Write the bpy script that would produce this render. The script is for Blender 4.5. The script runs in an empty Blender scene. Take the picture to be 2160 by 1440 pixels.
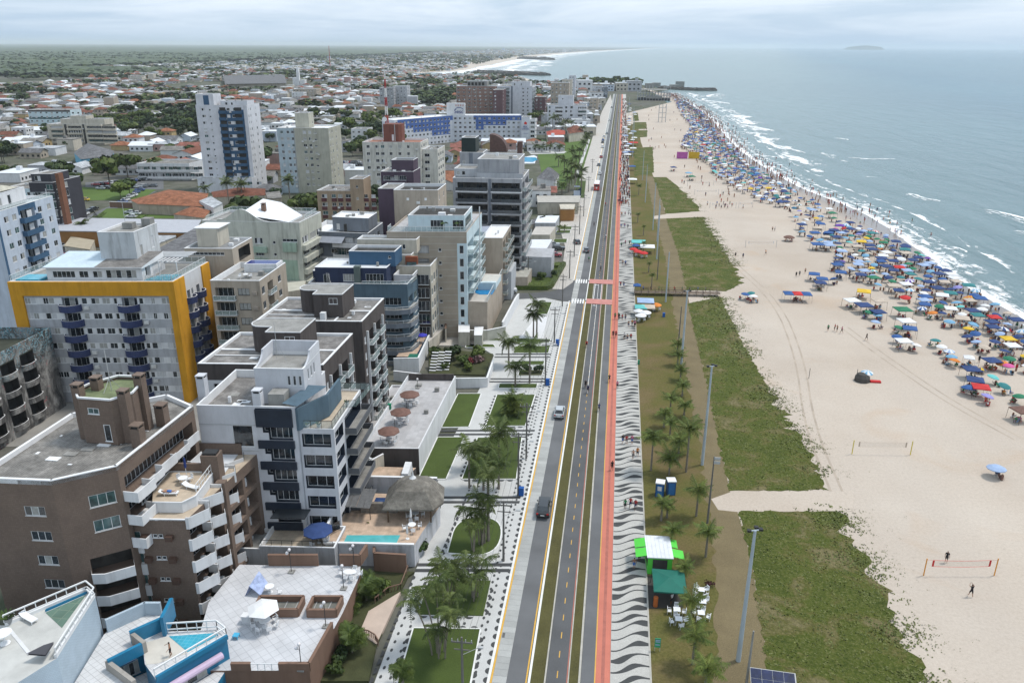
import bpy,bmesh,math,random
from mathutils import Vector,Matrix,noise
COS,SIN,PI,HYP,ATN=math.cos,math.sin,math.pi,math.hypot,math.atan2
RU,RC,RN=random.uniform,random.choice,random.random
random.seed(7)
SC=bpy.context.scene
COL=SC.collection
# ------------------------------------------------------------ camera, world, sun
CAMH=62.0;FPX=1680.0
def _n(a):
 l=math.sqrt(sum(x*x for x in a));return tuple(x/l for x in a)
def _c(a,b):return(a[1]*b[2]-a[2]*b[1],a[2]*b[0]-a[0]*b[2],a[0]*b[1]-a[1]*b[0])
def _ray(u,v):return((u-1080.)/FPX,-(v-720.)/FPX,-1.)
_up=_n(_c(_ray(2160,101.73),_ray(0,89.63)))
if _up[1]<0:_up=tuple(-x for x in _up)
_Y=_n(_ray(1316,97));_X=_n(_c(_Y,_up));_Z=_up
def at(u,v,h=0.0):
 """the place (metres) that the photo shows at pixel u,v if it stands h above the ground"""
 r=_ray(u,v);d=[sum(a*b for a,b in zip(r,q))for q in(_X,_Y,_Z)]
 t=(h-CAMH)/d[2];return(d[0]*t,d[1]*t,h)
cam=bpy.data.cameras.new('camera');camo=bpy.data.objects.new('camera',cam);COL.objects.link(camo)
cam.sensor_width=36;cam.lens=36*FPX/2160.;cam.clip_start=1;cam.clip_end=120000
M=Matrix((_X,_Y,_Z)).to_4x4();M.translation=(0,0,CAMH);camo.matrix_world=M
SC.camera=camo
w=bpy.data.worlds.new('World');SC.world=w;w.use_nodes=True
nt=w.node_tree;N=nt.nodes;L=nt.links;N.clear()
SUN_EL,SUN_AZ=math.radians(62),math.radians(60)
sky=N.new('ShaderNodeTexSky');sky.sky_type='NISHITA';sky.sun_disc=False
sky.sun_elevation=SUN_EL;sky.sun_rotation=SUN_AZ;sky.altitude=60;sky.dust_density=2.0;sky.ozone_density=1.5
bg=N.new('ShaderNodeBackground');bg.inputs[1].default_value=0.118
out=N.new('ShaderNodeOutputWorld')
tc=N.new('ShaderNodeTexCoord');sep=N.new('ShaderNodeSeparateXYZ');L.new(tc.outputs['Generated'],sep.inputs[0])
# cloud deck: direction divided by height gives a flat layer seen in perspective
mz=N.new('ShaderNodeMath');mz.operation='MAXIMUM';mz.inputs[1].default_value=0.0;L.new(sep.outputs[2],mz.inputs[0])
ad=N.new('ShaderNodeMath');ad.operation='ADD';ad.inputs[1].default_value=0.10;L.new(mz.outputs[0],ad.inputs[0])
cx=N.new('ShaderNodeMath');cx.operation='DIVIDE';L.new(sep.outputs[0],cx.inputs[0]);L.new(ad.outputs[0],cx.inputs[1])
cy=N.new('ShaderNodeMath');cy.operation='DIVIDE';L.new(sep.outputs[1],cy.inputs[0]);L.new(ad.outputs[0],cy.inputs[1])
cb=N.new('ShaderNodeCombineXYZ');L.new(cx.outputs[0],cb.inputs[0]);L.new(cy.outputs[0],cb.inputs[1])
cn=N.new('ShaderNodeTexNoise');cn.inputs['Scale'].default_value=0.42;cn.inputs['Detail'].default_value=8;cn.inputs['Roughness'].default_value=.58;cn.inputs['Distortion'].default_value=.4
L.new(cb.outputs[0],cn.inputs['Vector'])
cr=N.new('ShaderNodeValToRGB');cr.color_ramp.elements[0].position=.42;cr.color_ramp.elements[1].position=.60
cr.color_ramp.elements[0].color=(.20,.20,.20,1);cr.color_ramp.elements[1].color=(1,1,1,1);L.new(cn.outputs[0],cr.inputs[0])
cc=N.new('ShaderNodeValToRGB');cc.color_ramp.elements[0].position=.42;cc.color_ramp.elements[1].position=.72
cc.color_ramp.elements[0].color=(8.3,9.0,9.7,1);cc.color_ramp.elements[1].color=(6.9,7.9,9.0,1);L.new(cn.outputs[0],cc.inputs[0])
# near the horizon the layer thins into pale blue
hr=N.new('ShaderNodeMapRange');hr.inputs[1].default_value=0.0;hr.inputs[2].default_value=0.045;hr.inputs[3].default_value=.25;hr.inputs[4].default_value=1.0;L.new(sep.outputs[2],hr.inputs[0])
mm=N.new('ShaderNodeMath');mm.operation='MULTIPLY';L.new(cr.outputs[0],mm.inputs[0]);L.new(hr.outputs[0],mm.inputs[1])
base=N.new('ShaderNodeMix');base.data_type='RGBA';base.inputs[0].default_value=.70
L.new(sky.outputs[0],base.inputs[6]);base.inputs[7].default_value=(4.8,6.7,9.0,1)
mx=N.new('ShaderNodeMix');mx.data_type='RGBA';L.new(mm.outputs[0],mx.inputs[0]);L.new(base.outputs[2],mx.inputs[6]);L.new(cc.outputs[0],mx.inputs[7])
L.new(mx.outputs[2],bg.inputs[0]);L.new(bg.outputs[0],out.inputs[0])
sl=bpy.data.lights.new('sun','SUN');sl.energy=2.75;sl.angle=math.radians(10);sl.color=(1,.95,.88)
so=bpy.data.objects.new('sun',sl);COL.objects.link(so)
sd=Vector((SIN(SUN_AZ)*COS(SUN_EL),COS(SUN_AZ)*COS(SUN_EL),SIN(SUN_EL)))
so.rotation_euler=(-sd).to_track_quat('-Z','Y').to_euler();so.location=(0,0,58)
vs=SC.view_settings;vs.view_transform='Standard';vs.look='None';vs.gamma=1;vs.use_curve_mapping=False;vs.exposure=-0.02
SC.cycles.max_bounces=5;SC.cycles.diffuse_bounces=2;SC.cycles.glossy_bounces=2;SC.cycles.transparent_max_bounces=10
SC.cycles.volume_bounces=1;SC.cycles.caustics_reflective=False;SC.cycles.caustics_refractive=False
# ------------------------------------------------------------ materials
MATS={}
def _nodes(name):
 m=bpy.data.materials.new(name);m.use_nodes=True;t=m.node_tree;t.nodes.clear()
 o=t.nodes.new('ShaderNodeOutputMaterial');b=t.nodes.new('ShaderNodeBsdfPrincipled');t.links.new(b.outputs[0],o.inputs[0])
 return m,t,b
def pos(t,scale=(1,1,1)):
 g=t.nodes.new('ShaderNodeNewGeometry');mp=t.nodes.new('ShaderNodeMapping');mp.inputs['Scale'].default_value=scale
 t.links.new(g.outputs['Position'],mp.inputs['Vector']);return mp.outputs[0]
def tnoise(t,vec,scale,detail=4,rough=.55,dist=0):
 n=t.nodes.new('ShaderNodeTexNoise');n.inputs['Scale'].default_value=scale;n.inputs['Detail'].default_value=detail
 n.inputs['Roughness'].default_value=rough;n.inputs['Distortion'].default_value=dist;t.links.new(vec,n.inputs['Vector']);return n.outputs[0]
def ramp(t,fac,stops):
 r=t.nodes.new('ShaderNodeValToRGB');e=r.color_ramp.elements
 e[0].position=stops[0][0];e[0].color=(*stops[0][1],1);e[1].position=stops[1][0];e[1].color=(*stops[1][1],1)
 for p,c in stops[2:]:x=e.new(p);x.color=(*c,1)
 t.links.new(fac,r.inputs[0]);return r.outputs[0]
def mixc(t,fac,a,b,mode='MIX'):
 m=t.nodes.new('ShaderNodeMix');m.data_type='RGBA';m.blend_type=mode
 if isinstance(fac,(int,float)):m.inputs[0].default_value=fac
 else:t.links.new(fac,m.inputs[0])
 for i,x in((6,a),(7,b)):
  if isinstance(x,tuple):m.inputs[i].default_value=(*x[:3],1)
  else:t.links.new(x,m.inputs[i])
 return m.outputs[2]
def bump(t,b,h,strength,dist=.05):
 n=t.nodes.new('ShaderNodeBump');n.inputs['Strength'].default_value=strength;n.inputs['Distance'].default_value=dist
 t.links.new(h,n.inputs['Height']);t.links.new(n.outputs[0],b.inputs['Normal'])
def mat(name,col,rough=.85,var=.10,scale=.6,grime=0.,bmp=0.,spec=.3,metal=0.,fine=0.0,coat=0.):
 if name in MATS:return MATS[name]
 m,t,b=_nodes(name);p=pos(t)
 n=tnoise(t,p,scale,5)
 lo=tuple(c*(1-var)for c in col);hi=tuple(min(1,c*(1+var))for c in col)
 c=ramp(t,n,[(.32,lo),(.68,hi)])
 if grime>0:
  g=tnoise(t,pos(t,(1,1,.13)),1.1,5,.65)
  gm=ramp(t,g,[(.48,(0,0,0)),(.72,(1,1,1))])
  mu=t.nodes.new('ShaderNodeMath');mu.operation='MULTIPLY';mu.inputs[1].default_value=grime;t.links.new(gm,mu.inputs[0])
  c=mixc(t,mu.outputs[0],c,tuple(x*.42 for x in(col[0],col[1]*.97,col[2]*.92)))
 if fine>0:
  f=tnoise(t,p,9,3,.7);c=mixc(t,fine,c,ramp(t,f,[(.3,tuple(x*.5 for x in col)),(.7,tuple(min(1,x*1.5)for x in col))]))
 t.links.new(c,b.inputs['Base Color']);b.inputs['Roughness'].default_value=rough;b.inputs['Metallic'].default_value=metal
 b.inputs['Specular IOR Level'].default_value=spec
 if coat:b.inputs['Coat Weight'].default_value=coat;b.inputs['Coat Roughness'].default_value=.08
 if bmp>0:bump(t,b,tnoise(t,p,6,4),bmp,.03)
 MATS[name]=m;return m
def glass(name,col,rough=.08,spec=.8):
 if name in MATS:return MATS[name]
 m,t,b=_nodes(name)
 n=tnoise(t,pos(t),.9,2);t.links.new(ramp(t,n,[(.35,tuple(x*.5 for x in col)),(.65,tuple(x*1.5 for x in col))]),b.inputs['Base Color'])
 b.inputs['Roughness'].default_value=rough;b.inputs['Specular IOR Level'].default_value=spec
 MATS[name]=m;return m
def clear(name,col,alpha):
 if name in MATS:return MATS[name]
 m,t,b=_nodes(name);b.inputs['Base Color'].default_value=(*col,1);b.inputs['Roughness'].default_value=.1;b.inputs['Alpha'].default_value=alpha
 MATS[name]=m;return m
def corr(name,col,axis=0,pitch=1.1,dirt=(.05,.05,.045)):
 """weathered corrugated fibre-cement or clay roofing"""
 if name in MATS:return MATS[name]
 m,t,b=_nodes(name)
 wv=t.nodes.new('ShaderNodeTexWave');wv.bands_direction='XY'[axis];wv.inputs['Scale'].default_value=pitch;wv.inputs['Distortion'].default_value=.25;wv.inputs['Detail'].default_value=1
 t.links.new(pos(t),wv.inputs['Vector'])
 n=tnoise(t,pos(t),.5,6,.75);c=ramp(t,n,[(.34,tuple(x*.5 for x in col)),(.5,col),(.66,tuple(min(1,x*1.75)for x in col))])
 st=tnoise(t,pos(t,(1,1,1)),3.,4,.75);c=mixc(t,ramp(t,st,[(.5,(0,0,0)),(.8,(.75,.75,.75))]),c,dirt)
 c=mixc(t,.28,c,ramp(t,wv.outputs[0],[(.0,tuple(x*.4 for x in col)),(1,tuple(min(1,x*1.2)for x in col))]))
 t.links.new(c,b.inputs['Base Color']);b.inputs['Roughness'].default_value=.9;b.inputs['Specular IOR Level'].default_value=.15
 bump(t,b,wv.outputs[0],.5,.06);MATS[name]=m;return m
def tiles(name,col,joint,sx=1.,sy=1.,mortar=.03,rot=0.,axis='xy',rough=.6,var=.12,offset=0.):
 if name in MATS:return MATS[name]
 m,t,b=_nodes(name)
 g=t.nodes.new('ShaderNodeNewGeometry');mp=t.nodes.new('ShaderNodeMapping');mp.inputs['Rotation'].default_value=(0,0,rot)
 t.links.new(g.outputs['Position'],mp.inputs['Vector']);v=mp.outputs[0]
 if axis!='xy':
  s=t.nodes.new('ShaderNodeSeparateXYZ');c_=t.nodes.new('ShaderNodeCombineXYZ');t.links.new(v,s.inputs[0])
  a=t.nodes.new('ShaderNodeMath');a.operation='ADD';t.links.new(s.outputs[0],a.inputs[0]);t.links.new(s.outputs[1],a.inputs[1])
  t.links.new(a.outputs[0],c_.inputs[0]);t.links.new(s.outputs[2],c_.inputs[1]);v=c_.outputs[0]
 br=t.nodes.new('ShaderNodeTexBrick');br.offset=offset;br.inputs['Scale'].default_value=1;br.inputs['Mortar Size'].default_value=mortar
 br.inputs['Brick Width'].default_value=sx;br.inputs['Row Height'].default_value=sy;br.inputs['Mortar Smooth'].default_value=.3
 br.inputs['Color1'].default_value=(*tuple(x*(1-var)for x in col),1);br.inputs['Color2'].default_value=(*tuple(min(1,x*(1+var))for x in col),1);br.inputs['Mortar'].default_value=(*joint,1)
 t.links.new(v,br.inputs['Vector'])
 c=mixc(t,.3,br.outputs[0],ramp(t,tnoise(t,pos(t),.35,5),[(.35,tuple(x*.6 for x in col)),(.65,tuple(min(1,x*1.15)for x in col))]))
 t.links.new(c,b.inputs['Base Color']);b.inputs['Roughness'].default_value=rough;b.inputs['Specular IOR Level'].default_value=.3
 MATS[name]=m;return m
def leafmat(name,a,bc,trans=.25,scale=.35):
 if name in MATS:return MATS[name]
 m,t,b=_nodes(name)
 oi=t.nodes.new('ShaderNodeObjectInfo')
 n=tnoise(t,pos(t),scale,4,.6);c=ramp(t,n,[(.33,a),(.67,bc)])
 n2=tnoise(t,pos(t),4,2,.6);c=mixc(t,.35,c,ramp(t,n2,[(.35,tuple(x*.45 for x in a)),(.7,tuple(x*1.35 for x in bc))]))
 hs=t.nodes.new('ShaderNodeHueSaturation');mr=t.nodes.new('ShaderNodeMapRange');mr.inputs[3].default_value=.72;mr.inputs[4].default_value=1.25
 t.links.new(oi.outputs['Random'],mr.inputs[0]);t.links.new(mr.outputs[0],hs.inputs['Value']);t.links.new(c,hs.inputs['Color'])
 t.links.new(hs.outputs[0],b.inputs['Base Color']);b.inputs['Roughness'].default_value=.6;b.inputs['Specular IOR Level'].default_value=.25
 MATS[name]=m;return m
 # ------------------------------------------------------------ mesh building
class MB:
 def __init__(s):s.v=[];s.f=[];s.m=[]
 def quad(s,a,b,c,d,mi=0):
  k=len(s.v);s.v+=[a,b,c,d];s.f.append((k,k+1,k+2,k+3));s.m.append(mi)
 def poly(s,pts,mi=0):
  k=len(s.v);s.v+=list(pts);s.f.append(tuple(range(k,k+len(pts))));s.m.append(mi)
 def box(s,x0,y0,z0,x1,y1,z1,mi=0,f=None,skip=''):
  c=[(x0,y0,z0),(x1,y0,z0),(x1,y1,z0),(x0,y1,z0),(x0,y0,z1),(x1,y0,z1),(x1,y1,z1),(x0,y1,z1)]
  if f:c=[f(*p)for p in c]
  k=len(s.v);s.v+=c
  for n,q in(('b',(0,3,2,1)),('t',(4,5,6,7)),('f',(0,1,5,4)),('r',(1,2,6,5)),('k',(2,3,7,6)),('l',(3,0,4,7))):
   if n in skip:continue
   s.f.append(tuple(k+i for i in q));s.m.append(mi)
 def prism(s,pts,z0,z1,mi=0,top=True,bot=False,mt=None):
  k=len(s.v);n=len(pts)
  s.v+=[(p[0],p[1],z0)for p in pts]+[(p[0],p[1],z1)for p in pts]
  for i in range(n):
   j=(i+1)%n;s.f.append((k+i,k+j,k+n+j,k+n+i));s.m.append(mi)
  if top:s.f.append(tuple(k+n+i for i in range(n)));s.m.append(mi if mt is None else mt)
  if bot:s.f.append(tuple(k+n-1-i for i in range(n)));s.m.append(mi)
 def tube(s,p,q,r0,r1=None,n=6,mi=0,caps=True):
  r1=r0 if r1 is None else r1
  p=Vector(p);q=Vector(q);d=(q-p)
  if d.length<1e-6:return
  d.normalize();a=d.orthogonal().normalized();b=d.cross(a);k=len(s.v)
  for c,r in((p,r0),(q,r1)):
   for i in range(n):
    t=2*PI*i/n;s.v.append(tuple(c+a*COS(t)*r+b*SIN(t)*r))
  for i in range(n):
   j=(i+1)%n;s.f.append((k+i,k+j,k+n+j,k+n+i));s.m.append(mi)
  if caps:
   s.f.append(tuple(k+n-1-i for i in range(n)));s.m.append(mi);s.f.append(tuple(k+n+i for i in range(n)));s.m.append(mi)
 def lathe(s,prof,n=10,c=(0,0),mi=0,cap=True):
  k=len(s.v)
  for r,z in prof:
   for i in range(n):
    t=2*PI*i/n;s.v.append((c[0]+r*COS(t),c[1]+r*SIN(t),z))
  for a in range(len(prof)-1):
   for i in range(n):
    j=(i+1)%n;s.f.append((k+a*n+i,k+a*n+j,k+(a+1)*n+j,k+(a+1)*n+i));s.m.append(mi)
  if cap:s.f.append(tuple(k+(len(prof)-1)*n+i for i in range(n)));s.m.append(mi)
 def strip(s,A,B,mi=0):
  for i in range(len(A)-1):s.quad(A[i],B[i],B[i+1],A[i+1],mi)
 def mesh(s,name,mats,smooth=False):
  me=bpy.data.meshes.new(name);me.from_pydata(s.v,[],s.f)
  if not isinstance(mats,(list,tuple)):mats=[mats]
  for m in mats:me.materials.append(m)
  if len(mats)>1:me.polygons.foreach_set('material_index',s.m)
  if smooth:me.polygons.foreach_set('use_smooth',[True]*len(me.polygons))
  me.update();return me
 def build(s,name,mats,parent=None,loc=(0,0,0),smooth=False,rot=0):
  return link(name,s.mesh(name,mats,smooth),parent,loc,rot)
def link(name,me,parent=None,loc=(0,0,0),rot=0,scale=None):
 o=bpy.data.objects.new(name,me);COL.objects.link(o);o.location=loc
 if rot:o.rotation_euler=(0,0,rot)if isinstance(rot,(int,float))else rot
 if scale:o.scale=scale if isinstance(scale,tuple)else(scale,)*3
 if parent:o.parent=parent
 return o
def tag(o,label=None,cat=None,group=None,kind=None):
 if label:o['label']=label
 if cat:o['category']=cat
 if group:o['group']=group
 if kind:o['kind']=kind
 return o
def empty(name,loc,rz=0,label=None,cat=None,group=None):
 o=bpy.data.objects.new(name,None);COL.objects.link(o);o.location=loc;o.rotation_euler=(0,0,rz);o.empty_display_size=.1
 return tag(o,label,cat,group)
def copy_tree(o,parent=None):
 c=o.copy();COL.objects.link(c);c.parent=parent
 for ch in CH.get(o.name,()):copy_tree(ch,c)
 return c
CH={}
def freeze(root):
 """remember a prototype's children so that it can be copied"""
 for o in bpy.data.objects:
  if o.parent is not None:CH.setdefault(o.parent.name,[])
 def rec(o):
  CH[o.name]=[c for c in bpy.data.objects if c.parent==o]
  for c in CH[o.name]:rec(c)
 rec(root)
def pxs(pts,h=0.0):return[at(u,v,h)for u,v in pts]
def sheet(name,pts,z,m,kind='structure',mz=0):
 b=MB();b.poly([(p[0],p[1],z)for p in pts]);o=b.build(name,m)
 if o.data.polygons[0].normal.z<0:o.data.flip_normals()
 if kind:o['kind']=kind
 return o
 # ------------------------------------------------------------ the land, the sea and the beach
def m_ground():
 m,t,b=_nodes('town_ground')
 n=tnoise(t,pos(t),.012,6,.6);f=tnoise(t,pos(t),.15,5,.65)
 c=ramp(t,n,[(.38,(.13,.125,.115)),(.5,(.10,.11,.07)),(.62,(.05,.075,.03)),(.75,(.17,.15,.12))])
 c=mixc(t,.45,c,ramp(t,f,[(.35,(.045,.05,.035)),(.5,(.12,.115,.10)),(.7,(.22,.20,.175))]))
 t.links.new(c,b.inputs['Base Color']);b.inputs['Roughness'].default_value=.95;b.inputs['Specular IOR Level'].default_value=.1
 return m
def m_sand():
 m,t,b=_nodes('beach_sand')
 g=t.nodes.new('ShaderNodeNewGeometry');s=t.nodes.new('ShaderNodeSeparateXYZ');t.links.new(g.outputs['Position'],s.inputs[0])
 n=tnoise(t,pos(t),.03,6,.6);c=ramp(t,n,[(.3,(.41,.335,.265)),(.5,(.475,.405,.335)),(.7,(.52,.455,.385))])
 f=tnoise(t,pos(t,(1,1.6,1)),.9,6,.72);c=mixc(t,ramp(t,f,[(.55,(0,0,0)),(.78,(.45,.45,.45))]),c,(.27,.22,.17))
 o=tnoise(t,pos(t),.06,3,.5,1.0);c=mixc(t,ramp(t,o,[(.58,(0,0,0)),(.72,(.5,.5,.5))]),c,(.44,.30,.19))
 fp=tnoise(t,pos(t),2.6,4,.8);c=mixc(t,.22,c,ramp(t,fp,[(.35,(.30,.25,.20)),(.6,(.60,.53,.45))]))
 zr=t.nodes.new('ShaderNodeMapRange');zr.inputs[1].default_value=.0;zr.inputs[2].default_value=-.07;t.links.new(s.outputs[2],zr.inputs[0])
 nn=t.nodes.new('ShaderNodeMath');nn.operation='MULTIPLY_ADD';nn.inputs[1].default_value=1.5;nn.inputs[2].default_value=-.75
 t.links.new(tnoise(t,pos(t,(1,.35,1)),.05,4,.55),nn.inputs[0])
 wa=t.nodes.new('ShaderNodeMath');wa.operation='ADD';wa.use_clamp=True;t.links.new(zr.outputs[0],wa.inputs[0]);t.links.new(nn.outputs[0],wa.inputs[1])
 wm=t.nodes.new('ShaderNodeMath');wm.operation='MULTIPLY';t.links.new(wa.outputs[0],wm.inputs[0]);t.links.new(zr.outputs[0],wm.inputs[1])
 ws=t.nodes.new('ShaderNodeMath');ws.operation='POWER';ws.inputs[1].default_value=.6;t.links.new(wm.outputs[0],ws.inputs[0])
 c=mixc(t,ws.outputs[0],c,(.235,.20,.175));t.links.new(c,b.inputs['Base Color'])
 r=t.nodes.new('ShaderNodeMapRange');r.inputs[3].default_value=.95;r.inputs[4].default_value=.12;t.links.new(ws.outputs[0],r.inputs[0]);t.links.new(r.outputs[0],b.inputs['Roughness'])
 b.inputs['Specular IOR Level'].default_value=.35
 bump(t,b,fp,.35,.05);return m
def m_sea():
 m,t,b=_nodes('sea_water')
 p=pos(t,(1,.33,1));n=tnoise(t,p,.0035,5,.6)
 c=ramp(t,n,[(.35,(.022,.10,.14)),(.65,(.045,.145,.18))])
 g=t.nodes.new('ShaderNodeNewGeometry');s=t.nodes.new('ShaderNodeSeparateXYZ');t.links.new(g.outputs['Position'],s.inputs[0])
 # silt stirred up along the beach: distance from the shoreline direction
 sx=t.nodes.new('ShaderNodeMath');sx.operation='MULTIPLY_ADD';sx.inputs[1].default_value=.17;t.links.new(s.outputs[1],sx.inputs[0]);sx.inputs[2].default_value=-35
 d=t.nodes.new('ShaderNodeMath');d.operation='SUBTRACT';t.links.new(s.outputs[0],d.inputs[0]);t.links.new(sx.outputs[0],d.inputs[1])
 r=t.nodes.new('ShaderNodeMapRange');r.inputs[1].default_value=60;r.inputs[2].default_value=330;r.inputs[3].default_value=.55;r.inputs[4].default_value=0;t.links.new(d.outputs[0],r.inputs[0])
 c=mixc(t,r.outputs[0],c,(.20,.26,.225));t.links.new(c,b.inputs['Base Color'])
 b.inputs['Roughness'].default_value=.22;b.inputs['Specular IOR Level'].default_value=.5
 w1=tnoise(t,pos(t,(.75,.22,1)),.10,7,.62,.6);w2=tnoise(t,pos(t,(.6,.3,1)),.55,5,.62,.3)
 a=t.nodes.new('ShaderNodeMath');a.operation='MULTIPLY_ADD';a.inputs[1].default_value=.22;t.links.new(w2,a.inputs[0]);t.links.new(w1,a.inputs[2])
 bump(t,b,a.outputs[0],.85,3.6);return m
def m_foam(name='sea_foam',lo=.46,hi=.60,scale=.35):
 m,t,b=_nodes(name);b.inputs['Base Color'].default_value=(.82,.84,.84,1);b.inputs['Roughness'].default_value=.8
 uv=t.nodes.new('ShaderNodeUVMap');s=t.nodes.new('ShaderNodeSeparateXYZ');t.links.new(uv.outputs[0],s.inputs[0])
 mp=t.nodes.new('ShaderNodeMapping');mp.inputs['Scale'].default_value=(.5,1,1)
 n=tnoise(t,pos(t,(1,.5,1)),scale,7,.68,.8)
 # across the strip 0..1: dense at the leading edge, torn away behind
 r=t.nodes.new('ShaderNodeValToRGB');e=r.color_ramp.elements;e[0].position=0;e[0].color=(0,0,0,1);e[1].position=.10;e[1].color=(1,1,1,1)
 for p_,v in((.25,.66),(.38,.34),(.50,.60),(.62,.28),(.76,.46),(1.,0)):q=e.new(p_);q.color=(v,v,v,1)
 wob=t.nodes.new('ShaderNodeMath');wob.operation='MULTIPLY_ADD';wob.inputs[1].default_value=.34;t.links.new(tnoise(t,pos(t),.045,3,.5),wob.inputs[0])
 sb=t.nodes.new('ShaderNodeMath');sb.operation='SUBTRACT';sb.inputs[1].default_value=.17;t.links.new(s.outputs[1],sb.inputs[0]);t.links.new(sb.outputs[0],wob.inputs[2])
 t.links.new(wob.outputs[0],r.inputs[0])
 ad=t.nodes.new('ShaderNodeMath');ad.operation='MULTIPLY_ADD';ad.inputs[1].default_value=.36;t.links.new(r.outputs[0],ad.inputs[0]);t.links.new(n,ad.inputs[2])
 mr=t.nodes.new('ShaderNodeMapRange');mr.inputs[1].default_value=lo+.18;mr.inputs[2].default_value=hi+.18;t.links.new(ad.outputs[0],mr.inputs[0])
 ed=t.nodes.new('ShaderNodeMath');ed.operation='MULTIPLY';e2=t.nodes.new('ShaderNodeMapRange');e2 .inputs[2].default_value=.12;t.links.new(r.outputs[0],e2 .inputs[0])
 t.links.new(mr.outputs[0],ed.inputs[0]);t.links.new(e2 .outputs[0],ed.inputs[1]);t.links.new(ed.outputs[0],b.inputs['Alpha'])
 return m
def uvgrid(name,rows,z,m,kind='stuff'):
 """rows: list of lists of (x,y,u,v)"""
 b=MB();uv=[]
 for i in range(len(rows)-1):
  for j in range(len(rows[0])-1):
   q=[rows[i][j],rows[i][j+1],rows[i+1][j+1],rows[i+1][j]]
   b.quad(*[(p[0],p[1],p[4]if len(p)>4 else z)for p in q]);uv+=[(p[2],p[3])for p in q]
 me=b.mesh(name,m);l=me.uv_layers.new(name='UVMap')
 for i,x in enumerate(uv):l.data[i].uv=x
 o=link(name,me);o['kind']=kind;return o
def offs(pts,d):
 r=[]
 for i,p in enumerate(pts):
  a=pts[max(0,i-1)];c=pts[min(len(pts)-1,i+1)]
  t=Vector((c[0]-a[0],c[1]-a[1])).normalized();r.append((p[0]+t.y*d,p[1]-t.x*d))
 return r
def resample(pts,step):
 r=[pts[0][:2]]
 for a,b in zip(pts,pts[1:]):
  L_=HYP(b[0]-a[0],b[1]-a[1]);k=max(1,int(L_/step))
  for i in range(1,k+1):r.append((a[0]+(b[0]-a[0])*i/k,a[1]+(b[1]-a[1])*i/k))
 return r
def smooth(pts,it=2):
 for _ in range(it):
  q=[pts[0]]
  for a,b in zip(pts,pts[1:]):q+=[(a[0]*.75+b[0]*.25,a[1]*.75+b[1]*.25),(a[0]*.25+b[0]*.75,a[1]*.25+b[1]*.75)]
  pts=q+[pts[-1]]
 return pts
SHORE=smooth(pxs([(2700,985),(2400,805),(2157,660),(2095,628),(2000,572),(1970,540),(1895,490),(1845,455),(1780,427),(1705,400),(1660,377),(1619,352),(1578,327),(1536,288),(1505,250),(1475,228),(1433,206),(1418,196)]),2)
COAST=pxs([(1412,190),(1380,184),(1345,177),(1290,173),(1230,172),(1200,173),(1158,177),(1128,172),(1100,163),(1040,160),(960,161),(900,161),(868,159.5),(866,156),(900,153),(950,151),(985,147),(1000,142),(1030,137.5),(1064,130),(1125,119.6),(1200,112.4),(1250,108.8),(1300,106),(1375,102.6),(1420,101.2),(1480,100.2)])
M_GROUND=m_ground();M_SAND=m_sand();M_SEA=m_sea();M_FOAM=m_foam()
FAR=58000
land=[(44.,-400.)]+[(p[0]-12,p[1])for p in offs(SHORE,-14)]+[p[:2]for p in COAST]+[(COAST[-1][0]-200,FAR),(-FAR,FAR),(-FAR,-400)]
sheet('ground',land,-.03,M_GROUND)
sheet('sea',[(-FAR-500,-500),(FAR+500,-500),(FAR+500,FAR+500),(-FAR-500,FAR+500)],-.16,M_SEA)
# beach: flat dry sand, then a slope that runs down under the sea
ins=offs(SHORE,-17);inn=offs(SHORE,-5);outp=offs(SHORE,45)
b=MB();left=[(5.8,p[1])for p in ins]
k=[(5.8,30.)]+[(5.8,1000.),(40,1150)]
b.poly([(5.8,20,-.006)]+[(p[0],p[1],-.006)for p in ins]+[(COAST[1][0]-20,COAST[1][1]-10,-.006),(60,1000,-.006),(5.8,820,-.006)])
for A_,B_,za,zb in((ins,inn,-.006,-.07),(inn,SHORE,-.07,-.12),(SHORE,outp,-.12,-1.8)):
 b.strip([(p[0],p[1],za)for p in A_],[(p[0],p[1],zb)for p in B_])
o=b.build('beach_sand',M_SAND,smooth=False);o['kind']='structure'
bm=bmesh.new();bm.from_mesh(o.data);bmesh.ops.remove_doubles(bm,verts=bm.verts,dist=.01);bmesh.ops.recalc_face_normals(bm,faces=bm.faces)
if sum(f.normal.z for f in bm.faces)<0:bmesh.ops.reverse_faces(bm,faces=bm.faces)
bm.to_mesh(o.data);bm.free()
def foamstrip(line,d0,d1,z,m=M_FOAM,step=12,taper=False,name='surf_foam'):
 ln=resample(line,step);K=7;rows=[];acc=0
 for i,p in enumerate(ln):
  a=ln[max(0,i-1)];c=ln[min(len(ln)-1,i+1)];t=Vector((c[0]-a[0],c[1]-a[1])).normalized()
  if i:acc+=HYP(p[0]-ln[i-1][0],p[1]-ln[i-1][1])
  s=1. if not taper else SIN(PI*(i+.2)/(len(ln)-.6))**.6
  mid=(d0+d1)/2;rows.append([(p[0]+t.y*(mid+(d0-mid+(d1-d0)*j/K)*s),p[1]-t.x*(mid+(d0-mid+(d1-d0)*j/K)*s),acc*.02,j/K)for j in range(K+1)])
 return uvgrid(name,rows,z,m)
foamstrip(SHORE,-3.0,13,-.10)
M_FOAM2=m_foam('sea_foam_torn',.63,.72,.10)
foamstrip(SHORE,16,34,-.11,M_FOAM2)
n_s=len(SHORE)
foamstrip(SHORE[int(n_s*.62):],18,80,-.10,m_foam('sea_foam_wide',.61,.70,.05),step=25)
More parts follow.
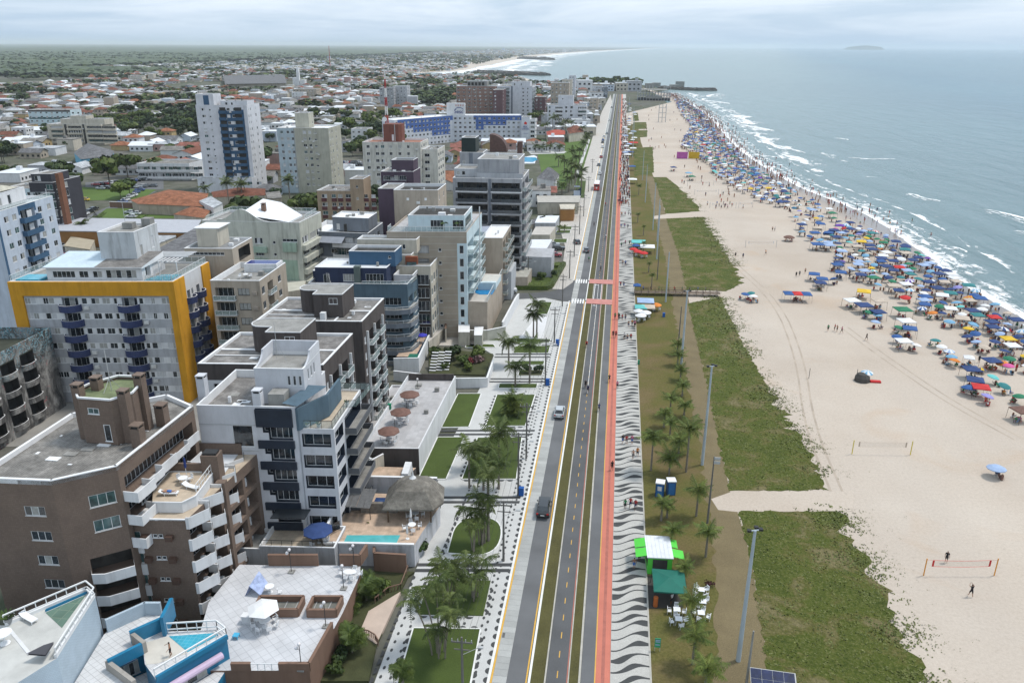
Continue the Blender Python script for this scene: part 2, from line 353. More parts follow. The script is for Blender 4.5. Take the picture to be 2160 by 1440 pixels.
for pts,wd in(([(1538,244),(1560,252),(1580,262)],26),([(1556,262),(1590,270),(1635,276)],20),([(1565,278),(1595,283),(1612,282)],18),([(1478,212),(1500,214),(1540,219)],26),([(1480,203),(1500,205),(1512,198)],30),([(1790,332),(1830,336),(1886,335)],7),([(1922,408),(1940,418),(1985,424)],9),([(2078,441),(2110,449),(2160,462),(2200,480)],10),([(2148,486),(2180,497),(2230,510)],8),([(1765,291),(1790,295)],7),([(1817,431),(1830,434)],3.2),([(1600,328),(1657,333)],7),([(1050,150),(1100,152),(1160,158)],120),([(1030,155),(1100,158)],90),([(1530,232),(1550,236)],12),([(1820,372),(1850,374)],2.5),([(2010,520),(2040,532)],4)):
 ln=[p[:2]for p in pxs(pts,-.1)];foamstrip(smooth(ln,1),-wd*.35,wd*.65,-.08,M_FOAM,step=4 if wd<12 else 20,taper=True,name='breaker_foam')
 # far coast: sand line and surf
far=COAST[13:]
M_FS=mat('far_sand',(.50,.44,.37),.9,.12,.01)
def stripmesh(name,line,d0,d1,z,m):
 A_=offs(line,d0);B_=offs(line,d1);b=MB();b.strip([(p[0],p[1],z)for p in A_],[(p[0],p[1],z)for p in B_]);o=b.build(name,m);o['kind']='structure';return o
fd=[p[:2]for p in far]
stripmesh('far_beach_sand',fd,-110,6,.03,M_FS)
b=MB();b.poly([(p[0],p[1],.02)for p in pxs([(862,160),(905,162.5),(965,164),(1040,163),(1100,167),(1128,176),(1158,181),(1158,176.5),(1128,171.5),(1100,162.5),(1040,159.5),(960,160.5),(900,160.5),(868,159)])]);o=b.build('river_mouth_sand',M_FS);o['kind']='structure'
b=MB();b.poly([(p[0],p[1],.06)for p in pxs([(850,154.5),(866,154),(905,150),(955,147.5),(985,143.5),(985,147),(950,151),(900,153),(866,156),(850,158)])]);o=b.build('far_river_sand',M_FS);o['kind']='structure'
foamstrip(fd[1:],-10,230,-.06,m_foam('far_surf',.40,.55,.012),step=250)
# rock breakwaters
M_ROCK=mat('rock',(.14,.135,.125),.95,.35,.4,fine=.5)
def rockpile(line,wid,h,n,sz,label):
 root=MB();ln=resample(line,5)
 for i in range(n):
  t=RN()*(len(ln)-1);k_=int(t);a=ln[k_];c=ln[min(k_+1,len(ln)-1)];f=t-k_
  x=a[0]+(c[0]-a[0])*f;y=a[1]+(c[1]-a[1])*f;d=(c[1]-a[1],-(c[0]-a[0]));dl=HYP(*d)or 1;s=RU(-1,1)
  x+=d[0]/dl*s*wid/2;y+=d[1]/dl*s*wid/2;z=h*(1-abs(s))*RU(.6,1)-.3;r=sz*RU(.6,1.4)
  bx=[(x+r*RU(.7,1)*sx,y+r*RU(.7,1)*sy,z+(r*RU(.5,.9)if sz_ else-r*.6))for sz_ in(0,1)for sx,sy in((-1,-1),(1,-1),(1,1),(-1,1))]
  kk=len(root.v);root.v+=bx
  for q in((4,5,6,7),(0,1,5,4),(1,2,6,5),(2,3,7,6),(3,0,4,7)):root.f.append(tuple(kk+i_ for i_ in q));root.m.append(0)
 o=root.build('rock_breakwater',M_ROCK);tag(o,label,'breakwater');return o
rockpile([p[:2]for p in pxs([(1395,186),(1430,189),(1470,191),(1508,191)])],16,3.2,1500,1.5,'dark rock breakwater running into the sea beside the concert stage')
rockpile([p[:2]for p in pxs([(1010,154),(1040,155.5),(1090,157),(1148,159.5)])],40,4,1000,4,'low dark breakwater beyond the distant apartment towers')
rockpile([p[:2]for p in pxs([(1105,124.5),(1130,125.5),(1158,127)])],60,5,400,8,'faint grey breakwater on the far surf line')
# ------------------------------------------------------------ the avenue along the beach
def asphalt(name,c):return mat(name,(c*.98,c,c*1.03),.88,.24,.16,fine=.32)
M_ASPH=asphalt('asphalt_worn',.13);M_ASPHD=asphalt('asphalt_dark',.105);M_CONC=tiles('lane_concrete',(.37,.38,.36),(.12,.12,.12),50,.95,.04,var=.05)
M_WHITE=mat('white_paint',(.78,.78,.76),.6,.06,.8,fine=.12);M_YEL=mat('yellow_paint',(.62,.36,.06),.6,.12,1.5,fine=.3)
M_RED=mat('red_path_paint',(.50,.165,.115),.8,.10,.3,fine=.2);M_TACT=mat('tactile_strip',(.36,.13,.10),.9,.2,1.2,fine=.4)
M_GRASS=mat('verge_grass',(.082,.075,.026),.95,.35,.35,fine=.6,bmp=.5);M_LAWN=mat('lawn_grass',(.058,.085,.018),.95,.22,.3,fine=.55,bmp=.5)
M_KERB=mat('kerb_white',(.72,.72,.69),.7,.08,1,fine=.15);M_KERBG=mat('kerb_stone',(.42,.40,.35),.8,.2,.8,fine=.3)
Y0,Y1=20.,1150.
def strip(name,x0,x1,z,m,y0=Y0,y1=Y1,kind='structure'):return sheet(name,[(x0,y0),(x1,y0),(x1,y1),(x0,y1)],z,m,kind)
def raised(name,x0,x1,h,m,y0=Y0,y1=Y1,kind='structure'):
 b=MB();b.box(x0,y0,-.05,x1,y1,h,skip='b');o=b.build(name,m);o['kind']=kind;return o
strip('road',-8.8,-6.6,.004,M_ASPH);strip('parking_lane_bed',-10.3,-8.8,.004,mat('lane_joint',(.13,.13,.13)))
ya,yb=at(1225,599)[1],at(1225,640)[1]
yc1=(at(1234,589.5)[1],at(1234,597.6)[1]);yc2=(at(1220,630.6)[1],at(1220,639.9)[1])
ysB=yc2[0]+1.0;ysT=yc1[1]-1.0
# single cast slabs of the parking lane
lane=link('parking_lane',None);lane['kind']='structure'
sm=[MB()for _ in range(1)];sb=MB();sb.box(0,0,.0,1.47,.93,.03,skip='b')
slab_me=[sb.mesh('concrete_slab',mat('slab_%d'%i,(c,c*1.01,c*.97),.85,.1,.5,fine=.2))for i,c in enumerate((.36,.40,.335))]
y=36.
for i in range(230):
 link('concrete_slab',RC(slab_me),lane,(-10.285,y,0));y+=.95
sb=MB()
while y<Y1:sb.box(-10.285,y,0,-8.815,y+.93,.03,skip='bk');y+=.95
o=sb.build('concrete_slab_run',M_CONC,lane);o['kind']='stuff'
for(a,bb)in((Y0,yc2[0]-2.2),(yc1[1]+2.2,Y1)):
 raised('kerb_landward',-10.80,-10.52,.13,M_KERB,a,bb)
 strip('gutter_line',-10.50,-10.30,.006,M_YEL,a,min(bb,a+400))
raised('kerb_median',-6.58,-6.34,.13,M_KERB);strip('edge_line',-6.84,-6.68,.008,M_YEL,Y0,yc2[0]-1)
raised('median_grass',-6.34,-4.92,.07,M_GRASS,kind='structure');raised('kerb_cycle_west',-4.92,-4.76,.12,M_KERBG)
strip('cycle_road',-4.76,-2.62,.004,M_ASPHD);strip('cycle_red_line',-2.62,-2.50,.004,M_RED)
raised('kerb_cycle_east',-2.50,-2.37,.12,M_KERBG);raised('verge_grass',-2.37,-1.40,.07,M_GRASS);raised('kerb_service_path',-1.40,-1.18,.12,M_KERBG)
strip('service_path',-1.18,.25,.004,M_ASPH);strip('path_yellow_line',.25,.36,.006,M_YEL);strip('red_path',.36,1.9,.004,M_RED)
strip('tactile_strip',.95,1.30,.010,M_TACT,Y0,420)
# dashes, crossings and bicycle marks
b=MB()
y=30.
while y<yc2[0]-4:b.box(-3.66,y,.006,-3.56,y+1.0,.009,skip='b');y+=3.0
y=yc1[1]+6
while y<420:b.box(-3.66,y,.006,-3.56,y+1.0,.009,skip='b');y+=3.0
o=b.build('lane_dashes',M_YEL);o['kind']='structure'
b=MB()
for y0,y1 in(yc1,yc2):
 for i in range(5):b.box(-10.0+i*.68,y0,.03,-10.0+i*.68+.34,y1,.036,skip='b')
 b.box(-10.3,y0-2.0 if y0==yc2[0]else y0-2.2,.03,-6.9,(y0-2.0 if y0==yc2[0]else y0-2.2)+.3,.035,skip='b')
for(x0,y0,x1,y1)in((-4.6,yc2[1]+1.5,-4.45,yc1[0]-2.5),(-2.8,yc2[1]+1.5,-2.68,yc1[0]-2.5),(-4.6,yc2[1]+1.4,-3.6,yc2[1]+1.6),(-3.7,yc1[0]-2.6,-2.7,yc1[0]-2.4),(-3.65,yc2[1]+3,-3.57,yc1[0]-4),(-3.62,yc2[0]-3,-3.54,yc2[0]-60),(-4.6,yc1[1]+1.6,-3.7,yc1[1]+1.8),(-3.6,yc2[0]-2.2,-2.7,yc2[0]-2.0)):
 b.box(min(x0,x1),min(y0,y1),.006,max(x0,x1),max(y0,y1),.010,skip='b')
for cx,cy in((-4.2,yc2[0]-5),(-4.2,yc1[0]-5),(-3.1,yc2[1]+4),(-.5,yc2[0]-4),(-.5,yc1[1]+4)):
 for dx in(-.33,.33):
  for k_ in range(8):
   t=k_*PI/4;b.box(cx+dx+.22*COS(t)-.05,cy+.3*SIN(t)-.05,.006,cx+dx+.22*COS(t)+.05,cy+.3*SIN(t)+.05,.011,skip='b')
 b.box(cx-.33,cy,.006,cx+.33,cy+.12,.012,skip='b');b.box(cx-.05,cy,.006,cx+.05,cy+.7,.0125,skip='b');b.box(cx-.25,cy+.6,.006,cx+.1,cy+.72,.013,skip='b')
o=b.build('road_markings',M_WHITE);o['kind']='structure'
for n_,(y0,y1)in(('crossing_red',yc1),('crossing_red_south',yc2)):
 raised('crossing_pavement',-6.6,-.9,.14,M_ASPH,y0-1.2,y1+1.2);b=MB();b.box(-6.3,y0+.2,.13,.36,y1-.2,.146,skip='b');o=b.build('crossing_red_strip',mat('pale_red',(.50,.22,.19),.8,.12,.5));o['kind']='structure'
 # drain grate and a few stains
b=MB();b.box(-10.2,71.2,.03,-9.9,72.0,.036);o=b.build('drain_grate',mat('dark_grate',(.12,.12,.12)));o['kind']='structure'
# side street
sxl=[at(940,634)[0],at(1185,633)[0]]
ss=[(-10.9,yc2[1]+1.6),(-10.9,yc1[0]-1.4)]
p=[(-10.3,yc2[1]+.5),(-10.3,yc1[0]-.6)]+[q[:2]for q in pxs([(1192,607),(1165,614),(1120,618),(1060,617.5)])]+[(-60,at(1060,617)[1]-4),(-120,at(1060,617)[1]-11),(-120,at(1060,630)[1]-12),(-60,at(1060,632)[1]-3)]+[q[:2]for q in pxs([(1075,632),(1150,628),(1185,634)])]
sheet('side_street',p,.010,M_ASPHD)
# ------------------------------------------------------------ promenade of stone mosaic
M_MOS=mat('white_stone_mosaic',(.43,.42,.39),.85,.09,.5,fine=.35);M_MOSD=mat('dark_stone_mosaic',(.058,.06,.06),.85,.18,.8,fine=.35)
raised('promenade',1.9,6.07,.05,M_MOS)
b=MB();y=30.;i=0;rr=random.Random(3)
while y<700:
 ph=rr.choice((.12,.92,.5,.3,.75,.05,.98));amp=rr.uniform(1.3,1.7);wid=rr.uniform(.32,.54)*(1 if y<300 else 1.2);K=14 if y<250 else 7
 lo=[];hi=[]
 for k_ in range(K+1):
  u=k_/K;c=y+amp*(u-SIN(2*PI*u+.6)/(2*PI)*1.3);t=.10+wid*math.exp(-((u-ph)/.25)**2)
  lo.append((1.93+4.1*u,c-t,.056));hi.append((1.93+4.1*u,c+t,.056))
 b.strip(hi,lo);y+=rr.uniform(1.25,1.75)*(1 if y<300 else 1.5)
o=b.build('wave_inlay',M_MOSD);o['kind']='stuff'
raised('promenade_edge',6.07,6.22,.09,M_KERBG,Y0,760)
# ------------------------------------------------------------ lawn, track and dune plants seaward of the promenade
def m_dry():
 m,t,b=_nodes('dry_lawn')
 n=tnoise(t,pos(t),.10,5,.6,.3);c=ramp(t,n,[(.34,(.080,.095,.022)),(.47,(.115,.105,.030)),(.60,(.165,.115,.060)),(.75,(.20,.145,.085))])
 f=tnoise(t,pos(t),3.,5,.8);c=mixc(t,.45,c,ramp(t,f,[(.35,(.045,.05,.012)),(.65,(.19,.16,.07))]));t.links.new(c,b.inputs['Base Color'])
 b.inputs['Roughness'].default_value=.97;b.inputs['Specular IOR Level'].default_value=.1;bump(t,b,f,.5,.06);return m
def m_dune():
 m,t,b=_nodes('dune_plants')
 n=tnoise(t,pos(t),.16,6,.68,.4);c=ramp(t,n,[(.34,(.034,.066,.010)),(.49,(.075,.108,.018)),(.55,(.125,.115,.04)),(.63,(.25,.20,.12))])
 f=tnoise(t,pos(t),2.4,6,.8);c=mixc(t,.55,c,ramp(t,f,[(.38,(.026,.034,.006)),(.54,(.098,.10,.022)),(.70,(.26,.22,.13))]));t.links.new(c,b.inputs['Base Color'])
 b.inputs['Roughness'].default_value=.95;b.inputs['Specular IOR Level'].default_value=.15;bump(t,b,f,.9,.18);return m
M_DRY=m_dry();M_DUNE=m_dune();M_TRACK=mat('dirt_track',(.165,.13,.07),.95,.42,.22,fine=.7)
edge=[(1700,1560),(1650,1500),(1622,1420),(1600,1300),(1583,1180),(1553,1078),(1537,1035),(1522,960),(1492,820),(1470,720),(1450,625),(1432,540),(1405,455),(1378,372),(1352,300),(1345,262)]
sheet('beach_lawn',[(6.2,20.)]+[p[:2]for p in pxs(edge)]+[(6.2,at(1330,262)[1])],.012,M_DRY)
tr=pxs(edge[1:14]);wds=[8,5.5,4.8,4.5,4,3.5,3.2,3.6,4.0,4.2,4.4,4.4,3.6]
b=MB();tl=resample([(p[0]-w_,p[1])for p,w_ in zip(tr,wds)],1.2);b.poly([(x+RU(-.45,.45),y,.018)for x,y in tl]+[(p[0]+.15,p[1],.018)for p in tr[::-1]]);o=b.build('dirt_track',M_TRACK);o.data.polygons[0].normal.z<0 and o.data.flip_normals();o['kind']='structure'
sheet('sand_path',[p[:2]for p in pxs([(1500,1052),(1545,1036),(1800,1036),(1800,1078),(1553,1079),(1515,1075)])],.022,M_SAND)
sheet('sand_crossing',[p[:2]for p in pxs([(1378,456),(1405,452),(1484,449),(1486,457),(1405,461),(1378,462)])],.022,M_SAND)
VEG=[[(1555,1078),(1778,1078),(1792,1130),(1822,1180),(1850,1215),(1890,1290),(1930,1380),(1985,1470),(2030,1540),(1700,1560),(1650,1500),(1622,1420),(1600,1300),(1583,1180)],[(1450,640),(1518,627),(1545,680),(1572,735),(1605,790),(1640,850),(1680,900),(1705,945),(1735,1000),(1748,1033),(1540,1035),(1522,960),(1492,820),(1470,720)],[(1405,461),(1484,458),(1510,500),(1530,530),(1550,560),(1572,597),(1530,614),(1447,612),(1432,540)],[(1378,374),(1405,374),(1430,392),(1460,420),(1482,446),(1405,451),(1392,415)],[(1337,312),(1377,310),(1380,364),(1338,372)],[(1336,258),(1363,258),(1365,272),(1336,273)],[(1336,275),(1365,275),(1365,289),(1336,291)],[(1335,240),(1345,238),(1348,255),(1336,256)]]
SEAW=[(1,9),(1,9),(1,5),(2,5),(1,3),(1,3),(1,3),(1,3)]
TUFT=[]
for gi,(V,sw)in enumerate(zip(VEG,SEAW)):
 P=[p[:2]for p in pxs(V)];Q=[]
 for a,c in zip(P,P[1:]+P[:1]):
  seg=resample([a,c],.8 if gi<3 else 3)[:-1];Q+=[(x+RU(-.3,.3),y+RU(-.25,.25))for x,y in seg]
 mxx=sum(p[0]for p in P)/len(P);Q=[(x-(.4+2.4*noise.noise(Vector((1,y*.32,gi)))+1.3*noise.noise(Vector((3,y*1.3,gi)))if x>mxx+4 and gi<4 else 0),y)for x,y in Q]
 sheet('dune_ground_cover',Q,.03,M_DUNE,'stuff')
 rim=resample(P[sw[0]:sw[1]],.35 if gi<2 else.6)
 if gi<4:
  for x,y in rim:
   for _ in range(int((14 if gi<3 else 4)*max(0,.5+1.6*noise.noise(Vector((x*.25,y*.25,5)))))):
    d=random.gauss(-.3,2.3);TUFT.append((x+d,y+RU(-.9,.9)*1.6,max(.35,1-max(0,d)/6)))
    # sprawling runners and inner texture
  xs=[p[0]for p in P];ys=[p[1]for p in P]
  for _ in range(1300 if gi==0 else 2300 if gi==1 else 600):
   x=RU(min(xs),max(xs));y=RU(min(ys),max(ys));c=False;j=len(P)-1
   for i in range(len(P)):
    if(P[i][1]>y)!=(P[j][1]>y)and x<(P[j][0]-P[i][0])*(y-P[i][1])/(P[j][1]-P[i][1])+P[i][0]:c=not c
    j=i
   if c:TUFT.append((x,y,RU(.5,1)))
b=MB()
for x,y,s in TUFT:
 for _ in range(3):
  a=RN()*6.28;r=RU(.09,.21)*s*(1 if y<160 else 1.5);ox,oy=RU(-.3,.3),RU(-.3,.3);h=RU(.03,.16)*s
  b.poly([(x+ox+r*COS(a),y+oy+r*SIN(a),.035),(x+ox+r*.6*COS(a+1.6),y+oy+r*.6*SIN(a+1.6),.04+h),(x+ox-r*COS(a),y+oy-r*SIN(a),.04+h*.8),(x+ox-r*.6*COS(a+1.5),y+oy-r*.6*SIN(a+1.5),.035)])
TR=MB()
for pts in([(1790,690),(1850,735),(1930,790),(2020,850),(2160,925)],[(1560,560),(1650,640),(1700,760),(1720,900),(1790,1060)]):
 ln=smooth([p[:2]for p in pxs(pts)],2)
 for dd in(0,1.7):A_=offs(ln,dd);B_=offs(ln,dd+.38);TR.strip([(p[0],p[1],.004)for p in A_],[(p[0],p[1],.004)for p in B_])
o=TR.build('tyre_tracks',mat('track_sand',(.40,.335,.27),.95,.2,.25,fine=.2));o['kind']='structure'
o=b.build('dune_tufts',leafmat('dune_leaf',(.050,.070,.014),(.135,.145,.04),scale=.5));o['kind']='stuff'
# ------------------------------------------------------------ building kit
G_DARK=glass('glass_dark',(.020,.026,.032));G_TEAL=glass('glass_teal',(.05,.10,.10));G_CURT=mat('curtain_pane',(.34,.34,.32),.5,.2,2.);G_SHUT=mat('roller_shutter',(.52,.53,.54),.6,.08,2.)
G_RAIL=clear('balcony_glass',(.32,.42,.42),.45);M_FRAME=mat('white_frame',(.72,.73,.73),.5,.04);M_ALU=mat('aluminium_frame',(.42,.43,.43),.4,.05);M_BLACK=mat('black_metal',(.03,.03,.03),.5,.1)
M_WHT=mat('white_render',(.66,.665,.67),.85,.06,.4,grime=.28);M_COP=mat('white_coping',(.74,.745,.75),.8,.05,.5,grime=.15)
M_CONCR=mat('bare_concrete',(.27,.265,.25),.95,.25,.5,grime=.5,fine=.3);M_FIB=corr('fibre_cement_x',(.22,.21,.195),0);M_FIBY=corr('fibre_cement_y',(.21,.20,.19),1)
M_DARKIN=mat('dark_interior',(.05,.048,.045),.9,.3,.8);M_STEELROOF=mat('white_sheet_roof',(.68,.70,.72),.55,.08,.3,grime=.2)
M_POOL=tiles('pool_water',(.05,.34,.46),(.16,.46,.55),.45,.45,.03,rough=.08,var=.1);M_POOLT=mat('pool_teal',(.09,.40,.41),.1,.12,.8,spec=.7)
M_AC=mat('ac_white',(.62,.62,.60),.6,.1)
WC={}
def winmesh(w,h,n,frame,pane,fr=.05,sill=True):
 """a casement: frame, mullions and panes, local x along the wall, y into it"""
 key=(round(w,2),round(h,2),n,frame.name,pane)
 if key in WC:return WC[key]
 b=MB();f=.06
 b.box(0,0,0,w,.07,f);b.box(0,0,h-f,w,.07,h);b.box(0,0,f,f,.07,h-f);b.box(w-f,0,f,w,.07,h-f)
 for i in range(1,n):x=w*i/n;b.box(x-.025,.005,f,x+.025,.065,h-f)
 if sill:b.box(-.06,-.07,-.07,w+.06,.10,-.002)
 p=MB()
 mats={'d':[G_DARK],'t':[G_TEAL],'s':[G_SHUT],'c':[G_CURT],'h':[G_DARK,G_SHUT],'k':[G_DARK,G_CURT]}[pane]
 rr=random.Random(hash(key[:3])%1000)
 for i in range(n):
  x0=f+(w-2*f)*i/n;x1=f+(w-2*f)*(i+1)/n;p.box(x0,.035 if i%2 else.03,f,x1,.05,h-f,(i%2)if len(mats)>1 else 0)
 WC[key]=(b.mesh('window',frame),p.mesh('pane',mats));return WC[key]
def window(parent,x,y,z,rot,w,h,n=2,frame=None,pane=None,one=False):
 frame=frame or M_FRAME;pane=pane or RC('dddhkcst' if n>1 else 'dddc')
 wm,pm=winmesh(w,h,n,frame,pane);o=link('window',wm,parent,(x,y,z),rot);link('pane',pm,o);return o
class Bldg:
 def __init__(s,name,label,cat,o,ang=7.,ang2=90.,group=None):
  s.o=o;a=math.radians(ang);c=math.radians(ang2);s.ex=(COS(a),SIN(a));s.ey=(COS(c),SIN(c));s.ax=a;s.ay=c
  s.root=empty(name,(o[0],o[1],0),0,label,cat,group)
 def m(s,a,b,z):return(a*s.ex[0]+b*s.ey[0],a*s.ex[1]+b*s.ey[1],z)
 def part(s,name,mb,mats,label=None,parent=None):
  v=mb.v;mb.v=[s.m(*p)for p in v];o=mb.build(name,mats,parent or s.root)
  if label:o['label']=label
  return o
 def box(s,name,a0,b0,z0,a1,b1,z1,m,label=None,parent=None):
  b=MB();b.box(a0,b0,z0,a1,b1,z1);return s.part(name,b,m,label,parent)
 def prism(s,name,pts,z0,z1,m,label=None,mt=None):
  b=MB();b.prism(pts,z0,z1,0,mt=1 if mt else None);return s.part(name,b,[m]+([mt]if mt else[]),label)
 def frame(s,side,R):
  a0,b0,a1,b1=R
  if side=='F':return(a0,b0),(1,0),(0,1),a1-a0,s.ax
  if side=='R':return(a1,b0),(0,1),(-1,0),b1-b0,s.ay
  if side=='K':return(a1,b1),(-1,0),(0,-1),a1-a0,s.ax+PI
  return(a0,b1),(0,-1),(1,0),b1-b0,s.ay+PI
 def put(s,side,R,t,z,w,h,n=2,frame=None,pane=None,depth=.13):
  o,d,i,_,rot=s.frame(side,R);p=s.m(o[0]+d[0]*t+i[0]*depth,o[1]+d[1]*t+i[1]*depth,z)
  return window(s.root,p[0],p[1],p[2],rot,w,h,n,frame,pane)
 def block(s,R,z0,z1,m,holes={},bands={},roof=None,par=.9,cop=None,name='wall',copw=.18,label=None,roofm=None,glaz=True,sides='FRKL'):
  """four walls pierced by real openings, a flat roof behind a parapet with a coping"""
  a0,b0,a1,b1=R;b=MB();mats=[m,M_DARKIN];later=[]
  for side in sides:
   o,d,i,Lg,rot=s.frame(side,R);hs=[h for h in holes.get(side,[])]
   bd=bands.get(side,[])
   us=sorted({0,Lg}|{min(max(x,0),Lg)for h in hs for x in h[:2]}|{min(max(x,0),Lg)for q in bd for x in q[:2]});zs=sorted({z0,z1}|{x for h in hs for x in h[2:4]}|{min(max(x,z0),z1)for q in bd for x in q[2:4]})
   P=lambda u,z,dep=0:(o[0]+d[0]*u+i[0]*dep,o[1]+d[1]*u+i[1]*dep,z)
   for u0,u1 in zip(us,us[1:]):
    if u1-u0<1e-4:continue
    for q0,q1 in zip(zs,zs[1:]):
     cu,cz=(u0+u1)/2,(q0+q1)/2
     if any(h[0]<cu<h[1]and h[2]<cz<h[3]for h in hs):continue
     mi=0
     for q in bd:
      if q[0]<cu<q[1]and q[2]<cz<q[3]:
       if q[4]not in mats:mats.append(q[4])
       mi=mats.index(q[4])
     b.quad(P(u0,q0),P(u1,q0),P(u1,q1),P(u0,q1),mi)
   for h in hs:
    u0,u1,q0,q1=h[:4];k=h[4]if len(h)>4 else 'w';op=h[5]if len(h)>5 else{}
    dep={'w':.14,'l':1.3,'b':.7,'v':2.2}[k];dm=op.get('in',m if k=='w' else m)
    if dm not in mats:mats.append(dm)
    mi=mats.index(dm)
    b.quad(P(u0,q0),P(u0,q1),P(u0,q1,dep),P(u0,q0,dep),mi);b.quad(P(u1,q0),P(u1,q0,dep),P(u1,q1,dep),P(u1,q1),mi)
    b.quad(P(u0,q0),P(u0,q0,dep),P(u1,q0,dep),P(u1,q0),mi);b.quad(P(u0,q1),P(u1,q1),P(u1,q1,dep),P(u0,q1,dep),mi)
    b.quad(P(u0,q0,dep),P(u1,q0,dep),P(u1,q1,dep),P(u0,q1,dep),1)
    if glaz and not op.get('none'):
     pp=P(u0,q0,dep-.09);pt=s.m(*pp);W_=u1-u0;n=op.get('n',max(1,round(W_/.8)))
     later.append((pt,rot,W_,q1-q0,n,op.get('f'),op.get('p')))
  o_=s.part(name,b,mats,label)
  for pt,rot,W_,H_,n,f,p in later:window(s.root,pt[0],pt[1],pt[2],rot,W_,H_,n,f,p)
  if par is not None:
   cw=copw;r=MB();r.box(a0+.02,b0+.02,z1-par-.12,a1-.02,b1-.02,z1-par);s.part('roof',r,roof or M_FIB)
   c=MB();e=.03
   c.box(a0-e,b0-e,z1,a1+e,b0+cw,z1+.08);c.box(a0-e,b1-cw,z1,a1+e,b1+e,z1+.08);c.box(a0-e,b0+cw,z1,a0+cw,b1-cw,z1+.08);c.box(a1-cw,b0+cw,z1,a1+e,b1-cw,z1+.08)
   # inner faces of the parapet
   c.box(a0+.05,b0+cw-.02,z1-par,a1-.05,b0+cw,z1,);c.box(a0+.05,b1-cw,z1-par,a1-.05,b1-cw+.02,z1);c.box(a0+cw-.02,b0+cw,z1-par,a0+cw,b1-cw,z1);c.box(a1-cw,b0+cw,z1-par,a1-cw+.02,b1-cw,z1)
   s.part('parapet_coping',c,cop or M_COP)
   if(a1-a0)*(b1-b0)>70:
    for k in range(random.randint(2,5)):x,y=RU(a0+1,a1-2),RU(b0+1,b1-2);q=RU(.3,1.1);s.box('roof_vent',x,y,z1-par,x+q,y+q*.8,z1-par+RU(.2,.9),RC((M_CONCR,M_COP,M_AC)))
  return o_
 def balcony(s,side,R,t0,t1,z,dep=1.2,h=1.0,m=None,rail=False,th=.12,solid=True,slab=None,frame=None,name='balcony'):
  o,d,i,_,rot=s.frame(side,R);P=lambda u,w_,z_:(o[0]+d[0]*u-i[0]*w_,o[1]+d[1]*u-i[1]*w_,z_)
  def bx(b,u0,u1,w0,w1,q0,q1,mi=0):
   c=[P(u0,w0,q0),P(u1,w0,q0),P(u1,w1,q0),P(u0,w1,q0),P(u0,w0,q1),P(u1,w0,q1),P(u1,w1,q1),P(u0,w1,q1)]
   k=len(b.v);b.v+=c
   for q in((0,3,2,1),(4,5,6,7),(0,1,5,4),(1,2,6,5),(2,3,7,6),(3,0,4,7)):b.f.append(tuple(k+x for x in q));b.m.append(mi)
  b=MB();m=m or M_WHT;bx(b,t0,t1,.005,dep,z-.16,z,1);mats=[m,slab or m]
  if not rail:
   bx(b,t0,t1,dep-th,dep,z,z+h);bx(b,t0,t0+th,.005,dep-th,z,z+h);bx(b,t1-th,t1,.005,dep-th,z,z+h)
  ob=s.part(name,b,mats)
  if rail:
   r=MB();fr=.05
   for(u0,u1,w0,w1)in((t0,t1,dep-fr,dep),(t0,t0+fr,.01,dep-fr),(t1-fr,t1,.01,dep-fr)):
    bx(r,u0,u1,w0,w1,z+h-.05,z+h,0)
    if u1-u0>1:
     nn=max(2,int((u1-u0)/1.1))
     for j in range(nn+1):x=u0+(u1-u0-.05)*j/nn;bx(r,x,x+.04,w0,w1,z,z+h-.05,0)
     bx(r,u0+.05,u1-.05,(w0+w1)/2-.01,(w0+w1)/2+.01,z+.02,z+h-.05,1)
    else:bx(r,(u0+u1)/2-.01,(u0+u1)/2+.01,w0,w1,z+.02,z+h-.05,1)
   rr=s.part('railing',r,[frame or M_FRAME,G_RAIL],parent=ob)
  return ob
 def railing(s,pts,z,h=1.05,m=None,gap=1.2,glass_=True,name='railing'):
  b=MB();m=m or M_FRAME
  for p,q in zip(pts,pts[1:]):
   b.tube((p[0],p[1],z+h),(q[0],q[1],z+h),.04,n=4);b.tube((p[0],p[1],z+.12),(q[0],q[1],z+.12),.025,n=4)
   L_=HYP(q[0]-p[0],q[1]-p[1]);nn=max(1,int(L_/gap))
   for j in range(nn+1):
    x=p[0]+(q[0]-p[0])*j/nn;y=p[1]+(q[1]-p[1])*j/nn;b.tube((x,y,z),(x,y,z+h),.03,n=4)
   if glass_:b.quad((p[0],p[1],z+.1),(q[0],q[1],z+.1),(q[0],q[1],z+h),(p[0],p[1],z+h),1)
  return s.part(name,b,[m,G_RAIL])
 def ac(s,side,R,t,z,m=None):
  o,d,i,_,rot=s.frame(side,R);b=MB()
  p=s.m(o[0]+d[0]*t-i[0]*.45,o[1]+d[1]*t-i[1]*.45,z)
  key='ac'+(m or M_AC).name
  if key not in WC:
   q=MB();q.box(0,0,0,.8,.42,.55);q.box(.08,-.02,.06,.52,0,.48);q.box(-.04,.05,-.06,.84,.44,0);WC[key]=q.mesh('air_conditioner',m or M_AC)
  link('air_conditioner',WC[key],s.root,p,rot)
 def tank(s,a0,b0,a1,b1,z0,z1,m,cop=None,holes={}):
  s.block((a0,b0,a1,b1),z0,z1,m,holes,roof=M_CONCR,par=.35,cop=cop,name='water_tank_house')
 def chimney(s,a,b,z0,z1,m,w=.7):
  c=MB();c.box(a,b,z0,a+w,b+w,z1-.45);c.box(a-.05,b-.05,z1-.12,a+w+.05,b+w+.05,z1)
  for x,y in((0,0),(w-.12,0),(0,w-.12),(w-.12,w-.12)):c.box(a+x,b+y,z1-.45,a+x+.12,b+y+.12,z1-.12)
  c.box(a+.15,b+.15,z1-.45,a+w-.15,b+w-.15,z1-.2,1)
  s.part('chimney',c,[m,M_BLACK])
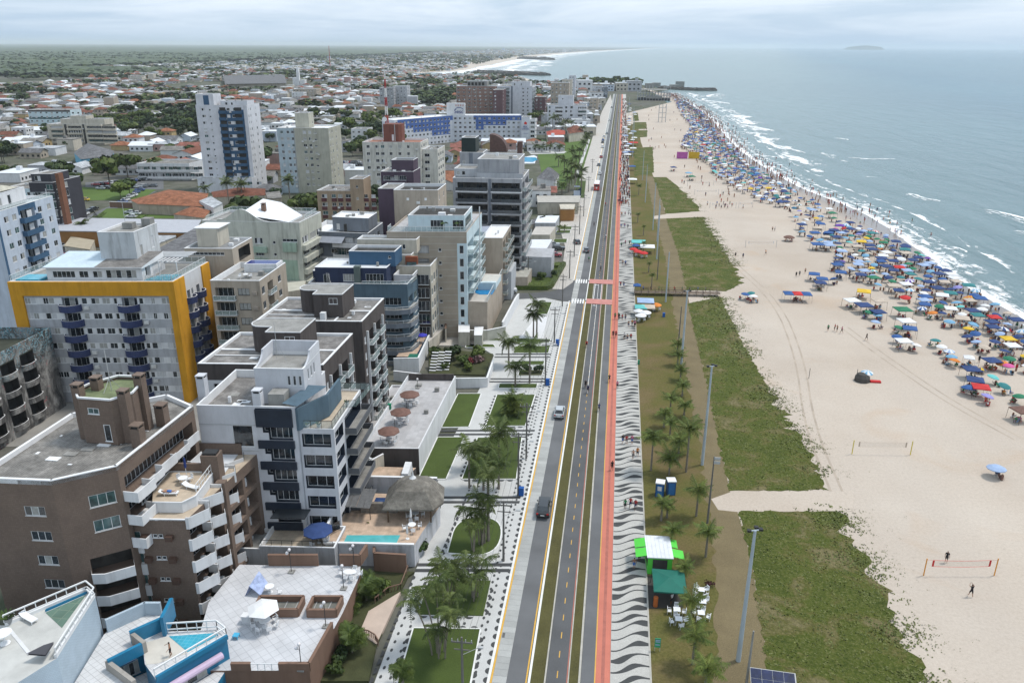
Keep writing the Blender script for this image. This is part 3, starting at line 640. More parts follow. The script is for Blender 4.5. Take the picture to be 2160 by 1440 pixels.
 def patches(s,R,z,n,m=None,seed=0):
  rr=random.Random(seed+int(R[0]*10))
  for k in range(n):
   x=rr.uniform(R[0]+.5,R[2]-1.7);y=rr.uniform(R[1]+.5,R[3]-1.5);b=MB();w_=rr.uniform(.5,1.4);l_=rr.uniform(.4,1.1);b.box(x,y,z,x+w_,y+l_,z+.07);s.part('roof_patch',b,m or rr.choice((M_COP,M_CONCR,M_STEELROOF)))
def grid(cols,z0,n,fh,sill=1.0,h=1.2,kind='w',op=None,skip=()):
 """openings on n storeys; cols = (start, end) along the wall"""
 r=[]
 for f in range(n):
  for ci,c in enumerate(cols):
   if(f,ci)in skip:continue
   r.append((c[0],c[1],z0+f*fh+sill,z0+f*fh+sill+h,kind,dict(op or{})))
 return r
def cols(L_,n,w,m0=.8,m1=None):
 m1=m0 if m1 is None else m1;st=(L_-m0-m1-w)/max(1,n-1);return[(m0+i*st,m0+i*st+w)for i in range(n)]
def plaster(name,c,g=.35):return mat(name,c,.88,.10,.35,grime=min(.75,g*1.5),fine=.07)
# furniture shared by many terraces
def seat_mesh():
 b=MB()
 for x in(-.2,.2):
  for y in(-.2,.2):b.tube((x*1.15,y*1.15,0),(x,y,.42),.02,n=4)
 b.box(-.24,-.24,.41,.24,.24,.45)
 for x in(-.2,-.1,0,.1,.2):b.box(x-.03,.2,.45,x+.03,.24,.86)
 b.box(-.24,.2,.80,.24,.25,.9)
 for s in(-1,1):b.box(s*.24-.02,-.2,.62,s*.24+.02,.22,.66);b.tube((s*.24,-.2,.42),(s*.24,-.2,.62),.02,n=4)
 return b.mesh('chair',mat('white_plastic',(.76,.77,.78),.45,.03))
ME_CHAIR=seat_mesh()
def chair(x,y,z,r,label,group=None):
 o=link('plastic_chair',ME_CHAIR,None,(x,y,z),r);return tag(o,label,'chair',group)
tb=MB();tb.lathe([(.02,0),(.3,0.02),(.05,.06),(.04,.68)],8,cap=False);tb.lathe([(.04,.68),(.48,.70),(.48,.74)],14)
ME_TABLE=tb.mesh('table',MATS['white_plastic'])
tb=MB();tb.box(-.4,-.4,.70,.4,.4,.74);[tb.tube((x,y,0),(x*.9,y*.9,.7),.025,n=4)for x in(-.35,.35)for y in(-.35,.35)]
ME_TABLESQ=tb.mesh('square_table',MATS['white_plastic'])
def table(x,y,z,label,sq=False,group=None,sc=1):o=link('plastic_table',ME_TABLESQ if sq else ME_TABLE,None,(x,y,z),0,sc);return tag(o,label,'table',group)
def parasol(x,y,z,r,h,m,label,n=8,tilt=0,rot=0,group=None,open_=True,valance=.12,mats2=None,name='parasol'):
 t=empty(name,(x,y,z),rot,label,'parasol',group)
 p=MB();p.tube((0,0,0),(0,0,h),.03,n=6);p.lathe([(.25,0),(.25,.08)],8);p.build('pole',M_FRAME,t)
 c=MB();k=0
 if open_:
  for i in range(n):
   a0=2*PI*i/n;a1=2*PI*(i+1)/n;mi=(i%2)if mats2 else 0
   A=(r*COS(a0),r*SIN(a0),h-.42*r/1.5);B=(r*COS(a1),r*SIN(a1),h-.42*r/1.5)
   am=(a0+a1)/2;Mi=(.55*r*COS(am)*.93,.55*r*SIN(am)*.93,h-.16*r/1.5)
   A2=(A[0]*.55,A[1]*.55,h-.15*r/1.5);B2=(B[0]*.55,B[1]*.55,h-.15*r/1.5)
   c.poly([(0,0,h+.03),A2,B2],mi);c.quad(A2,A,B,B2,mi);c.quad(A,(A[0],A[1],A[2]-valance),(B[0],B[1],B[2]-valance),B,mi)
 else:c.lathe([(.05,h-1.5),(.16,h-1.3),(.12,h-.5),(.02,h)],8)
 c.build('canopy',[m]+([mats2]if mats2 else[]),t,rot=(tilt,0,0)if tilt else 0)
 return t
 # ------------------------------------------------------------ front row of apartment buildings
R_=math.radians
P_YEL=plaster('ochre_render',(.62,.30,.022),.25);P_GREYL=plaster('pale_grey_render',(.42,.43,.45),.3);P_NAVY=tiles('navy_tile',(.035,.05,.13),(.08,.09,.15),.3,.3,.02,axis='xz',rough=.4)
P_TAN=plaster('tan_render',(.42,.36,.29),.35);P_BROWN=tiles('brown_tesserae',(.175,.128,.10),(.14,.10,.08),.22,.22,.02,axis='xz',rough=.7,var=.14);P_CREAM=plaster('cream_render',(.52,.48,.40),.4)
P_DARK=plaster('charcoal_brown_render',(.085,.072,.068),.5);P_LBLUE=plaster('ice_blue_render',(.50,.56,.64),.2);P_BLUEB=plaster('petrol_blue_render',(.05,.11,.19),.2)
P_MINT=plaster('mint_render',(.34,.45,.36),.35);P_CG=plaster('cream_green_render',(.52,.53,.46),.55);P_STEEL=plaster('slate_blue_render',(.17,.19,.22),.3);P_GREY=plaster('mid_grey_render',(.34,.345,.36),.35)
P_BEIGE=plaster('beige_render',(.40,.34,.275),.3);P_AQUA=plaster('aqua_white_render',(.55,.66,.70),.2);P_NAVYR=plaster('navy_render',(.03,.042,.085),.3);P_TEALR=plaster('teal_grey_render',(.09,.14,.18),.3)
P_RUIN=None
def roundbalc(B,side,R,t,z,ra,rb,h,m,name='balcony'):
 o,d,i,_,rot=B.frame(side,R);b=MB();n=12;I=[];O=[]
 for k in range(n+1):
  a=PI*k/n;O.append((o[0]+d[0]*(t-ra*COS(a))-i[0]*rb*SIN(a),o[1]+d[1]*(t-ra*COS(a))-i[1]*rb*SIN(a)))
  I.append((o[0]+d[0]*(t-(ra-.12)*COS(a))-i[0]*(rb-.12)*SIN(a),o[1]+d[1]*(t-(ra-.12)*COS(a))-i[1]*(rb-.12)*SIN(a)))
 for k in range(n):
  (x0,y0),(x1,y1)=O[k],O[k+1];(u0,v0),(u1,v1)=I[k],I[k+1]
  b.quad((x0,y0,z-.2),(x1,y1,z-.2),(x1,y1,z+h),(x0,y0,z+h));b.quad((u0,v0,z),(u0,v0,z+h),(u1,v1,z+h),(u1,v1,z))
  b.quad((x0,y0,z+h),(x1,y1,z+h),(u1,v1,z+h),(u0,v0,z+h),1)
 b.poly([(x,y,z)for x,y in I],2);b.poly([(x,y,z-.2)for x,y in reversed(O)],1)
 return B.part(name,b,[m,M_COP,M_CONCR])
 # --- ochre-framed block
B=Bldg('apartment_building','pale grey apartment block inside a thick ochre yellow frame, with rounded navy balconies','apartment building',at(20,594,23)[:2],8.5,92)
W_,D_,H_=28.2,13.5,23.0;R=(0,0,W_,D_);fr=lambda x:(x-75)/1365.*W_
F=[];bd=[]
for f in range(7):
 z=H_-3.1-1.15-2.8*f+.15
 if z<1:break
 for x0,x1,p in((165,215,'s'),(215,262,'d'),(320,365,'d'),(365,415,'s'),(1180,1230,'s'),(1232,1265,'d'),(1320,1360,'d'),(1362,1402,'s')):
  F.append((fr(x0)+.02,fr(x1)-.02,z,z+1.15,'w',{'p':RC('dcss'),'n':2 if RN()<.5 else 1}))
 for x0,x1 in((645,690),(725,795),(820,885),(915,945),(1130,1165)):F.append((fr(x0),fr(x1),z,z+1.1,'w',{'p':RC('ddck')}))
 for x0,x1 in((480,615),(985,1115)):F.append((fr(x0),fr(x1),z-1.0,z+1.15,'b',{'p':RC('dkdd')}))
 bd.append((0,W_,z-.02,z+1.17,M_WHT))
RS=[]
for f in range(7):
 z=H_-3.1-1.15-2.8*f+.15
 if z<1:break
 RS+=[(4.3,5.4,z-1,z+1.15,'b'),(6.0,6.6,z,z+1.1,'w'),(7.9,9.1,z-1,z+1.15,'b')]
B.block(R,0,H_,P_GREYL,{'F':F,'R':RS},{'F':bd,'R':[(3.6,10.4,0,H_,M_WHT)]},roof=M_CONCR,par=.25)
b=MB();b.box(-.2,-.35,H_-2.5,W_+.25,-.004,H_+.02);b.box(-.2,-.35,0,1.9,-.004,H_-2.5);b.box(W_-.95,-.35,0,W_+.25,-.004,H_-2.5)
b.box(W_+.004,-.004,0,W_+.25,3.6,H_+.02);b.box(W_+.004,10.4,0,W_+.25,D_,H_+.02);b.box(-.2,0,0,-.004,2.5,H_+.02)
B.part('ochre_frame',b,P_YEL)
for f in range(7):
 z=H_-3.1-1.15-2.8*f-.85
 if z<.5:break
 roundbalc(B,'F',R,fr(545),z,1.95,1.5,1.05,P_NAVY);roundbalc(B,'F',R,fr(1040),z,1.9,1.5,1.05,P_NAVY)
 roundbalc(B,'R',R,4.9,z,1.5,1.3,1.05,P_NAVY);roundbalc(B,'R',R,8.5,z,1.5,1.3,1.05,P_NAVY)
 if RN()<.6:B.ac('F',R,fr(1150)+.1,z+.2)
 if RN()<.4:B.ac('F',R,fr(665),z+.1)
 # penthouse, roofs, lift house, terraces
PB=(5.6,1.6,22.2,9.5);z0=H_-.25
B.block(PB,z0,z0+2.5,M_WHT,{'F':[(1.0,4.9,z0+.5,z0+1.7,'w',{'n':5,'p':'d'}),(5.6,7.2,z0+.5,z0+1.7,'w',{'p':'d'}),(8.0,9.6,z0+.5,z0+1.7,'w',{'p':'k'}),(10.3,15.6,z0+.4,z0+1.9,'w',{'n':6,'p':'k'})],'R':[(1.2,2.8,z0+.2,z0+2.1,'b')]},par=None)
b=MB()
for(x0,x1,mi)in((5.3,14.2,0),(14.2,22.5,1)):
 A_=(x0,1.2,z0+2.5);C_=(x1,1.2,z0+2.5);D2=(x1,9.0,z0+3.5);E_=(x0,9.0,z0+3.5);b.quad(A_,C_,D2,E_,mi);b.quad(A_,(x0,1.2,z0+2.3),(x1,1.2,z0+2.3),C_,2);b.quad(E_,D2,(x1,9.6,z0+1),(x0,9.6,z0+1),2)
b.quad((22.5,1.2,z0+2.5),(22.5,1.2,z0+2.2),(22.5,9,z0+2.3),(22.5,9,z0+3.5),2)
B.part('roof',b,[mat('pale_blue_sheet',(.52,.62,.68),.6,.08,.4,grime=.25),M_FIBY,M_COP])
B.tank(13.4,5.2,19.8,13.2,z0,z0+7.8,plaster('stained_white_render',(.54,.56,.57),.55),holes={'F':[],'R':[(1.4,2.2,z0+3.2,z0+5.2,'w',{'p':'c'}),(5.2,6.2,z0+3.8,z0+6,'w',{'n':1,'p':'s'})]})
B.box('roof_vent',15.5,9.5,z0+7.5,17.3,10.9,z0+8.6,M_CONCR);B.box('roof_vent',18.0,11.4,z0+7.5,19.6,13.0,z0+9.0,M_CONCR)
B.railing([(0.1,0.2),(.1,D_-.2),(5,D_-.2)],z0+.25);B.railing([(22.8,13.3),(27.9,13.3),(27.9,.2),(23.4,.2)],z0+.25)
B.box('pool_water',.6,.7,z0,4.8,4.2,z0+.45,M_POOL);b=MB();b.prism([(23.0,.6),(27.4,.5),(27.6,4.4),(24.0,3.8)],z0,z0+.42);B.part('pool_water',b,M_POOL)
for i in range(5):B.box('pergola_beam',23+i*.75,5.6,z0+2.3,23.2+i*.75,8.6,z0+2.42,M_WHT)
for i in range(7):B.box('pergola_beam',20.6,8.6+i*.6,z0+2.5,27.0,8.8+i*.6,z0+2.62,M_WHT)
for x in(23,26.2):B.box('pergola_post',x,5.7,z0,x+.12,5.82,z0+2.3,M_WHT)
b=MB()
for k in range(9):t=k/8*PI;b.tube((23.2+2.2*(1-COS(t))/1.,.9+1.3*SIN(t)*.4,z0+.25),(23.2+2.2*(1-COS(t)),.9+1.3*SIN(t)*.4,z0+1.2),.03,n=4)
B.part('pool_rail',b,M_FRAME)
for i in range(4):o=B.box('air_conditioner',7.2+i*1.3,10.5,z0+.1,8.1+i*1.3,11.1,z0+.8,M_AC)
b=MB();b.tube((16,9.8,z0+8.5),(16,9.8,z0+12.5),.04,n=4);B.part('antenna_mast',b,M_ALU)
# --- ruined block
m,t_,bs=_nodes('burnt_render');n_=tnoise(t_,pos(t_,(1,1,.6)),.32,7,.7,.8);c_=ramp(t_,n_,[(.36,(.025,.025,.025)),(.47,(.11,.105,.10)),(.60,(.32,.31,.29))])
zz=t_.nodes.new('ShaderNodeNewGeometry');sz=t_.nodes.new('ShaderNodeSeparateXYZ');t_.links.new(zz.outputs['Position'],sz.inputs[0]);zr=t_.nodes.new('ShaderNodeMapRange');zr.inputs[1].default_value=9;zr.inputs[2].default_value=15;t_.links.new(sz.outputs[2],zr.inputs[0])
gn=tnoise(t_,pos(t_,(1,1,1)),.9,3,.5,2.5);gf=ramp(t_,gn,[(.50,(.06,.06,.06)),(.56,(.09,.30,.38)),(.62,(.45,.47,.46)),(.68,(.05,.05,.05))])
gm=t_.nodes.new('ShaderNodeMath');gm.operation='MULTIPLY';t_.links.new(zr.outputs[0],gm.inputs[0]);t_.links.new(ramp(t_,gn,[(.46,(0,0,0)),(.54,(1,1,1))]),gm.inputs[1]);c_=mixc(t_,gm.outputs[0],c_,gf)
rn=tnoise(t_,pos(t_),.5,3,.5,1.5);c_=mixc(t_,ramp(t_,rn,[(.66,(0,0,0)),(.72,(.55,.55,.55))]),c_,(.38,.08,.09))
t_.links.new(c_,bs.inputs['Base Color']);bs.inputs['Roughness'].default_value=.95;P_RUIN=m
B=Bldg('derelict_building','abandoned block blackened by soot with empty balconies and graffiti along its top','building',(-117,94.5),7,91)
R=(0,0,20,23.5);hl=[]
for f in range(4):
 for t in(10.4,15.0):hl.append((t,t+3.3,15-2.6-f*3.0-1.9,15-1.9-f*3.0,'l',{'none':1,'in':M_DARKIN}))
 for t in(1.0,5.6):hl.append((t,t+3.3,15-2.6-f*3.0-1.9,15-1.9-f*3.0,'l',{'none':1,'in':M_DARKIN}))
B.block(R,0,15,P_RUIN,{'R':hl},roof=mat('mossy_roof',(.05,.055,.04),.95,.4,.5,fine=.4),par=2.0,cop=P_RUIN)
for f in range(4):
 for t in(1.,5.6,10.4,15.0):roundbalc(B,'R',R,t+1.65,15-4.6-f*3.0,1.75,.8,.8,P_RUIN)
for x,y in((14,7),(15.5,8.5),(16.5,7.3)):
 b=MB()
 for _ in range(60):
  a=Vector((random.gauss(0,1),random.gauss(0,1),random.gauss(0,1))).normalized()*RU(.5,.9);q=Vector((random.gauss(0,1),random.gauss(0,1),random.gauss(0,1))).normalized()*.3;r_=a.cross(q).normalized()*.3
  c=Vector((x,y,13.6))+a;b.quad(tuple(c-q-r_),tuple(c+q-r_),tuple(c+q+r_),tuple(c-q+r_))
 B.part('shrub',b,leafmat('bright_shrub',(.09,.16,.02),(.22,.30,.05)))
 # --- ice-blue block on the left edge
B=Bldg('apartment_building','ice blue apartment block with a petrol blue balcony column, cut by the left frame edge','apartment building',(-147,143.5),6,94)
R=(0,0,22,19.5);hl=[];bd=[(0,.7,0,29.5,P_BLUEB)]
for f in range(9):
 z=29.5-2.6-f*2.8
 for t in(2.3,4.9,13.6,16.9):hl.append((t,t+1.35,z,z+1.25,'w'))
 hl.append((7.6,12.4,z-.9,z+1.5,'l',{'in':P_LBLUE,'p':'k'}))
B.block(R,0,29.5,P_LBLUE,{'R':hl,'F':[]},{'R':bd+[(7.0,13.0,27.6,29.5,P_BLUEB)]},roof=M_STEELROOF,par=.7)
for f in range(9):
 z=29.5-3.5-f*2.8;B.balcony('R',R,7.0,12.8,z,1.1,.95,P_BLUEB);o=B.box('privacy_panel',22.2,9.3,z,22.35,10.8,z+2.1,M_WHT)
B.block((6,3,19,15),29,32.2,M_WHT,{'R':[(2,4,29.6,31.3,'w'),(6,7,29.4,31.5,'w')],'F':[(3,6,29.6,31.4,'w')]},roof=M_STEELROOF,par=.4);B.railing([(21.8,.3),(21.8,19),],29.4)
b=MB();b.quad((7,3,32.3),(18,3,32.3),(17,8,34),(8,8,34));b.quad((8,8,34),(17,8,34),(18,14.5,32.3),(7,14.5,32.3));b.poly([(18,3,32.3),(18,14.5,32.3),(17,8,34)]);B.part('hip_roof',b,mat('lichen_roof',(.50,.48,.40),.9,.25,.8,fine=.3))
# --- tan block behind
B=Bldg('apartment_building','tan apartment block with dark loggias and a rooftop terrace, behind the ochre framed block','apartment building',(-80,129.0),7,92)
R=(8.3,0,17.2,13);F=[];RS=[]
for f in range(7):
 z=22-1.2-2.3-f*2.8+.1
 if z<.4:break
 F+=[(.7,4.1,z,z+2.1,'l',{'in':P_TAN,'p':'d'}),(4.8,6.9,z+.7,z+2.0,'w',{'p':'c','f':M_BLACK,'n':3})];RS+=[(.7,2.0,z+.6,z+2.0,'w'),(3.4,6.0,z-.1,z+2.1,'l',{'in':P_TAN}),(8.5,10,z+.6,z+1.9,'w')]
B.block(R,0,22,P_TAN,{'F':F,'R':RS},roof=M_CONCR,par=1.0)
for f in range(7):
 z=22-3.5-f*2.8
 if z<.3:break
 B.balcony('F',R,.5,4.4,z,.7,.85,rail=True);B.balcony('R',R,3.2,6.2,z,.6,.85,rail=True);B.ac('F',R,7.5,z+1.0,mat('tan_ac',(.36,.31,.26)))
B.block((-1,10.5,8.2,20),0,25.3,P_TAN,{'F':[(.5,7.6,24.0,24.6,'w',{'p':'d'})],'R':[(2.6,8.,22.2,24.6,'l',{'none':1,'in':M_DARKIN})]},roof=mat('grey_membrane',(.22,.225,.23),.8,.15),par=.3)
B.box('lift_house',.5,13,25,4.5,18,28.6,P_CREAM);B.box('roof_ledge',0,13,28.6,4.9,18.4,28.75,M_COP)
B.box('terrace_pool_wall',10.5,9.5,21,16.8,12.7,22.6,M_WHT);B.box('pool_water',10.8,9.8,22.6,16.5,12.4,22.63,mat('pool_deep',(.03,.05,.20),.1));B.railing([(14.5,8.2),(16.9,8.2)],21.1)
for i,(x,y)in enumerate(((11.5,5),(12.3,6.2),(13.4,5.2))):c=B.m(x,y,21.0);chair(B.o[0]+c[0],B.o[1]+c[1],21.05,i*2.1,'white chair on the rooftop terrace of the tan block',group='chairs on the tan roof terrace')
c=B.m(12.5,5.3,21.05);table(B.o[0]+c[0],B.o[1]+c[1],21.05,'small round table on the rooftop terrace of the tan block')
# --- two twin charcoal-framed blocks
def twin(o,H_,label,near):
 B=Bldg('apartment_building',label,'apartment building',o,6.5,90);W_,D_=17.2,12.8;R=(0,0,W_,D_);F=[];RS=[];LS=[]
 nf=int((H_-3)/2.8)
 for f in range(nf):
  z=H_-2.2-2.6-f*2.8+.7
  F+=[(1.8,3.0,z,z+1.2,'w',{'p':'d'}),(4.2,5.8,z-.6,z+1.2,'b'),(7.6,8.8,z,z+1.2,'w'),(10,11.2,z,z+1.2,'w'),(14.0,15.0,z,z+1.2,'w')]
  RS+=[(2.3,5.6,z-.75,z+1.35,'l',{'in':P_DARK,'p':RC('kdt')}),(7.2,9.8,z-.75,z+1.35,'l',{'in':P_DARK,'p':'t'}),(11.2,12.0,z-.1,z+1.1,'w',{'p':'s','n':1}),(.8,1.6,z-.1,z+1.1,'w',{'p':'s','n':1})]
 b1=[(.9,13.6,0,H_-2.4,M_WHT)]
 B.block(R,0,H_,P_DARK,{'F':F,'R':RS},{'F':b1},roof=M_FIBY,par=.35,cop=M_COP,copw=.3)
 b=MB()
 for t in(1.95,5.9,10.6):b.box(W_+.004,t,1,W_+.35,t+.22,H_-2.3)
 B.part('facade_fin',b,M_WHT)
 for f in range(nf):
  z=H_-4.85-f*2.8;B.balcony('R',R,2.25,5.75,z+.1,.9,.95,rail=True);B.balcony('R',R,7.1,9.9,z+.1,.9,.95,rail=True)
 b=MB();b.box(0.3,6.1,H_-.32,W_-.3,6.6,H_-.2);b.box(12.2,.3,H_-.32,12.5,6,H_-.2);b.box(.4,3.9,H_-.3,8,4.1,H_-.22);B.part('roof_gutter',b,M_COP)
 B.patches((0,0,W_,D_),H_-.34,6,seed=int(o[1]))
 tz=H_+3.6;pts=[(13.2,3.0),(13.2,9.0),(6.8,9.0)]+[(6.8-1.9*SIN(PI*k/8),7.1+1.9*COS(PI*k/8))for k in range(1,8)]+[(6.8,5.2),(8.4,5.2),(8.4,3.0)]
 b=MB();b.prism(pts,H_-.3,tz,0,mt=1);B.part('water_tank_house',b,[P_DARK,M_CONCR])
 rim=MB()
 for p,q in zip(pts,pts[1:]+pts[:1]):rim.tube((p[0],p[1],tz+.04),(q[0],q[1],tz+.04),.09,n=4)
 B.part('parapet_coping',rim,M_WHT);B.put('F',(8.4,3.0,13.2,9),2.6,tz-1.6,1.4,1.0,2,None,'d',depth=-.02)
 B.box('chimney',10.0,1.2,H_-.3,10.8,2.0,H_+1.0,M_WHT);B.box('chimney',14.2,4.2,H_-.3,14.6,4.7,H_+.4,M_WHT)
 return B
twin(at(417,767,21)[:2],21,'nearer of two charcoal and white twin blocks with grey corrugated roofs',True)
twin(at(540,676,20)[:2],20,'farther of two charcoal and white twin blocks, with a rounded dark water tank house',False)
# --- white and black block
B=Bldg('apartment_building','white apartment block with black glazed bays and a cream roof terrace','apartment building',at(414,855,20.5)[:2],5.5,92)
R=(0,0,12.2,11.5);H_=20.5;P_WB=plaster('cool_white_render',(.56,.57,.60),.15);P_BLK=mat('blue_black_tile',(.018,.026,.042),.35,.2,.7)
F=[(4.1,6.6,15.0,17.9,'w',{'p':'d','n':1}),(1.6,2.7,12.3,13.4,'w',{'p':'d','n':1}),(3.2,4.2,12.3,13.4,'w',{'p':'d','n':1}),(5.5,6.8,12.3,13.4,'w',{'p':'d','n':1})]
for f in range(3):F+=[(1.6,2.7,9.4-f*2.9,10.5-f*2.9,'w'),(5.3,6.6,9.4-f*2.9,10.5-f*2.9,'w')]
bd=[]
for f in range(6):
 z=H_-2.5-f*2.95
 F+=[(8.6,11.6,z-2.0,z,'b',{'p':'d','n':4,'in':P_BLK}),(7.9,8.6,z-1.0,z-.01,'b',{'p':'d','n':1,'in':P_BLK})];bd.append((7.2,11.7,z+.0,z+(.9 if f else 2.3),P_BLK))
B.block(R,0,H_,P_WB,{'F':F,'R':[(1,5,5,7,'w'),(1,5,8,10,'w'),(1,5,11,13,'w')]},{'F':bd},roof=M_FIBY,par=1.0)
for f in range(6):
 z=H_-2.5-f*2.95;B.balcony('F',(0,0,12.2,11.5),7.2,11.75,z,.25,.9 if f else 2.2,P_BLK,name='spandrel')
b=MB();b.box(0,-.06,17.95,7.1,-.004,18.05);b.box(0,-.06,14.4,7.1,-.004,14.5);B.part('string_course',b,M_ALU)
# right wing, lower, with dark glazed corner bays
R2=(12.25,.4,16.6,12.6);H2=17.4;F=[];RS=[]
for f in range(5):
 z=H2-2.4-f*2.95;F.append((.3,3.9,z-.05,z+1.75,'b',{'p':'d','n':3,'in':P_BLK}));RS+=[(.4,3.6,z-.05,z+1.75,'b',{'p':'d','n':3,'in':P_BLK}),(4.4,11.6,z-.3,z+1.8,'l',{'p':'d','n':6,'in':P_BLK})]
B.block(R2,0,H2,P_WB,{'F':F,'R':RS},roof=tiles('terrace_travertine',(.50,.42,.32),(.36,.30,.24),.6,.4,.02),par=.12)
for f in range(5):B.balcony('R',R2,4.3,12.0,H2-2.75-f*2.95,1.5,.8,plaster('graphite_render',(.12,.125,.135),.2),slab=M_CONCR)
B.railing([(12.4,.5),(16.4,.5),(16.4,6.6),(17.6,6.8),(18.0,12.4),(12.6,12.4)],H2+.05,m=M_BLACK)
# stair tower with curved parapet horns
tz0=H_-1;TW=(6.2,3.2,12.4,9.6);B.block(TW,tz0,24.2,P_WB,{'F':[(4.1,4.5,22.0,23.3,'w',{'n':1,'p':'d'}),(4.8,5.2,22.0,23.3,'w',{'n':1,'p':'d'}),(5.5,5.9,22.0,23.3,'w',{'n':1,'p':'d'})],'R':[(1.5,1.9,22.2,23.6,'w',{'n':1,'p':'d'}),(2.6,3.0,22.2,23.6,'w',{'n':1,'p':'d'}),(3.7,4.1,22.2,23.6,'w',{'n':1,'p':'d'})]},roof=M_CONCR,par=.5,name='stair_tower')
for x in(6.2,12.2):
 b=MB();prof=[(3.2,24.2)]+[(3.2+2.8*SIN(k/8*PI/2),24.2+1.5*(1-COS(k/8*PI/2)))for k in range(9)]+[(9.6,25.7),(9.6,24.2)]
 k0=len(b.v);n=len(prof);b.v+=[(x,p[0],p[1])for p in prof]+[(x+.22,p[0],p[1])for p in prof]
 b.f.append(tuple(range(k0,k0+n))[::-1]);b.m.append(0);b.f.append(tuple(range(k0+n,k0+2*n)));b.m.append(0)
 for i in range(n):j=(i+1)%n;b.f.append((k0+i,k0+j,k0+n+j,k0+n+i));b.m.append(0)
 B.part('curved_parapet',b,P_WB)
B.box('parapet',6.42,9.4,24.2,12.2,9.6,25.7,P_WB)
B.box('water_tank',8.6,.9,tz0+.1,10.6,2.8,tz0+2.3,M_CONCR);B.chimney(7.0,.1,tz0,22.6,P_WB,1.0);B.chimney(-.9,2.4,12,23.4,P_WB,1.0)
b=MB();b.prism([(12.2,-.1),(12.5,-.1),(14.9,4.2),(14.9,9.5),(14.6,9.5),(14.6,4.3)],H2,H2+3.0);b.quad((10.5,.3,H_+.4),(12.5,-.1,H_+.2),(14.9,4.2,H_+1.1),(12.4,4.4,H_+1.1));B.part('curved_canopy',b,P_TEALR)
b=MB();b.tube((8.2,6,25),(8.2,6,29.3),.035,n=4);[b.tube((8.2,6,27),(8.2+COS(a)*1.2,6+SIN(a)*1.2,24),.02,n=3)for a in(0,2.1,4.2)];B.part('antenna_mast',b,M_ALU)
B.patches((1,1,6,8),tz0-.0,5,seed=4)
for x,y in((13.4,3.6),(13.2,.9),(14.6,.9),(16.2,7.5)):
 q=B.m(x,y,H2+.05);b=MB();b.lathe([(.22,0),(.30,.4)],8)
 for k in range(14):a=k*.9;b.quad((0,0,.4),(.3*COS(a),.3*SIN(a),.7),(.42*COS(a+.3),.42*SIN(a+.3),.62),(.2*COS(a+.5),.2*SIN(a+.5),.42),1)
 tag(b.build('potted_plant',[mat('white_pot',(.72,.72,.7)),leafmat('pot_leaf',(.03,.06,.015),(.08,.13,.03))],None,(B.o[0]+q[0],B.o[1]+q[1],q[2])),'white pot plant by the black railing of the cream roof terrace','plant pot',group='pots on the cream roof terrace')
 # ground-floor terrace of the white block
B.block((7.8,-4.6,17.2,.2),0,3.6,plaster('streaked_grey_wall',(.40,.41,.43),.6),{},par=.7,roof=MATS['terrace_travertine'])
B.block((0,-4.6,7.8,-.1),0,3.2,MATS['streaked_grey_wall'],{},par=.5,roof=M_CONCR);B.box('glass_canopy',8.6,-2.4,6.2,13.0,-.2,6.32,mat('smoked_panel',(.03,.035,.04),.2));B.railing([(8,-4.4),(17,-4.4)],3.4,h=1.0,m=M_BLACK,glass_=False)
q=B.m(14.6,-2.6,2.95);parasol(B.o[0]+q[0],B.o[1]+q[1],2.95,1.9,2.4,mat('canvas_navy',(.03,.06,.17),.8,.15,1.),'navy parasol on the white block terrace above the grey wall',n=8)
for i in range(3):q=B.m(14.6+1.1*COS(i*2.1),-2.6+1.1*SIN(i*2.1),2.95);chair(B.o[0]+q[0],B.o[1]+q[1],2.95,i*2.1-1.5,'white chair under the navy terrace parasol',group='chairs under the navy parasol')
# --- big brown block
B=Bldg('apartment_building','big brown mosaic clad apartment block with stepped white balconies in the left foreground','apartment building',(0,0),0,90)
H_=21.0
Wp=lambda u,v,h=H_:at(u,v,h)[:2]
out=[Wp(-60,1008),Wp(107,1015),Wp(246,984),Wp(408,856),Wp(353,832),Wp(150,872)]
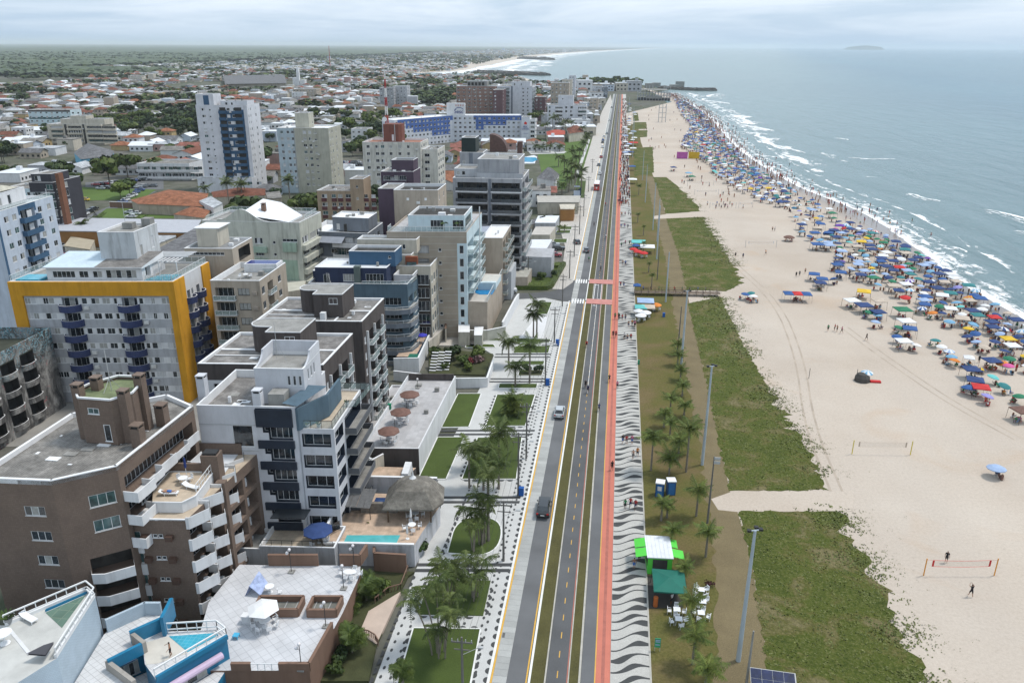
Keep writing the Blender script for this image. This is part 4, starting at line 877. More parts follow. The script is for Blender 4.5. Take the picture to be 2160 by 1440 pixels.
# walls: polygon prism; window openings set as shallow bays on each visible edge
def polywall(B,pts,z0,z1,m,holes,name='wall'):
 b=MB();mats=[m,M_DARKIN];later=[]
 for e,(p,q)in enumerate(zip(pts,pts[1:]+pts[:1])):
  L_=HYP(q[0]-p[0],q[1]-p[1]);dx,dy=(q[0]-p[0])/L_,(q[1]-p[1])/L_;ix,iy=-dy,dx;hs=[h for h in holes if h[0]==e]
  us=sorted({0,L_}|{x for h in hs for x in h[1:3]});zs=sorted({z0,z1}|{x for h in hs for x in h[3:5]})
  P=lambda u,z,d=0:(p[0]+dx*u+ix*d,p[1]+dy*u+iy*d,z)
  for u0,u1 in zip(us,us[1:]):
   for q0,q1 in zip(zs,zs[1:]):
    if any(h[1]<(u0+u1)/2<h[2]and h[3]<(q0+q1)/2<h[4]for h in hs):continue
    b.quad(P(u0,q0),P(u1,q0),P(u1,q1),P(u0,q1))
  for h in hs:
   _,u0,u1,q0,q1=h[:5];d=h[5]if len(h)>5 else.15
   b.quad(P(u0,q0),P(u0,q1),P(u0,q1,d),P(u0,q0,d));b.quad(P(u1,q0),P(u1,q0,d),P(u1,q1,d),P(u1,q1));b.quad(P(u0,q0),P(u0,q0,d),P(u1,q0,d),P(u1,q0));b.quad(P(u0,q1),P(u1,q1),P(u1,q1,d),P(u0,q1,d));b.quad(P(u0,q0,d),P(u1,q0,d),P(u1,q1,d),P(u0,q1,d),1)
   if len(h)<=6 or h[6]:pt=P(u0,q0,d-.1);later.append((pt,ATN(dy,dx),u1-u0,q1-q0,max(1,round((u1-u0)/.75)),h[7]if len(h)>7 else None))
 o=B.part(name,b,mats)
 for pt,r,w__,h__,n,pn in later:window(B.root,pt[0],pt[1],pt[2],r,w__,h__,n,None,pn)
 return o
hs=[]
e0=HYP(out[1][0]-out[0][0],out[1][1]-out[0][1])
for f in range(6):hs.append((0,e0-3.5+f*.10,e0-1.3+f*.10,H_-4.1-f*2.95,H_-3.0-f*2.95,.15,1,'kdkdcd'[f]))
for f in range(2):hs.append((1,2.9,5.4,H_-4.0-f*2.95,H_-2.6-f*2.95,.15,1,'t'))
for f in range(4):hs.append((1,1.9,5.9,H_-12.2-f*2.85,H_-9.9-f*2.85,1.6,0))
for f in range(3):hs.append((2,.8+.0,14.2,H_-4.0-f*2.85,H_-1.7-f*2.85,1.5,1,'d'))
polywall(B,out,0,H_,P_BROWN,hs)
b=MB();b.poly([(p[0],p[1],H_-.45)for p in out]);B.part('roof',b,M_FIB)
b=MB()
for p,q in zip(out,out[1:]+out[:1]):
 L_=HYP(q[0]-p[0],q[1]-p[1]);nx,ny=-(q[1]-p[1])/L_*.32,(q[0]-p[0])/L_*.32
 b.prism([(p[0],p[1]),(q[0],q[1]),(q[0]+nx,q[1]+ny),(p[0]+nx,p[1]+ny)],H_-.44,H_+.1)
B.part('parapet_coping',b,M_COP)
for i in range(4):x,y=-58.6+i*1.15,67.6+i*1.25;b=MB();b.box(x,y,H_-.44,x+1.4,y+.8,H_-.36);B.part('roof_patch',b,M_CONCR if i%3 else M_COP)
for i in range(16):x,y=RU(-61,-52),RU(66,80);b=MB();b.box(x,y,H_-.44,x+RU(.2,.7),y+RU(.2,.5),H_-.38);B.part('roof_debris',b,M_COP)
tow=[at(u,v,26)[:2]for u,v in((175,845),(243,850),(290,835),(312,810),(307,800),(260,798),(200,815),(168,830))]
tow=[(p[0]-1.0,p[1]+.6)for p in tow]
polywall(B,tow,H_-.4,26.0,P_BROWN,[(0,.9,2.2,24.2,24.9,.1,1,'t'),(0,2.4,3.2,H_,H_+2.0,.1,1,'d')],name='stair_tower')
b=MB();b.poly([(p[0],p[1],25.6)for p in tow]);B.part('tower_roof',b,mat('algae_roof',(.16,.19,.10),.9,.35,.8,fine=.3))
b=MB()
for p,q in zip(tow,tow[1:]+tow[:1]):b.tube((p[0],p[1],26.05),(q[0],q[1],26.05),.14,n=4)
B.part('parapet_coping',b,M_COP)
for(u,v,z1)in((160,815,27.2),(258,828,26.9),(200,800,27.2),(292,795,27.4)):
 x,y=at(u,v,z1)[:2];B.chimney(x-1,y+.4,H_-.4,z1,P_BROWN,.95)
for(u,v,z1)in((278,898,H_+2.3),(330,855,H_+2.3)):
 x,y=at(u,v,z1)[:2];B.chimney(x-.4,y,H_-.4,z1,P_BROWN,1.1)
b=MB();tx,ty=sum(p[0]for p in tow)/8,sum(p[1]for p in tow)/8;b.tube((tx,ty,25.6),(tx,ty,30.5),.04,n=4);[b.tube((tx,ty,27.2),(tx+COS(a)*1.1,ty+SIN(a)*1.1,25.7),.03,n=3)for a in(.3,2.4,4.5)];B.part('antenna_mast',b,M_ALU)
# upper stepped white balconies on the recessed face (edge 2)
p,q=out[2],out[3];L_=HYP(q[0]-p[0],q[1]-p[1]);dx,dy=(q[0]-p[0])/L_,(q[1]-p[1])/L_
for f in range(3):
 z=H_-4.05-f*2.85
 for k,(u0,u1,dd)in enumerate(((.2,3.4,1.7),(3.4,6.0,1.1),(6.0,9.0,.9),(9.0,12.0,.7),(12.,14.6,.5))):
  b=MB();P=lambda u,d,z_:(p[0]+dx*u+dy*d,p[1]+dy*u-dx*d,z_)
  c=[P(u0,0,z-.2),P(u1,0,z-.2),P(u1,dd,z-.2),P(u0,dd,z-.2),P(u0,0,z),P(u1,0,z),P(u1,dd,z),P(u0,dd,z)];kk=len(b.v);b.v+=c
  for qq in((4,5,6,7),(0,3,2,1),(2,3,7,6),(0,1,5,4),(1,2,6,5),(3,0,4,7)):b.f.append(tuple(kk+i for i in qq));b.m.append(0)
  for(a0,a1,d0,d1)in((u0,u1,dd-.12,dd),(u0,u0+.12,0,dd-.12)):
   hgt=1.0 if k%2==0 else.72;c=[P(a0,d0,z),P(a1,d0,z),P(a1,d1,z),P(a0,d1,z),P(a0,d0,z+hgt),P(a1,d0,z+hgt),P(a1,d1,z+hgt),P(a0,d1,z+hgt)];kk=len(b.v);b.v+=c
   for qq in((4,5,6,7),(2,3,7,6),(0,1,5,4),(1,2,6,5),(3,0,4,7)):b.f.append(tuple(kk+i for i in qq));b.m.append(0)
  B.part('balcony',b,M_WHT)
  # balconies in the corner bay (edge 1)
p,q=out[1],out[2];L_=HYP(q[0]-p[0],q[1]-p[1]);dx,dy=(q[0]-p[0])/L_,(q[1]-p[1])/L_
for f in range(4):
 z=H_-12.2-f*2.85;P=lambda u,d:(p[0]+dx*u+dy*d,p[1]+dy*u-dx*d)
 oo=[P(1.8,0),P(1.8,.9),P(3.0,1.5),P(5.9,1.5),P(5.9,0)];b=MB();b.prism(oo[::-1],z-.2,z,bot=True)
 for a,c in zip(oo,oo[1:]):b.prism([a,c,(c[0]-dy*.0-.1*dx,c[1]+.12),(a[0]-.1*dx,a[1]+.12)],z,z+1.0)
 B.part('balcony',b,M_WHT)
 # lower wing with the sun terrace
H3=14.0;w0,w1=at(268,1095,H3)[:2],at(392,1097,H3)[:2];far_=(w1[0]+1.2,w1[1]+15.5)
wing=[w0,w1,far_,(w0[0]+1.2,w0[1]+15.5)];hs=[]
for f in range(5):
 z=H3-2.75-f*2.8;hs+=[(0,.3,1.15,z,z+1.25,.15,1,'t'),(0,2.5,3.0,z+.5,z+.95,.12,1,'d'),(0,3.1,3.6,z+.5,z+.95,.12,1,'d')]
 hs+=[(1,.4,3.6,z-.85,z+1.35,1.6,1,'d'),(1,4.2,6.6,z-.85,z+1.35,1.6,1,'d'),(1,8.3,11.4,z-.85,z+1.35,1.6,1,'d'),(1,11.9,14.4,z-.85,z+1.35,1.6,1,'d')]
polywall(B,wing,0,H3,P_BROWN,hs)
b=MB();b.poly([(p[0],p[1],H3-.12)for p in wing]);B.part('terrace_floor',b,tiles('cream_floor',(.50,.41,.31),(.40,.33,.25),.6,.6,.02))
ddx,ddy=(w1[0]-w0[0]),(w1[1]-w0[1]);LL=HYP(ddx,ddy);ddx/=LL;ddy/=LL;nx_,ny_=-ddy,ddx
def wp(a,bq,z=0):return(w0[0]+ddx*a+nx_*bq,w0[1]+ddy*a+ny_*bq,z)
def wbox(name,a0,b0,z0,a1,b1,z1,m):
 b=MB();b.box(a0,b0,z0,a1,b1,z1,f=lambda x,y,z:wp(x,y,z));return B.part(name,b,m)
for f in range(5):
 z=H3-2.75-f*2.8
 wbox('spandrel_panel',.25,-.12,z-1.45,1.3,-.004,z-.12,M_WHT)
 for a in(1.35,4.0):
  b=MB();b.box(a,-.55,z+.35,a+.75,-.004,z+.95,f=lambda x,y,zz:wp(x,y,zz));B.part('air_conditioner',b,mat('brown_ac',(.10,.06,.045),.6))
wbox('parapet',0,0,H3-.1,LL,.18,H3+.1,M_COP)
# raised sun deck
deck=[wp(2.2,1.6),wp(5.4,1.6),wp(6.4,3.0),wp(6.4,8.2),wp(1.2,8.2),wp(1.2,4.0)];b=MB();b.prism([(p[0],p[1])for p in deck],H3-.1,H3+1.15,0,mt=1);B.part('sun_deck',b,[M_WHT,MATS['cream_floor']])
b=MB()
for p,q in zip(deck,deck[1:3]+deck[3:]):b.tube((p[0],p[1],H3+1.2),(q[0],q[1],H3+1.2),.09,n=4)
B.part('deck_edge',b,M_COP)
b=MB();a_,c_2=wp(6.3,3.6),wp(6.3,8.0)
for k in range(7):t=k/6;x,y=a_[0]+(c_2[0]-a_[0])*t,a_[1]+(c_2[1]-a_[1])*t;b.tube((x,y,H3+1.1),(x,y,H3+2.3),.03,n=4)
b.tube((*a_[:2],H3+2.3),(*c_2[:2],H3+2.3),.04,n=4);b.tube((*a_[:2],H3+1.7),(*c_2[:2],H3+1.7),.03,n=4);B.part('railing',b,M_FRAME)
wbox('terrace_wall',-.6,8.3,H3-.1,6.6,8.6,H3+2.2,P_BROWN);wbox('chimney',5.2,8.0,H3-.1,7.2,9.6,H3+3.4,P_BROWN);wbox('chimney_grille',5.4,8.2,H3+3.4,7.0,9.3,H3+3.65,M_BLACK)
wbox('terrace_wall',7.4,14.8,H3-.1,-.6,15.2,H3+1.4,P_BROWN);wbox('terrace_floor',-.6,8.7,H3-.08,6.9,14.7,H3+.02,M_STEELROOF)
wbox('facade_pier',6.9,7.1,0,8.0,8.0,H3+.4,P_BROWN)
# glazed veranda
b=MB();b.quad(wp(-.6,2.4,H3+2.6),wp(.7,2.0,H3+1.9),wp(.9,6.6,H3+1.9),wp(-.6,6.6,H3+2.6));B.part('veranda_roof',b,mat('red_brown_sheet',(.16,.05,.035),.7))
for i in range(6):q=wp(.75,2.2+i*.75,H3+.5);window(B.root,*q,ATN(ny_,nx_),.7,1.3,1,None,'d')
# stepped white balconies of the seaward face: each storey two zigzag trays either side of the pier
for f in range(6):
 z=H3-3.6-f*2.8+(2.8 if f==0 else 2.8)
 for(t0,segs)in((-.15,((0,2.1,.5),(1.9,3.75,1.9))),(3.65,((0,1.8,.9),(1.6,3.45,2.1))),(8.05,((0,1.9,.9),(1.7,3.6,2.0))),(11.7,((0,1.6,.8),(1.4,3.5,1.8)))):
  zz=z
  pts=[];b=MB()
  u0=t0;d_in=.3;us=[(t0,.35),(t0+segs[0][1]*.95,segs[1][2]),(t0+segs[1][1],segs[1][2]*.62)]
  Q=lambda u,d:wp(LL+d,u)
  ring=[Q(t0,0)]+[Q(*x)for x in us]+[Q(t0+segs[1][1],0)]
  ring=[(p_[0],p_[1])for p_ in ring];b.prism(ring,zz-.22,zz,bot=True)
  for i,(a,c)in enumerate(zip(ring,ring[1:])):
   hg=(1.2,1.2,.72,1.1)[min(i,3)]if i<4 else 1
   cx_,cy_=sum(p_[0]for p_ in ring)/5,sum(p_[1]for p_ in ring)/5;sh=lambda p_:(p_[0]+(cx_-p_[0])*.08,p_[1]+(cy_-p_[1])*.08)
   b.prism([a,c,sh(c),sh(a)],zz,zz+hg)
  ob=B.part('balcony',b,M_WHT)
  r=MB();a,c=ring[2],ring[3];r.tube((*a,zz+1.0),(*c,zz+1.0),.035,n=4)
  for k in range(4):t=k/3;r.tube((a[0]+(c[0]-a[0])*t,a[1]+(c[1]-a[1])*t,zz+.6),(a[0]+(c[0]-a[0])*t,a[1]+(c[1]-a[1])*t,zz+1.0),.02,n=3)
  B.part('railing',r,M_BLACK,parent=ob)
  if f>0 and RN()<.85:
   x,y,_=wp(LL+.45,t0+1.9);tag(link('plastic_table',ME_TABLE,None,(x,y,zz+.005),0,.7),'white table on the '+('','first','second','third','fourth','fifth')[f]+' balcony row under the brown sun deck, '+('nearest','second','third','farthest')[int(t0/3.9+.3)]+' bay','table','tables on the brown block balconies')
   # sun terrace furniture
x,y,_=wp(4.0,5.6);z=H3+1.15;table(x,y,z,'round white table beside the closed blue parasol on the brown block sun deck',sc=1.1)
for k,(dx_,dy_,r)in enumerate(((-.7,.5,1.2),(.5,.7,-.5))):chair(x+dx_,y+dy_,z,r,'white plastic chair by the round table on the brown sun deck, '+('left' if k==0 else 'right')+' one of two')
parasol(x-.05,y+.9,z,1.2,3.0,mat('canvas_deep_blue',(.02,.04,.16)),'closed deep blue parasol standing on the brown block sun deck',open_=False)
def lounger(x,y,z,r,label):
 b=MB();b.box(-.32,-1.0,.28,.32,.55,.36)
 b.quad((-.32,.55,.36),(.32,.55,.36),(.32,1.05,.62),(-.32,1.05,.62));b.quad((-.32,.55,.30),(-.32,1.05,.56),(.32,1.05,.56),(.32,.55,.30));[b.box(sx,sy,0,sx+.06,sy+.06,.28)for sx in(-.3,.24)for sy in(-.9,.4)]
 return tag(b.build('sun_lounger',MATS['white_plastic'],None,(x,y,z),rot=r),label,'sun lounger')
x,y,_=wp(5.3,4.6);lounger(x,y,z,R_(75),'empty white sun lounger beside the round table on the brown sun deck')
x2,y2,_=wp(3.4,3.2);lounger(x2,y2,z,R_(100),'white sun lounger with a sunbather on it, on the brown sun deck');SUNBATHER=(x2,y2,z+.38,R_(100))
# ------------------------------------------------------------ rest of the front row, courts and terraces
def wallrun(name,pts,z0,z1,m,th=.2,cap=None,label=None,cat=None,parent=None,closed=False):
 """free-standing wall along points (x,y); one mesh per run, coping as its part"""
 root=parent or empty(name,(pts[0][0],pts[0][1],0),0,label,cat);ox,oy=(pts[0][0],pts[0][1])if not parent else(parent.location.x,parent.location.y)
 b=MB();c=MB();pr=list(zip(pts,pts[1:]))+([(pts[-1],pts[0])]if closed else[])
 for p,q in pr:
  L_=HYP(q[0]-p[0],q[1]-p[1])or 1;nx,ny=-(q[1]-p[1])/L_*th/2,(q[0]-p[0])/L_*th/2
  f=lambda k:[(p[0]-nx*k-ox,p[1]-ny*k-oy),(q[0]-nx*k-ox,q[1]-ny*k-oy),(q[0]+nx*k-ox,q[1]+ny*k-oy),(p[0]+nx*k-ox,p[1]+ny*k-oy)]
  b.prism(f(1),z0,z1);c.prism(f(1.35),z1,z1+.07)
 b.build('wall',m,root);c.build('coping',cap or M_COP,root);return root
def slabpoly(name,pts,z0,z1,m,mt=None,label=None,cat=None):
 b=MB();q=[(p[0],p[1])for p in pts]
 ar=sum(a[0]*c[1]-c[0]*a[1]for a,c in zip(q,q[1:]+q[:1]));q=q if ar>0 else q[::-1]
 b.prism(q,z0,z1,0,mt=1 if mt else None);o=b.build(name,[m]+([mt]if mt else[]))
 if label:tag(o,label,cat)
 else:o['kind']='structure'
 return o
 # ---- bright blue block at the bottom left
TB=lambda x,y,z:at(x/3.6,1040+y/3.6,z)
P_CYAN=tiles('cyan_tile_wall',(.02,.20,.36),(.03,.15,.26),.15,.15,.02,axis='xz',rough=.35,var=.06);P_PALE=tiles('pale_blue_tile_wall',(.44,.53,.60),(.30,.38,.45),.30,.15,.02,axis='xz',rough=.5,var=.05,offset=.5);P_WTILE=tiles('white_roof_tiles',(.62,.62,.62),(.36,.36,.36),.62,.62,.03,rot=.5,rough=.5,var=.04)
B=Bldg('apartment_building','white and bright blue tiled block with rooftop pools in the bottom left corner','apartment building',(0,0),0,90)
def bpoly(name,pts,m,label=None):b=MB();b.poly(pts);return B.part(name,b,m,label)
def bwall(name,p,q,z0,z1,m,th=.3,side=1):
 b=MB();L_=HYP(q[0]-p[0],q[1]-p[1]);nx,ny=-(q[1]-p[1])/L_*th*side,(q[0]-p[0])/L_*th*side
 pts=[(p[0],p[1]),(q[0],q[1]),(q[0]+nx,q[1]+ny),(p[0]+nx,p[1]+ny)];b.prism(pts if side>0 else pts[::-1],z0,z1);return B.part(name,b,m)
zt=6.2;zl=10.4
L1,L2,L3,L4=[TB(x,y,zl+1.0)[:2]for x,y in((20,935),(650,670),(712,722),(418,1180))]
L5=TB(300,1370,zl-1)[:2];L0=(L1[0]-14,L1[1]-2);LB=(L0[0],L0[1]-26)
E5=(L4[0]-4.0,L4[1]-9.0)
outl=[L0,L1,L2,L3,L4,E5,(E5[0],28),(L0[0],28)]
b=MB();b.prism(outl[::-1],0,zl,0,mt=1);B.part('wall',b,[P_PALE,mat('pale_terrazzo',(.50,.50,.475),.6,.12,.5,grime=.1)])
b=MB()
for p,q in zip([L1,L2,L3],[L2,L3,L4]):
 nx,ny=(q[1]-p[1]),-(q[0]-p[0]);l_=HYP(nx,ny);nx,ny=nx/l_*.12,ny/l_*.12
 b.prism([(p[0],p[1]),(q[0],q[1]),(q[0]+nx*2,q[1]+ny*2),(p[0]+nx*2,p[1]+ny*2)],zl,zl+.35);k_=int(l_/.9)
 for k in range(k_+1):t=k/k_;x,y=p[0]+(q[0]-p[0])*t,p[1]+(q[1]-p[1])*t;b.tube((x,y,zl+.3),(x,y,zl+1.1),.045,n=4)
 b.tube((*p,zl+1.1),(*q,zl+1.1),.09,n=4);b.tube((*p,zl+.42),(*q,zl+.42),.06,n=4)
B.part('railing',b,M_FRAME)
bpoly('pool_floor',[(*TB(345,905,zl)[:2],zl+.02),(*TB(470,1022,zl)[:2],zl+.02),(*TB(655,770,zl)[:2],zl+.02)],tiles('green_pool',(.12,.19,.15),(.20,.26,.20),1.1,1.1,.05,rough=.1,var=.15))
b=MB();a,c=TB(345,900,zl)[:2],TB(655,765,zl)[:2];b.prism([a,c,(c[0],c[1]+.2),(a[0],a[1]+.2)],zl,zl+.25);B.part('pool_edge',b,P_CYAN)
bwall('retaining_wall',TB(60,1040,zl)[:2],TB(215,1230,zl)[:2],zl-1.8,zl+.05,M_WHT)
bpoly('lower_terrace',[(*L0,zl+.012),(E5[0],30,zl+.012),(E5[0]+.2,E5[1],zl+.012),(*TB(215,1235,zl)[:2],zl+.012),(*TB(60,1040,zl)[:2],zl+.012)],MATS['pale_terrazzo'])
b=MB();q=[TB(x,y,zl+.9)for x,y in((200,1215),(345,1225),(410,1125),(330,1150))];b.poly(q);b.poly([(p[0],p[1],p[2]-.15)for p in q][::-1]);B.part('slate_table',b,mat('slate',(.07,.07,.08),.6))
q=TB(40,1140,zl);o=table(q[0],q[1],zl+.03,'round table with a tan mosaic top on the bottom left terrace',sc=1.6)
q=TB(70,985,zl)
b=MB();b.lathe([(.3,0),(.42,.6)],8);[b.quad((0,0,.6),(.8*COS(a),.8*SIN(a),1.2),(.8*COS(a+.35),.8*SIN(a+.35),1.0),(.3*COS(a+.4),.3*SIN(a+.4),.6),1)for a in[k*.55 for k in range(12)]]
tag(b.build('potted_plant',[mat('grey_pot',(.3,.3,.3)),MATS['pot_leaf']],None,(q[0],q[1],zl+.02)),'grey pot plant at the pool edge of the bottom left terrace','plant pot')
q=TB(222,962,zl);tag(lounger(q[0],q[1],zl+.02,1.2,'small white seat beside the triangular rooftop pool'),None,'seat')
# right volume
zr=zt;RP=[TB(x,y,zr+1.1)[:2]for x,y in((1262,990),(1640,966),(1712,1022),(1168,1345))]
cor=RP[2];sw=TB(1170,1350,zr+.9)[:2]
body=[TB(790,1070,zr)[:2],TB(800,985,zr+1)[:2],TB(1100,850,zr+1)[:2],TB(1225,850,zr+1)[:2],(RP[0][0],RP[0][1]+.2),RP[1],RP[2],sw,TB(1100,1295,zr)[:2],TB(1083,1150,zr)[:2],TB(815,1272,zr)[:2],TB(1000,1445,zr)[:2],(TB(1000,1445,zr)[0],30),(E5[0]+.5,30),(E5[0]+.2,E5[1]-.1),(L4[0]+.15,L4[1]-.2)]
bl=MB();bl.prism([(E5[0]+.6,30),(cor[0]+.3,30),(cor[0]+.2,cor[1]-.4),(sw[0],sw[1]-.05)]+[TB(1100,1299,zr)[:2]]+[(body[9][0]+.3,body[9][1]-.4)]+[(body[10][0]+.4,body[10][1]-.1)],0,zr-2.9,0,mt=1);B.part('lower_terrace',bl,[P_CYAN,P_WTILE])
b=MB();b.prism(body[::-1],0,zr,0,mt=1);B.part('wall',b,[P_CYAN,P_WTILE])
bpoly('terrace_floor',[(*TB(x,y,zr)[:2],zr+.02)for x,y in((1110,1300),(1200,1290),(1430,1210),(1280,1085),(1250,1090),(1085,1140))],mat('cream_terrace',(.56,.53,.47),.7,.1))
bpoly('pool_water',[(*TB(x,y,zr)[:2],zr+.035)for x,y in((1283,1085),(1425,1205),(1660,1075),(1640,1060))],M_POOL)
bwall('curved_parapet_wall',body[1],body[2],zr-.0,zr+1.5,P_PALE,.3,-1);bwall('curved_parapet_wall',body[2],body[3],zr,zr+1.5,P_PALE,.3,-1)
a=TB(1215,870,zr+1.6)[:2];c=TB(1262,1085,zr)[:2];bwall('blue_end_wall',c,(c[0]-.6,c[1]+3.0),zr,zr+2.3,P_CYAN,.35)
a=TB(985,1050,zr+1.6)[:2];bwall('blue_wall',a,(c[0]-.3,c[1]+1.2),zr,zr+1.5,P_CYAN,.35)
a2=TB(1080,1145,zr+1.2)[:2];bwall('stone_coping_wall',a,a2,zr,zr+1.3,plaster('grey_coping',(.33,.31,.28)),.4);bwall('blue_wall',TB(820,1275,zr+1.2)[:2],a2,zr,zr+1.25,P_CYAN,.35)
bwall('stone_coping_wall',TB(795,1275,zr+1.0)[:2],TB(1000,1430,zr+1.0)[:2],zr-2.2,zr+1.0,MATS['grey_coping'],.4)
for(p_,q_,zz,dd)in((TB(815,1272,zr),TB(1083,1150,zr),zr-.55,-.25),(sw,cor,zr-1.5,-.3)):
 d=Vector((q_[0]-p_[0],q_[1]-p_[1])).normalized();n_=(d.y*-dd*-1,-d.x*-dd*-1);n_=(d.y*.3,-d.x*.3);L_=HYP(q_[0]-p_[0],q_[1]-p_[1])
 b=MB();b.tube((p_[0]+d.x*.3+n_[0],p_[1]+d.y*.3+n_[1],zz),(q_[0]-d.x*.9+n_[0],q_[1]-d.y*.9+n_[1],zz),.38,n=10);B.part('awning',b,mat('lavender_canvas',(.56,.44,.58),.7,.06))
 window(B.root,p_[0]+d.x*.8+n_[0]*.2,p_[1]+d.y*.8+n_[1]*.2,zr-2.85,ATN(d.y,d.x),L_*.55,1.5,4,M_ALU,'k')
b=MB()
rl=[(RP[0],RP[1]),(RP[1],RP[2]),(RP[2],sw)]
for p,q in rl:
 l_=HYP(q[0]-p[0],q[1]-p[1]);k_=max(1,int(l_/.95));b.tube((*p,zr+1.15),(*q,zr+1.15),.09,n=4);b.tube((*p,zr+.40),(*q,zr+.40),.07,n=4)
 for k in range(k_+1):t=k/k_;x,y=p[0]+(q[0]-p[0])*t,p[1]+(q[1]-p[1])*t;b.tube((x,y,zr),(x,y,zr+1.15),.045,n=4)
B.part('railing',b,M_FRAME)
bwall('blue_wall',sw,(RP[2][0],RP[2][1]),zr-.1,zr+.38,P_CYAN,.3,-1)
q=TB(1300,1235,zr);LEANER=(q[0],q[1],zr+.03)
# ---- tiled court of the brown block
CT=lambda x,y,z=3.5:at(400+x/4,1080+y/4,z)[:2]
P_BRW=plaster('brown_court_wall',(.20,.125,.09),.2);T_CRT=tiles('white_court_tiles',(.57,.575,.59),(.38,.385,.40),.85,.85,.035,rot=.72,rough=.45,var=.05)
court=[CT(60,1110),CT(150,1333),CT(355,1333),CT(1012,1333),CT(1215,985),CT(1290,850),CT(1440,520),CT(1440,448),CT(670,446),CT(420,440),CT(160,760)]
slabpoly('court_podium',court,0,3.5,P_BRW,T_CRT)
wl=wallrun('court_wall',[CT(355,1333),CT(520,1333)],3.5,4.4,P_BRW,.25,P_BRW,'low brown parapet along the near edge of the white tiled court','wall')
wallrun('x',[CT(755,1333),CT(1012,1333),CT(1205,985)],3.5,4.4,P_BRW,.25,P_BRW,parent=wl)
b=MB();p,q=CT(520,1333),CT(755,1333)
for k in range(5):t=k/4;x,y=p[0]+(q[0]-p[0])*t,p[1]+(q[1]-p[1])*t;b.tube((x-wl.location.x,y-wl.location.y,3.5),(x-wl.location.x,y-wl.location.y,4.35),.05,n=4)
b.tube((p[0]-wl.location.x,p[1]-wl.location.y,4.35),(q[0]-wl.location.x,q[1]-wl.location.y,4.35),.05,n=4);b.build('railing',M_FRAME,wl)
wallrun('court_wall',[CT(670,448),CT(1090,448)],3.5,5.0,P_BRW,.25,P_BRW,'brown wall behind the white tiled court, below the grey terrace wall','wall')
wallrun('court_wall',[CT(1270,448),CT(1440,450),CT(1500,360)],3.5,5.0,P_BRW,.25,P_BRW,'brown wall at the far right corner of the white tiled court','wall')
for i,(x0,x1,yt,yb,xo)in enumerate(((595,965,712,868,-55),(1045,1290,714,872,-55))):
 a,bq,c,d=CT(x0,yt,4.4),CT(x1,yt,4.4),CT(x1+xo,yb-45,4.4),CT(x0+xo,yb-45,4.4)
 wallrun('planter_box',[a,bq,c,d],3.45,4.5,P_BRW,.22,P_BRW,('left','right')[i]+' brown walled skylight well on the white tiled court','planter',closed=True)
 r=empty('skylight',(a[0],a[1],0),0,('left','right')[i]+' grey glazed skylight sunk inside the brown walled well','skylight');bb=MB();bb.poly([(p_[0]-a[0],p_[1]-a[1],3.8)for p_ in(a,bq,c,d)][::-1]);bb.build('glass_pane',mat('dusty_glass',(.20,.20,.18),.3,.3),r)
 bb=MB()
 for k in range(4):t=(k+.5)/4;bb.tube((a[0]+(bq[0]-a[0])*t-a[0],a[1]+(bq[1]-a[1])*t-a[1],3.86),(d[0]+(c[0]-d[0])*t-a[0],d[1]+(c[1]-d[1])*t-a[1],3.86),.05,n=4)
 bb.build('frame',M_ALU,r)
def globelamp(x,y,z,h,label,two=True,group=None):
 t=empty('lamp_post',(x,y,z),0,label,'lamp post',group);b=MB();b.tube((0,0,.1),(0,0,h),.045,n=6);b.build('pole',M_BLACK,t);b=MB();b.box(-.35,-.35,0,.35,.35,.14);b.build('base',M_CONCR,t)
 for k,(dx,dz)in enumerate(((.0,h+.15),(-.32,h-.35))if two else((0,h+.15),)):
  g=MB();g.lathe([(.02,dz-.2),(.15,dz-.14),(.2,dz),(.15,dz+.14),(.02,dz+.2)],8);g.build('globe',mat('opal_globe',(.75,.72,.72),.3),t,(dx,0,0),smooth=True)
  if dx:s=MB();s.tube((0,0,dz-.18),(dx,0,dz-.18),.02,n=4);s.build('arm',M_BLACK,t)
for x,y,l in((860,505,'far left twin globe lamp of the white tiled court'),(1390,470,'far right twin globe lamp of the white tiled court, beside the oval table'),(1300,645,'twin globe lamp of the court inside a curved railing'),(1150,965,'twin globe lamp of the court beside the right skylight well'),(945,1325,'twin globe lamp nearest the near edge of the court')):
 p=CT(x,y);globelamp(p[0],p[1],3.5,3.0,l)
p=CT(1355,545);o=table(p[0],p[1],3.52,'oval white table with chairs at the far right of the tiled court');o.scale=(1.7,1.,1)
for k in range(5):chair(p[0]+(-1.1,-.3,.5,1.2,.3)[k],p[1]+(.1,-.8,-.8,.2,.8)[k],3.52,(1.5,3.1,3.1,-1.5,0)[k],'white chair at the oval table of the tiled court',group='chairs at the oval court table')
p=CT(680,672);table(p[0],p[1],3.52,'round white table near the brown balconies on the court',sc=1.1);o=chair(p[0]+1.3,p[1]-.3,3.52,2,'pale blue chair beside the round white court table')
p=CT(640,965);parasol(p[0],p[1],3.5,1.75,2.9,mat('canvas_white',(.72,.72,.72),.8,.05),'big white parasol over the dining set on the tiled court',n=6,valance=.02);table(p[0],p[1]+.0,3.52,'white table under the big white parasol of the tiled court',sc=1.3)
for k in range(7):a=k*.9;chair(p[0]+1.25*COS(a),p[1]+1.1*SIN(a),3.52,a-1.57,'white chair around the table under the white court parasol',group='chairs under the white court parasol')
p=CT(395,1060);b=MB();b.box(-.3,-.3,.35,.3,.3,.45);[b.box(x,y,0,x+.08,y+.08,.36)for x in(-.28,.2)for y in(-.28,.2)];tag(b.build('stool',mat('blue_plastic',(.08,.42,.65),.4),None,(p[0],p[1],3.52)),'bright blue plastic stool at the corner of the tiled court','stool')
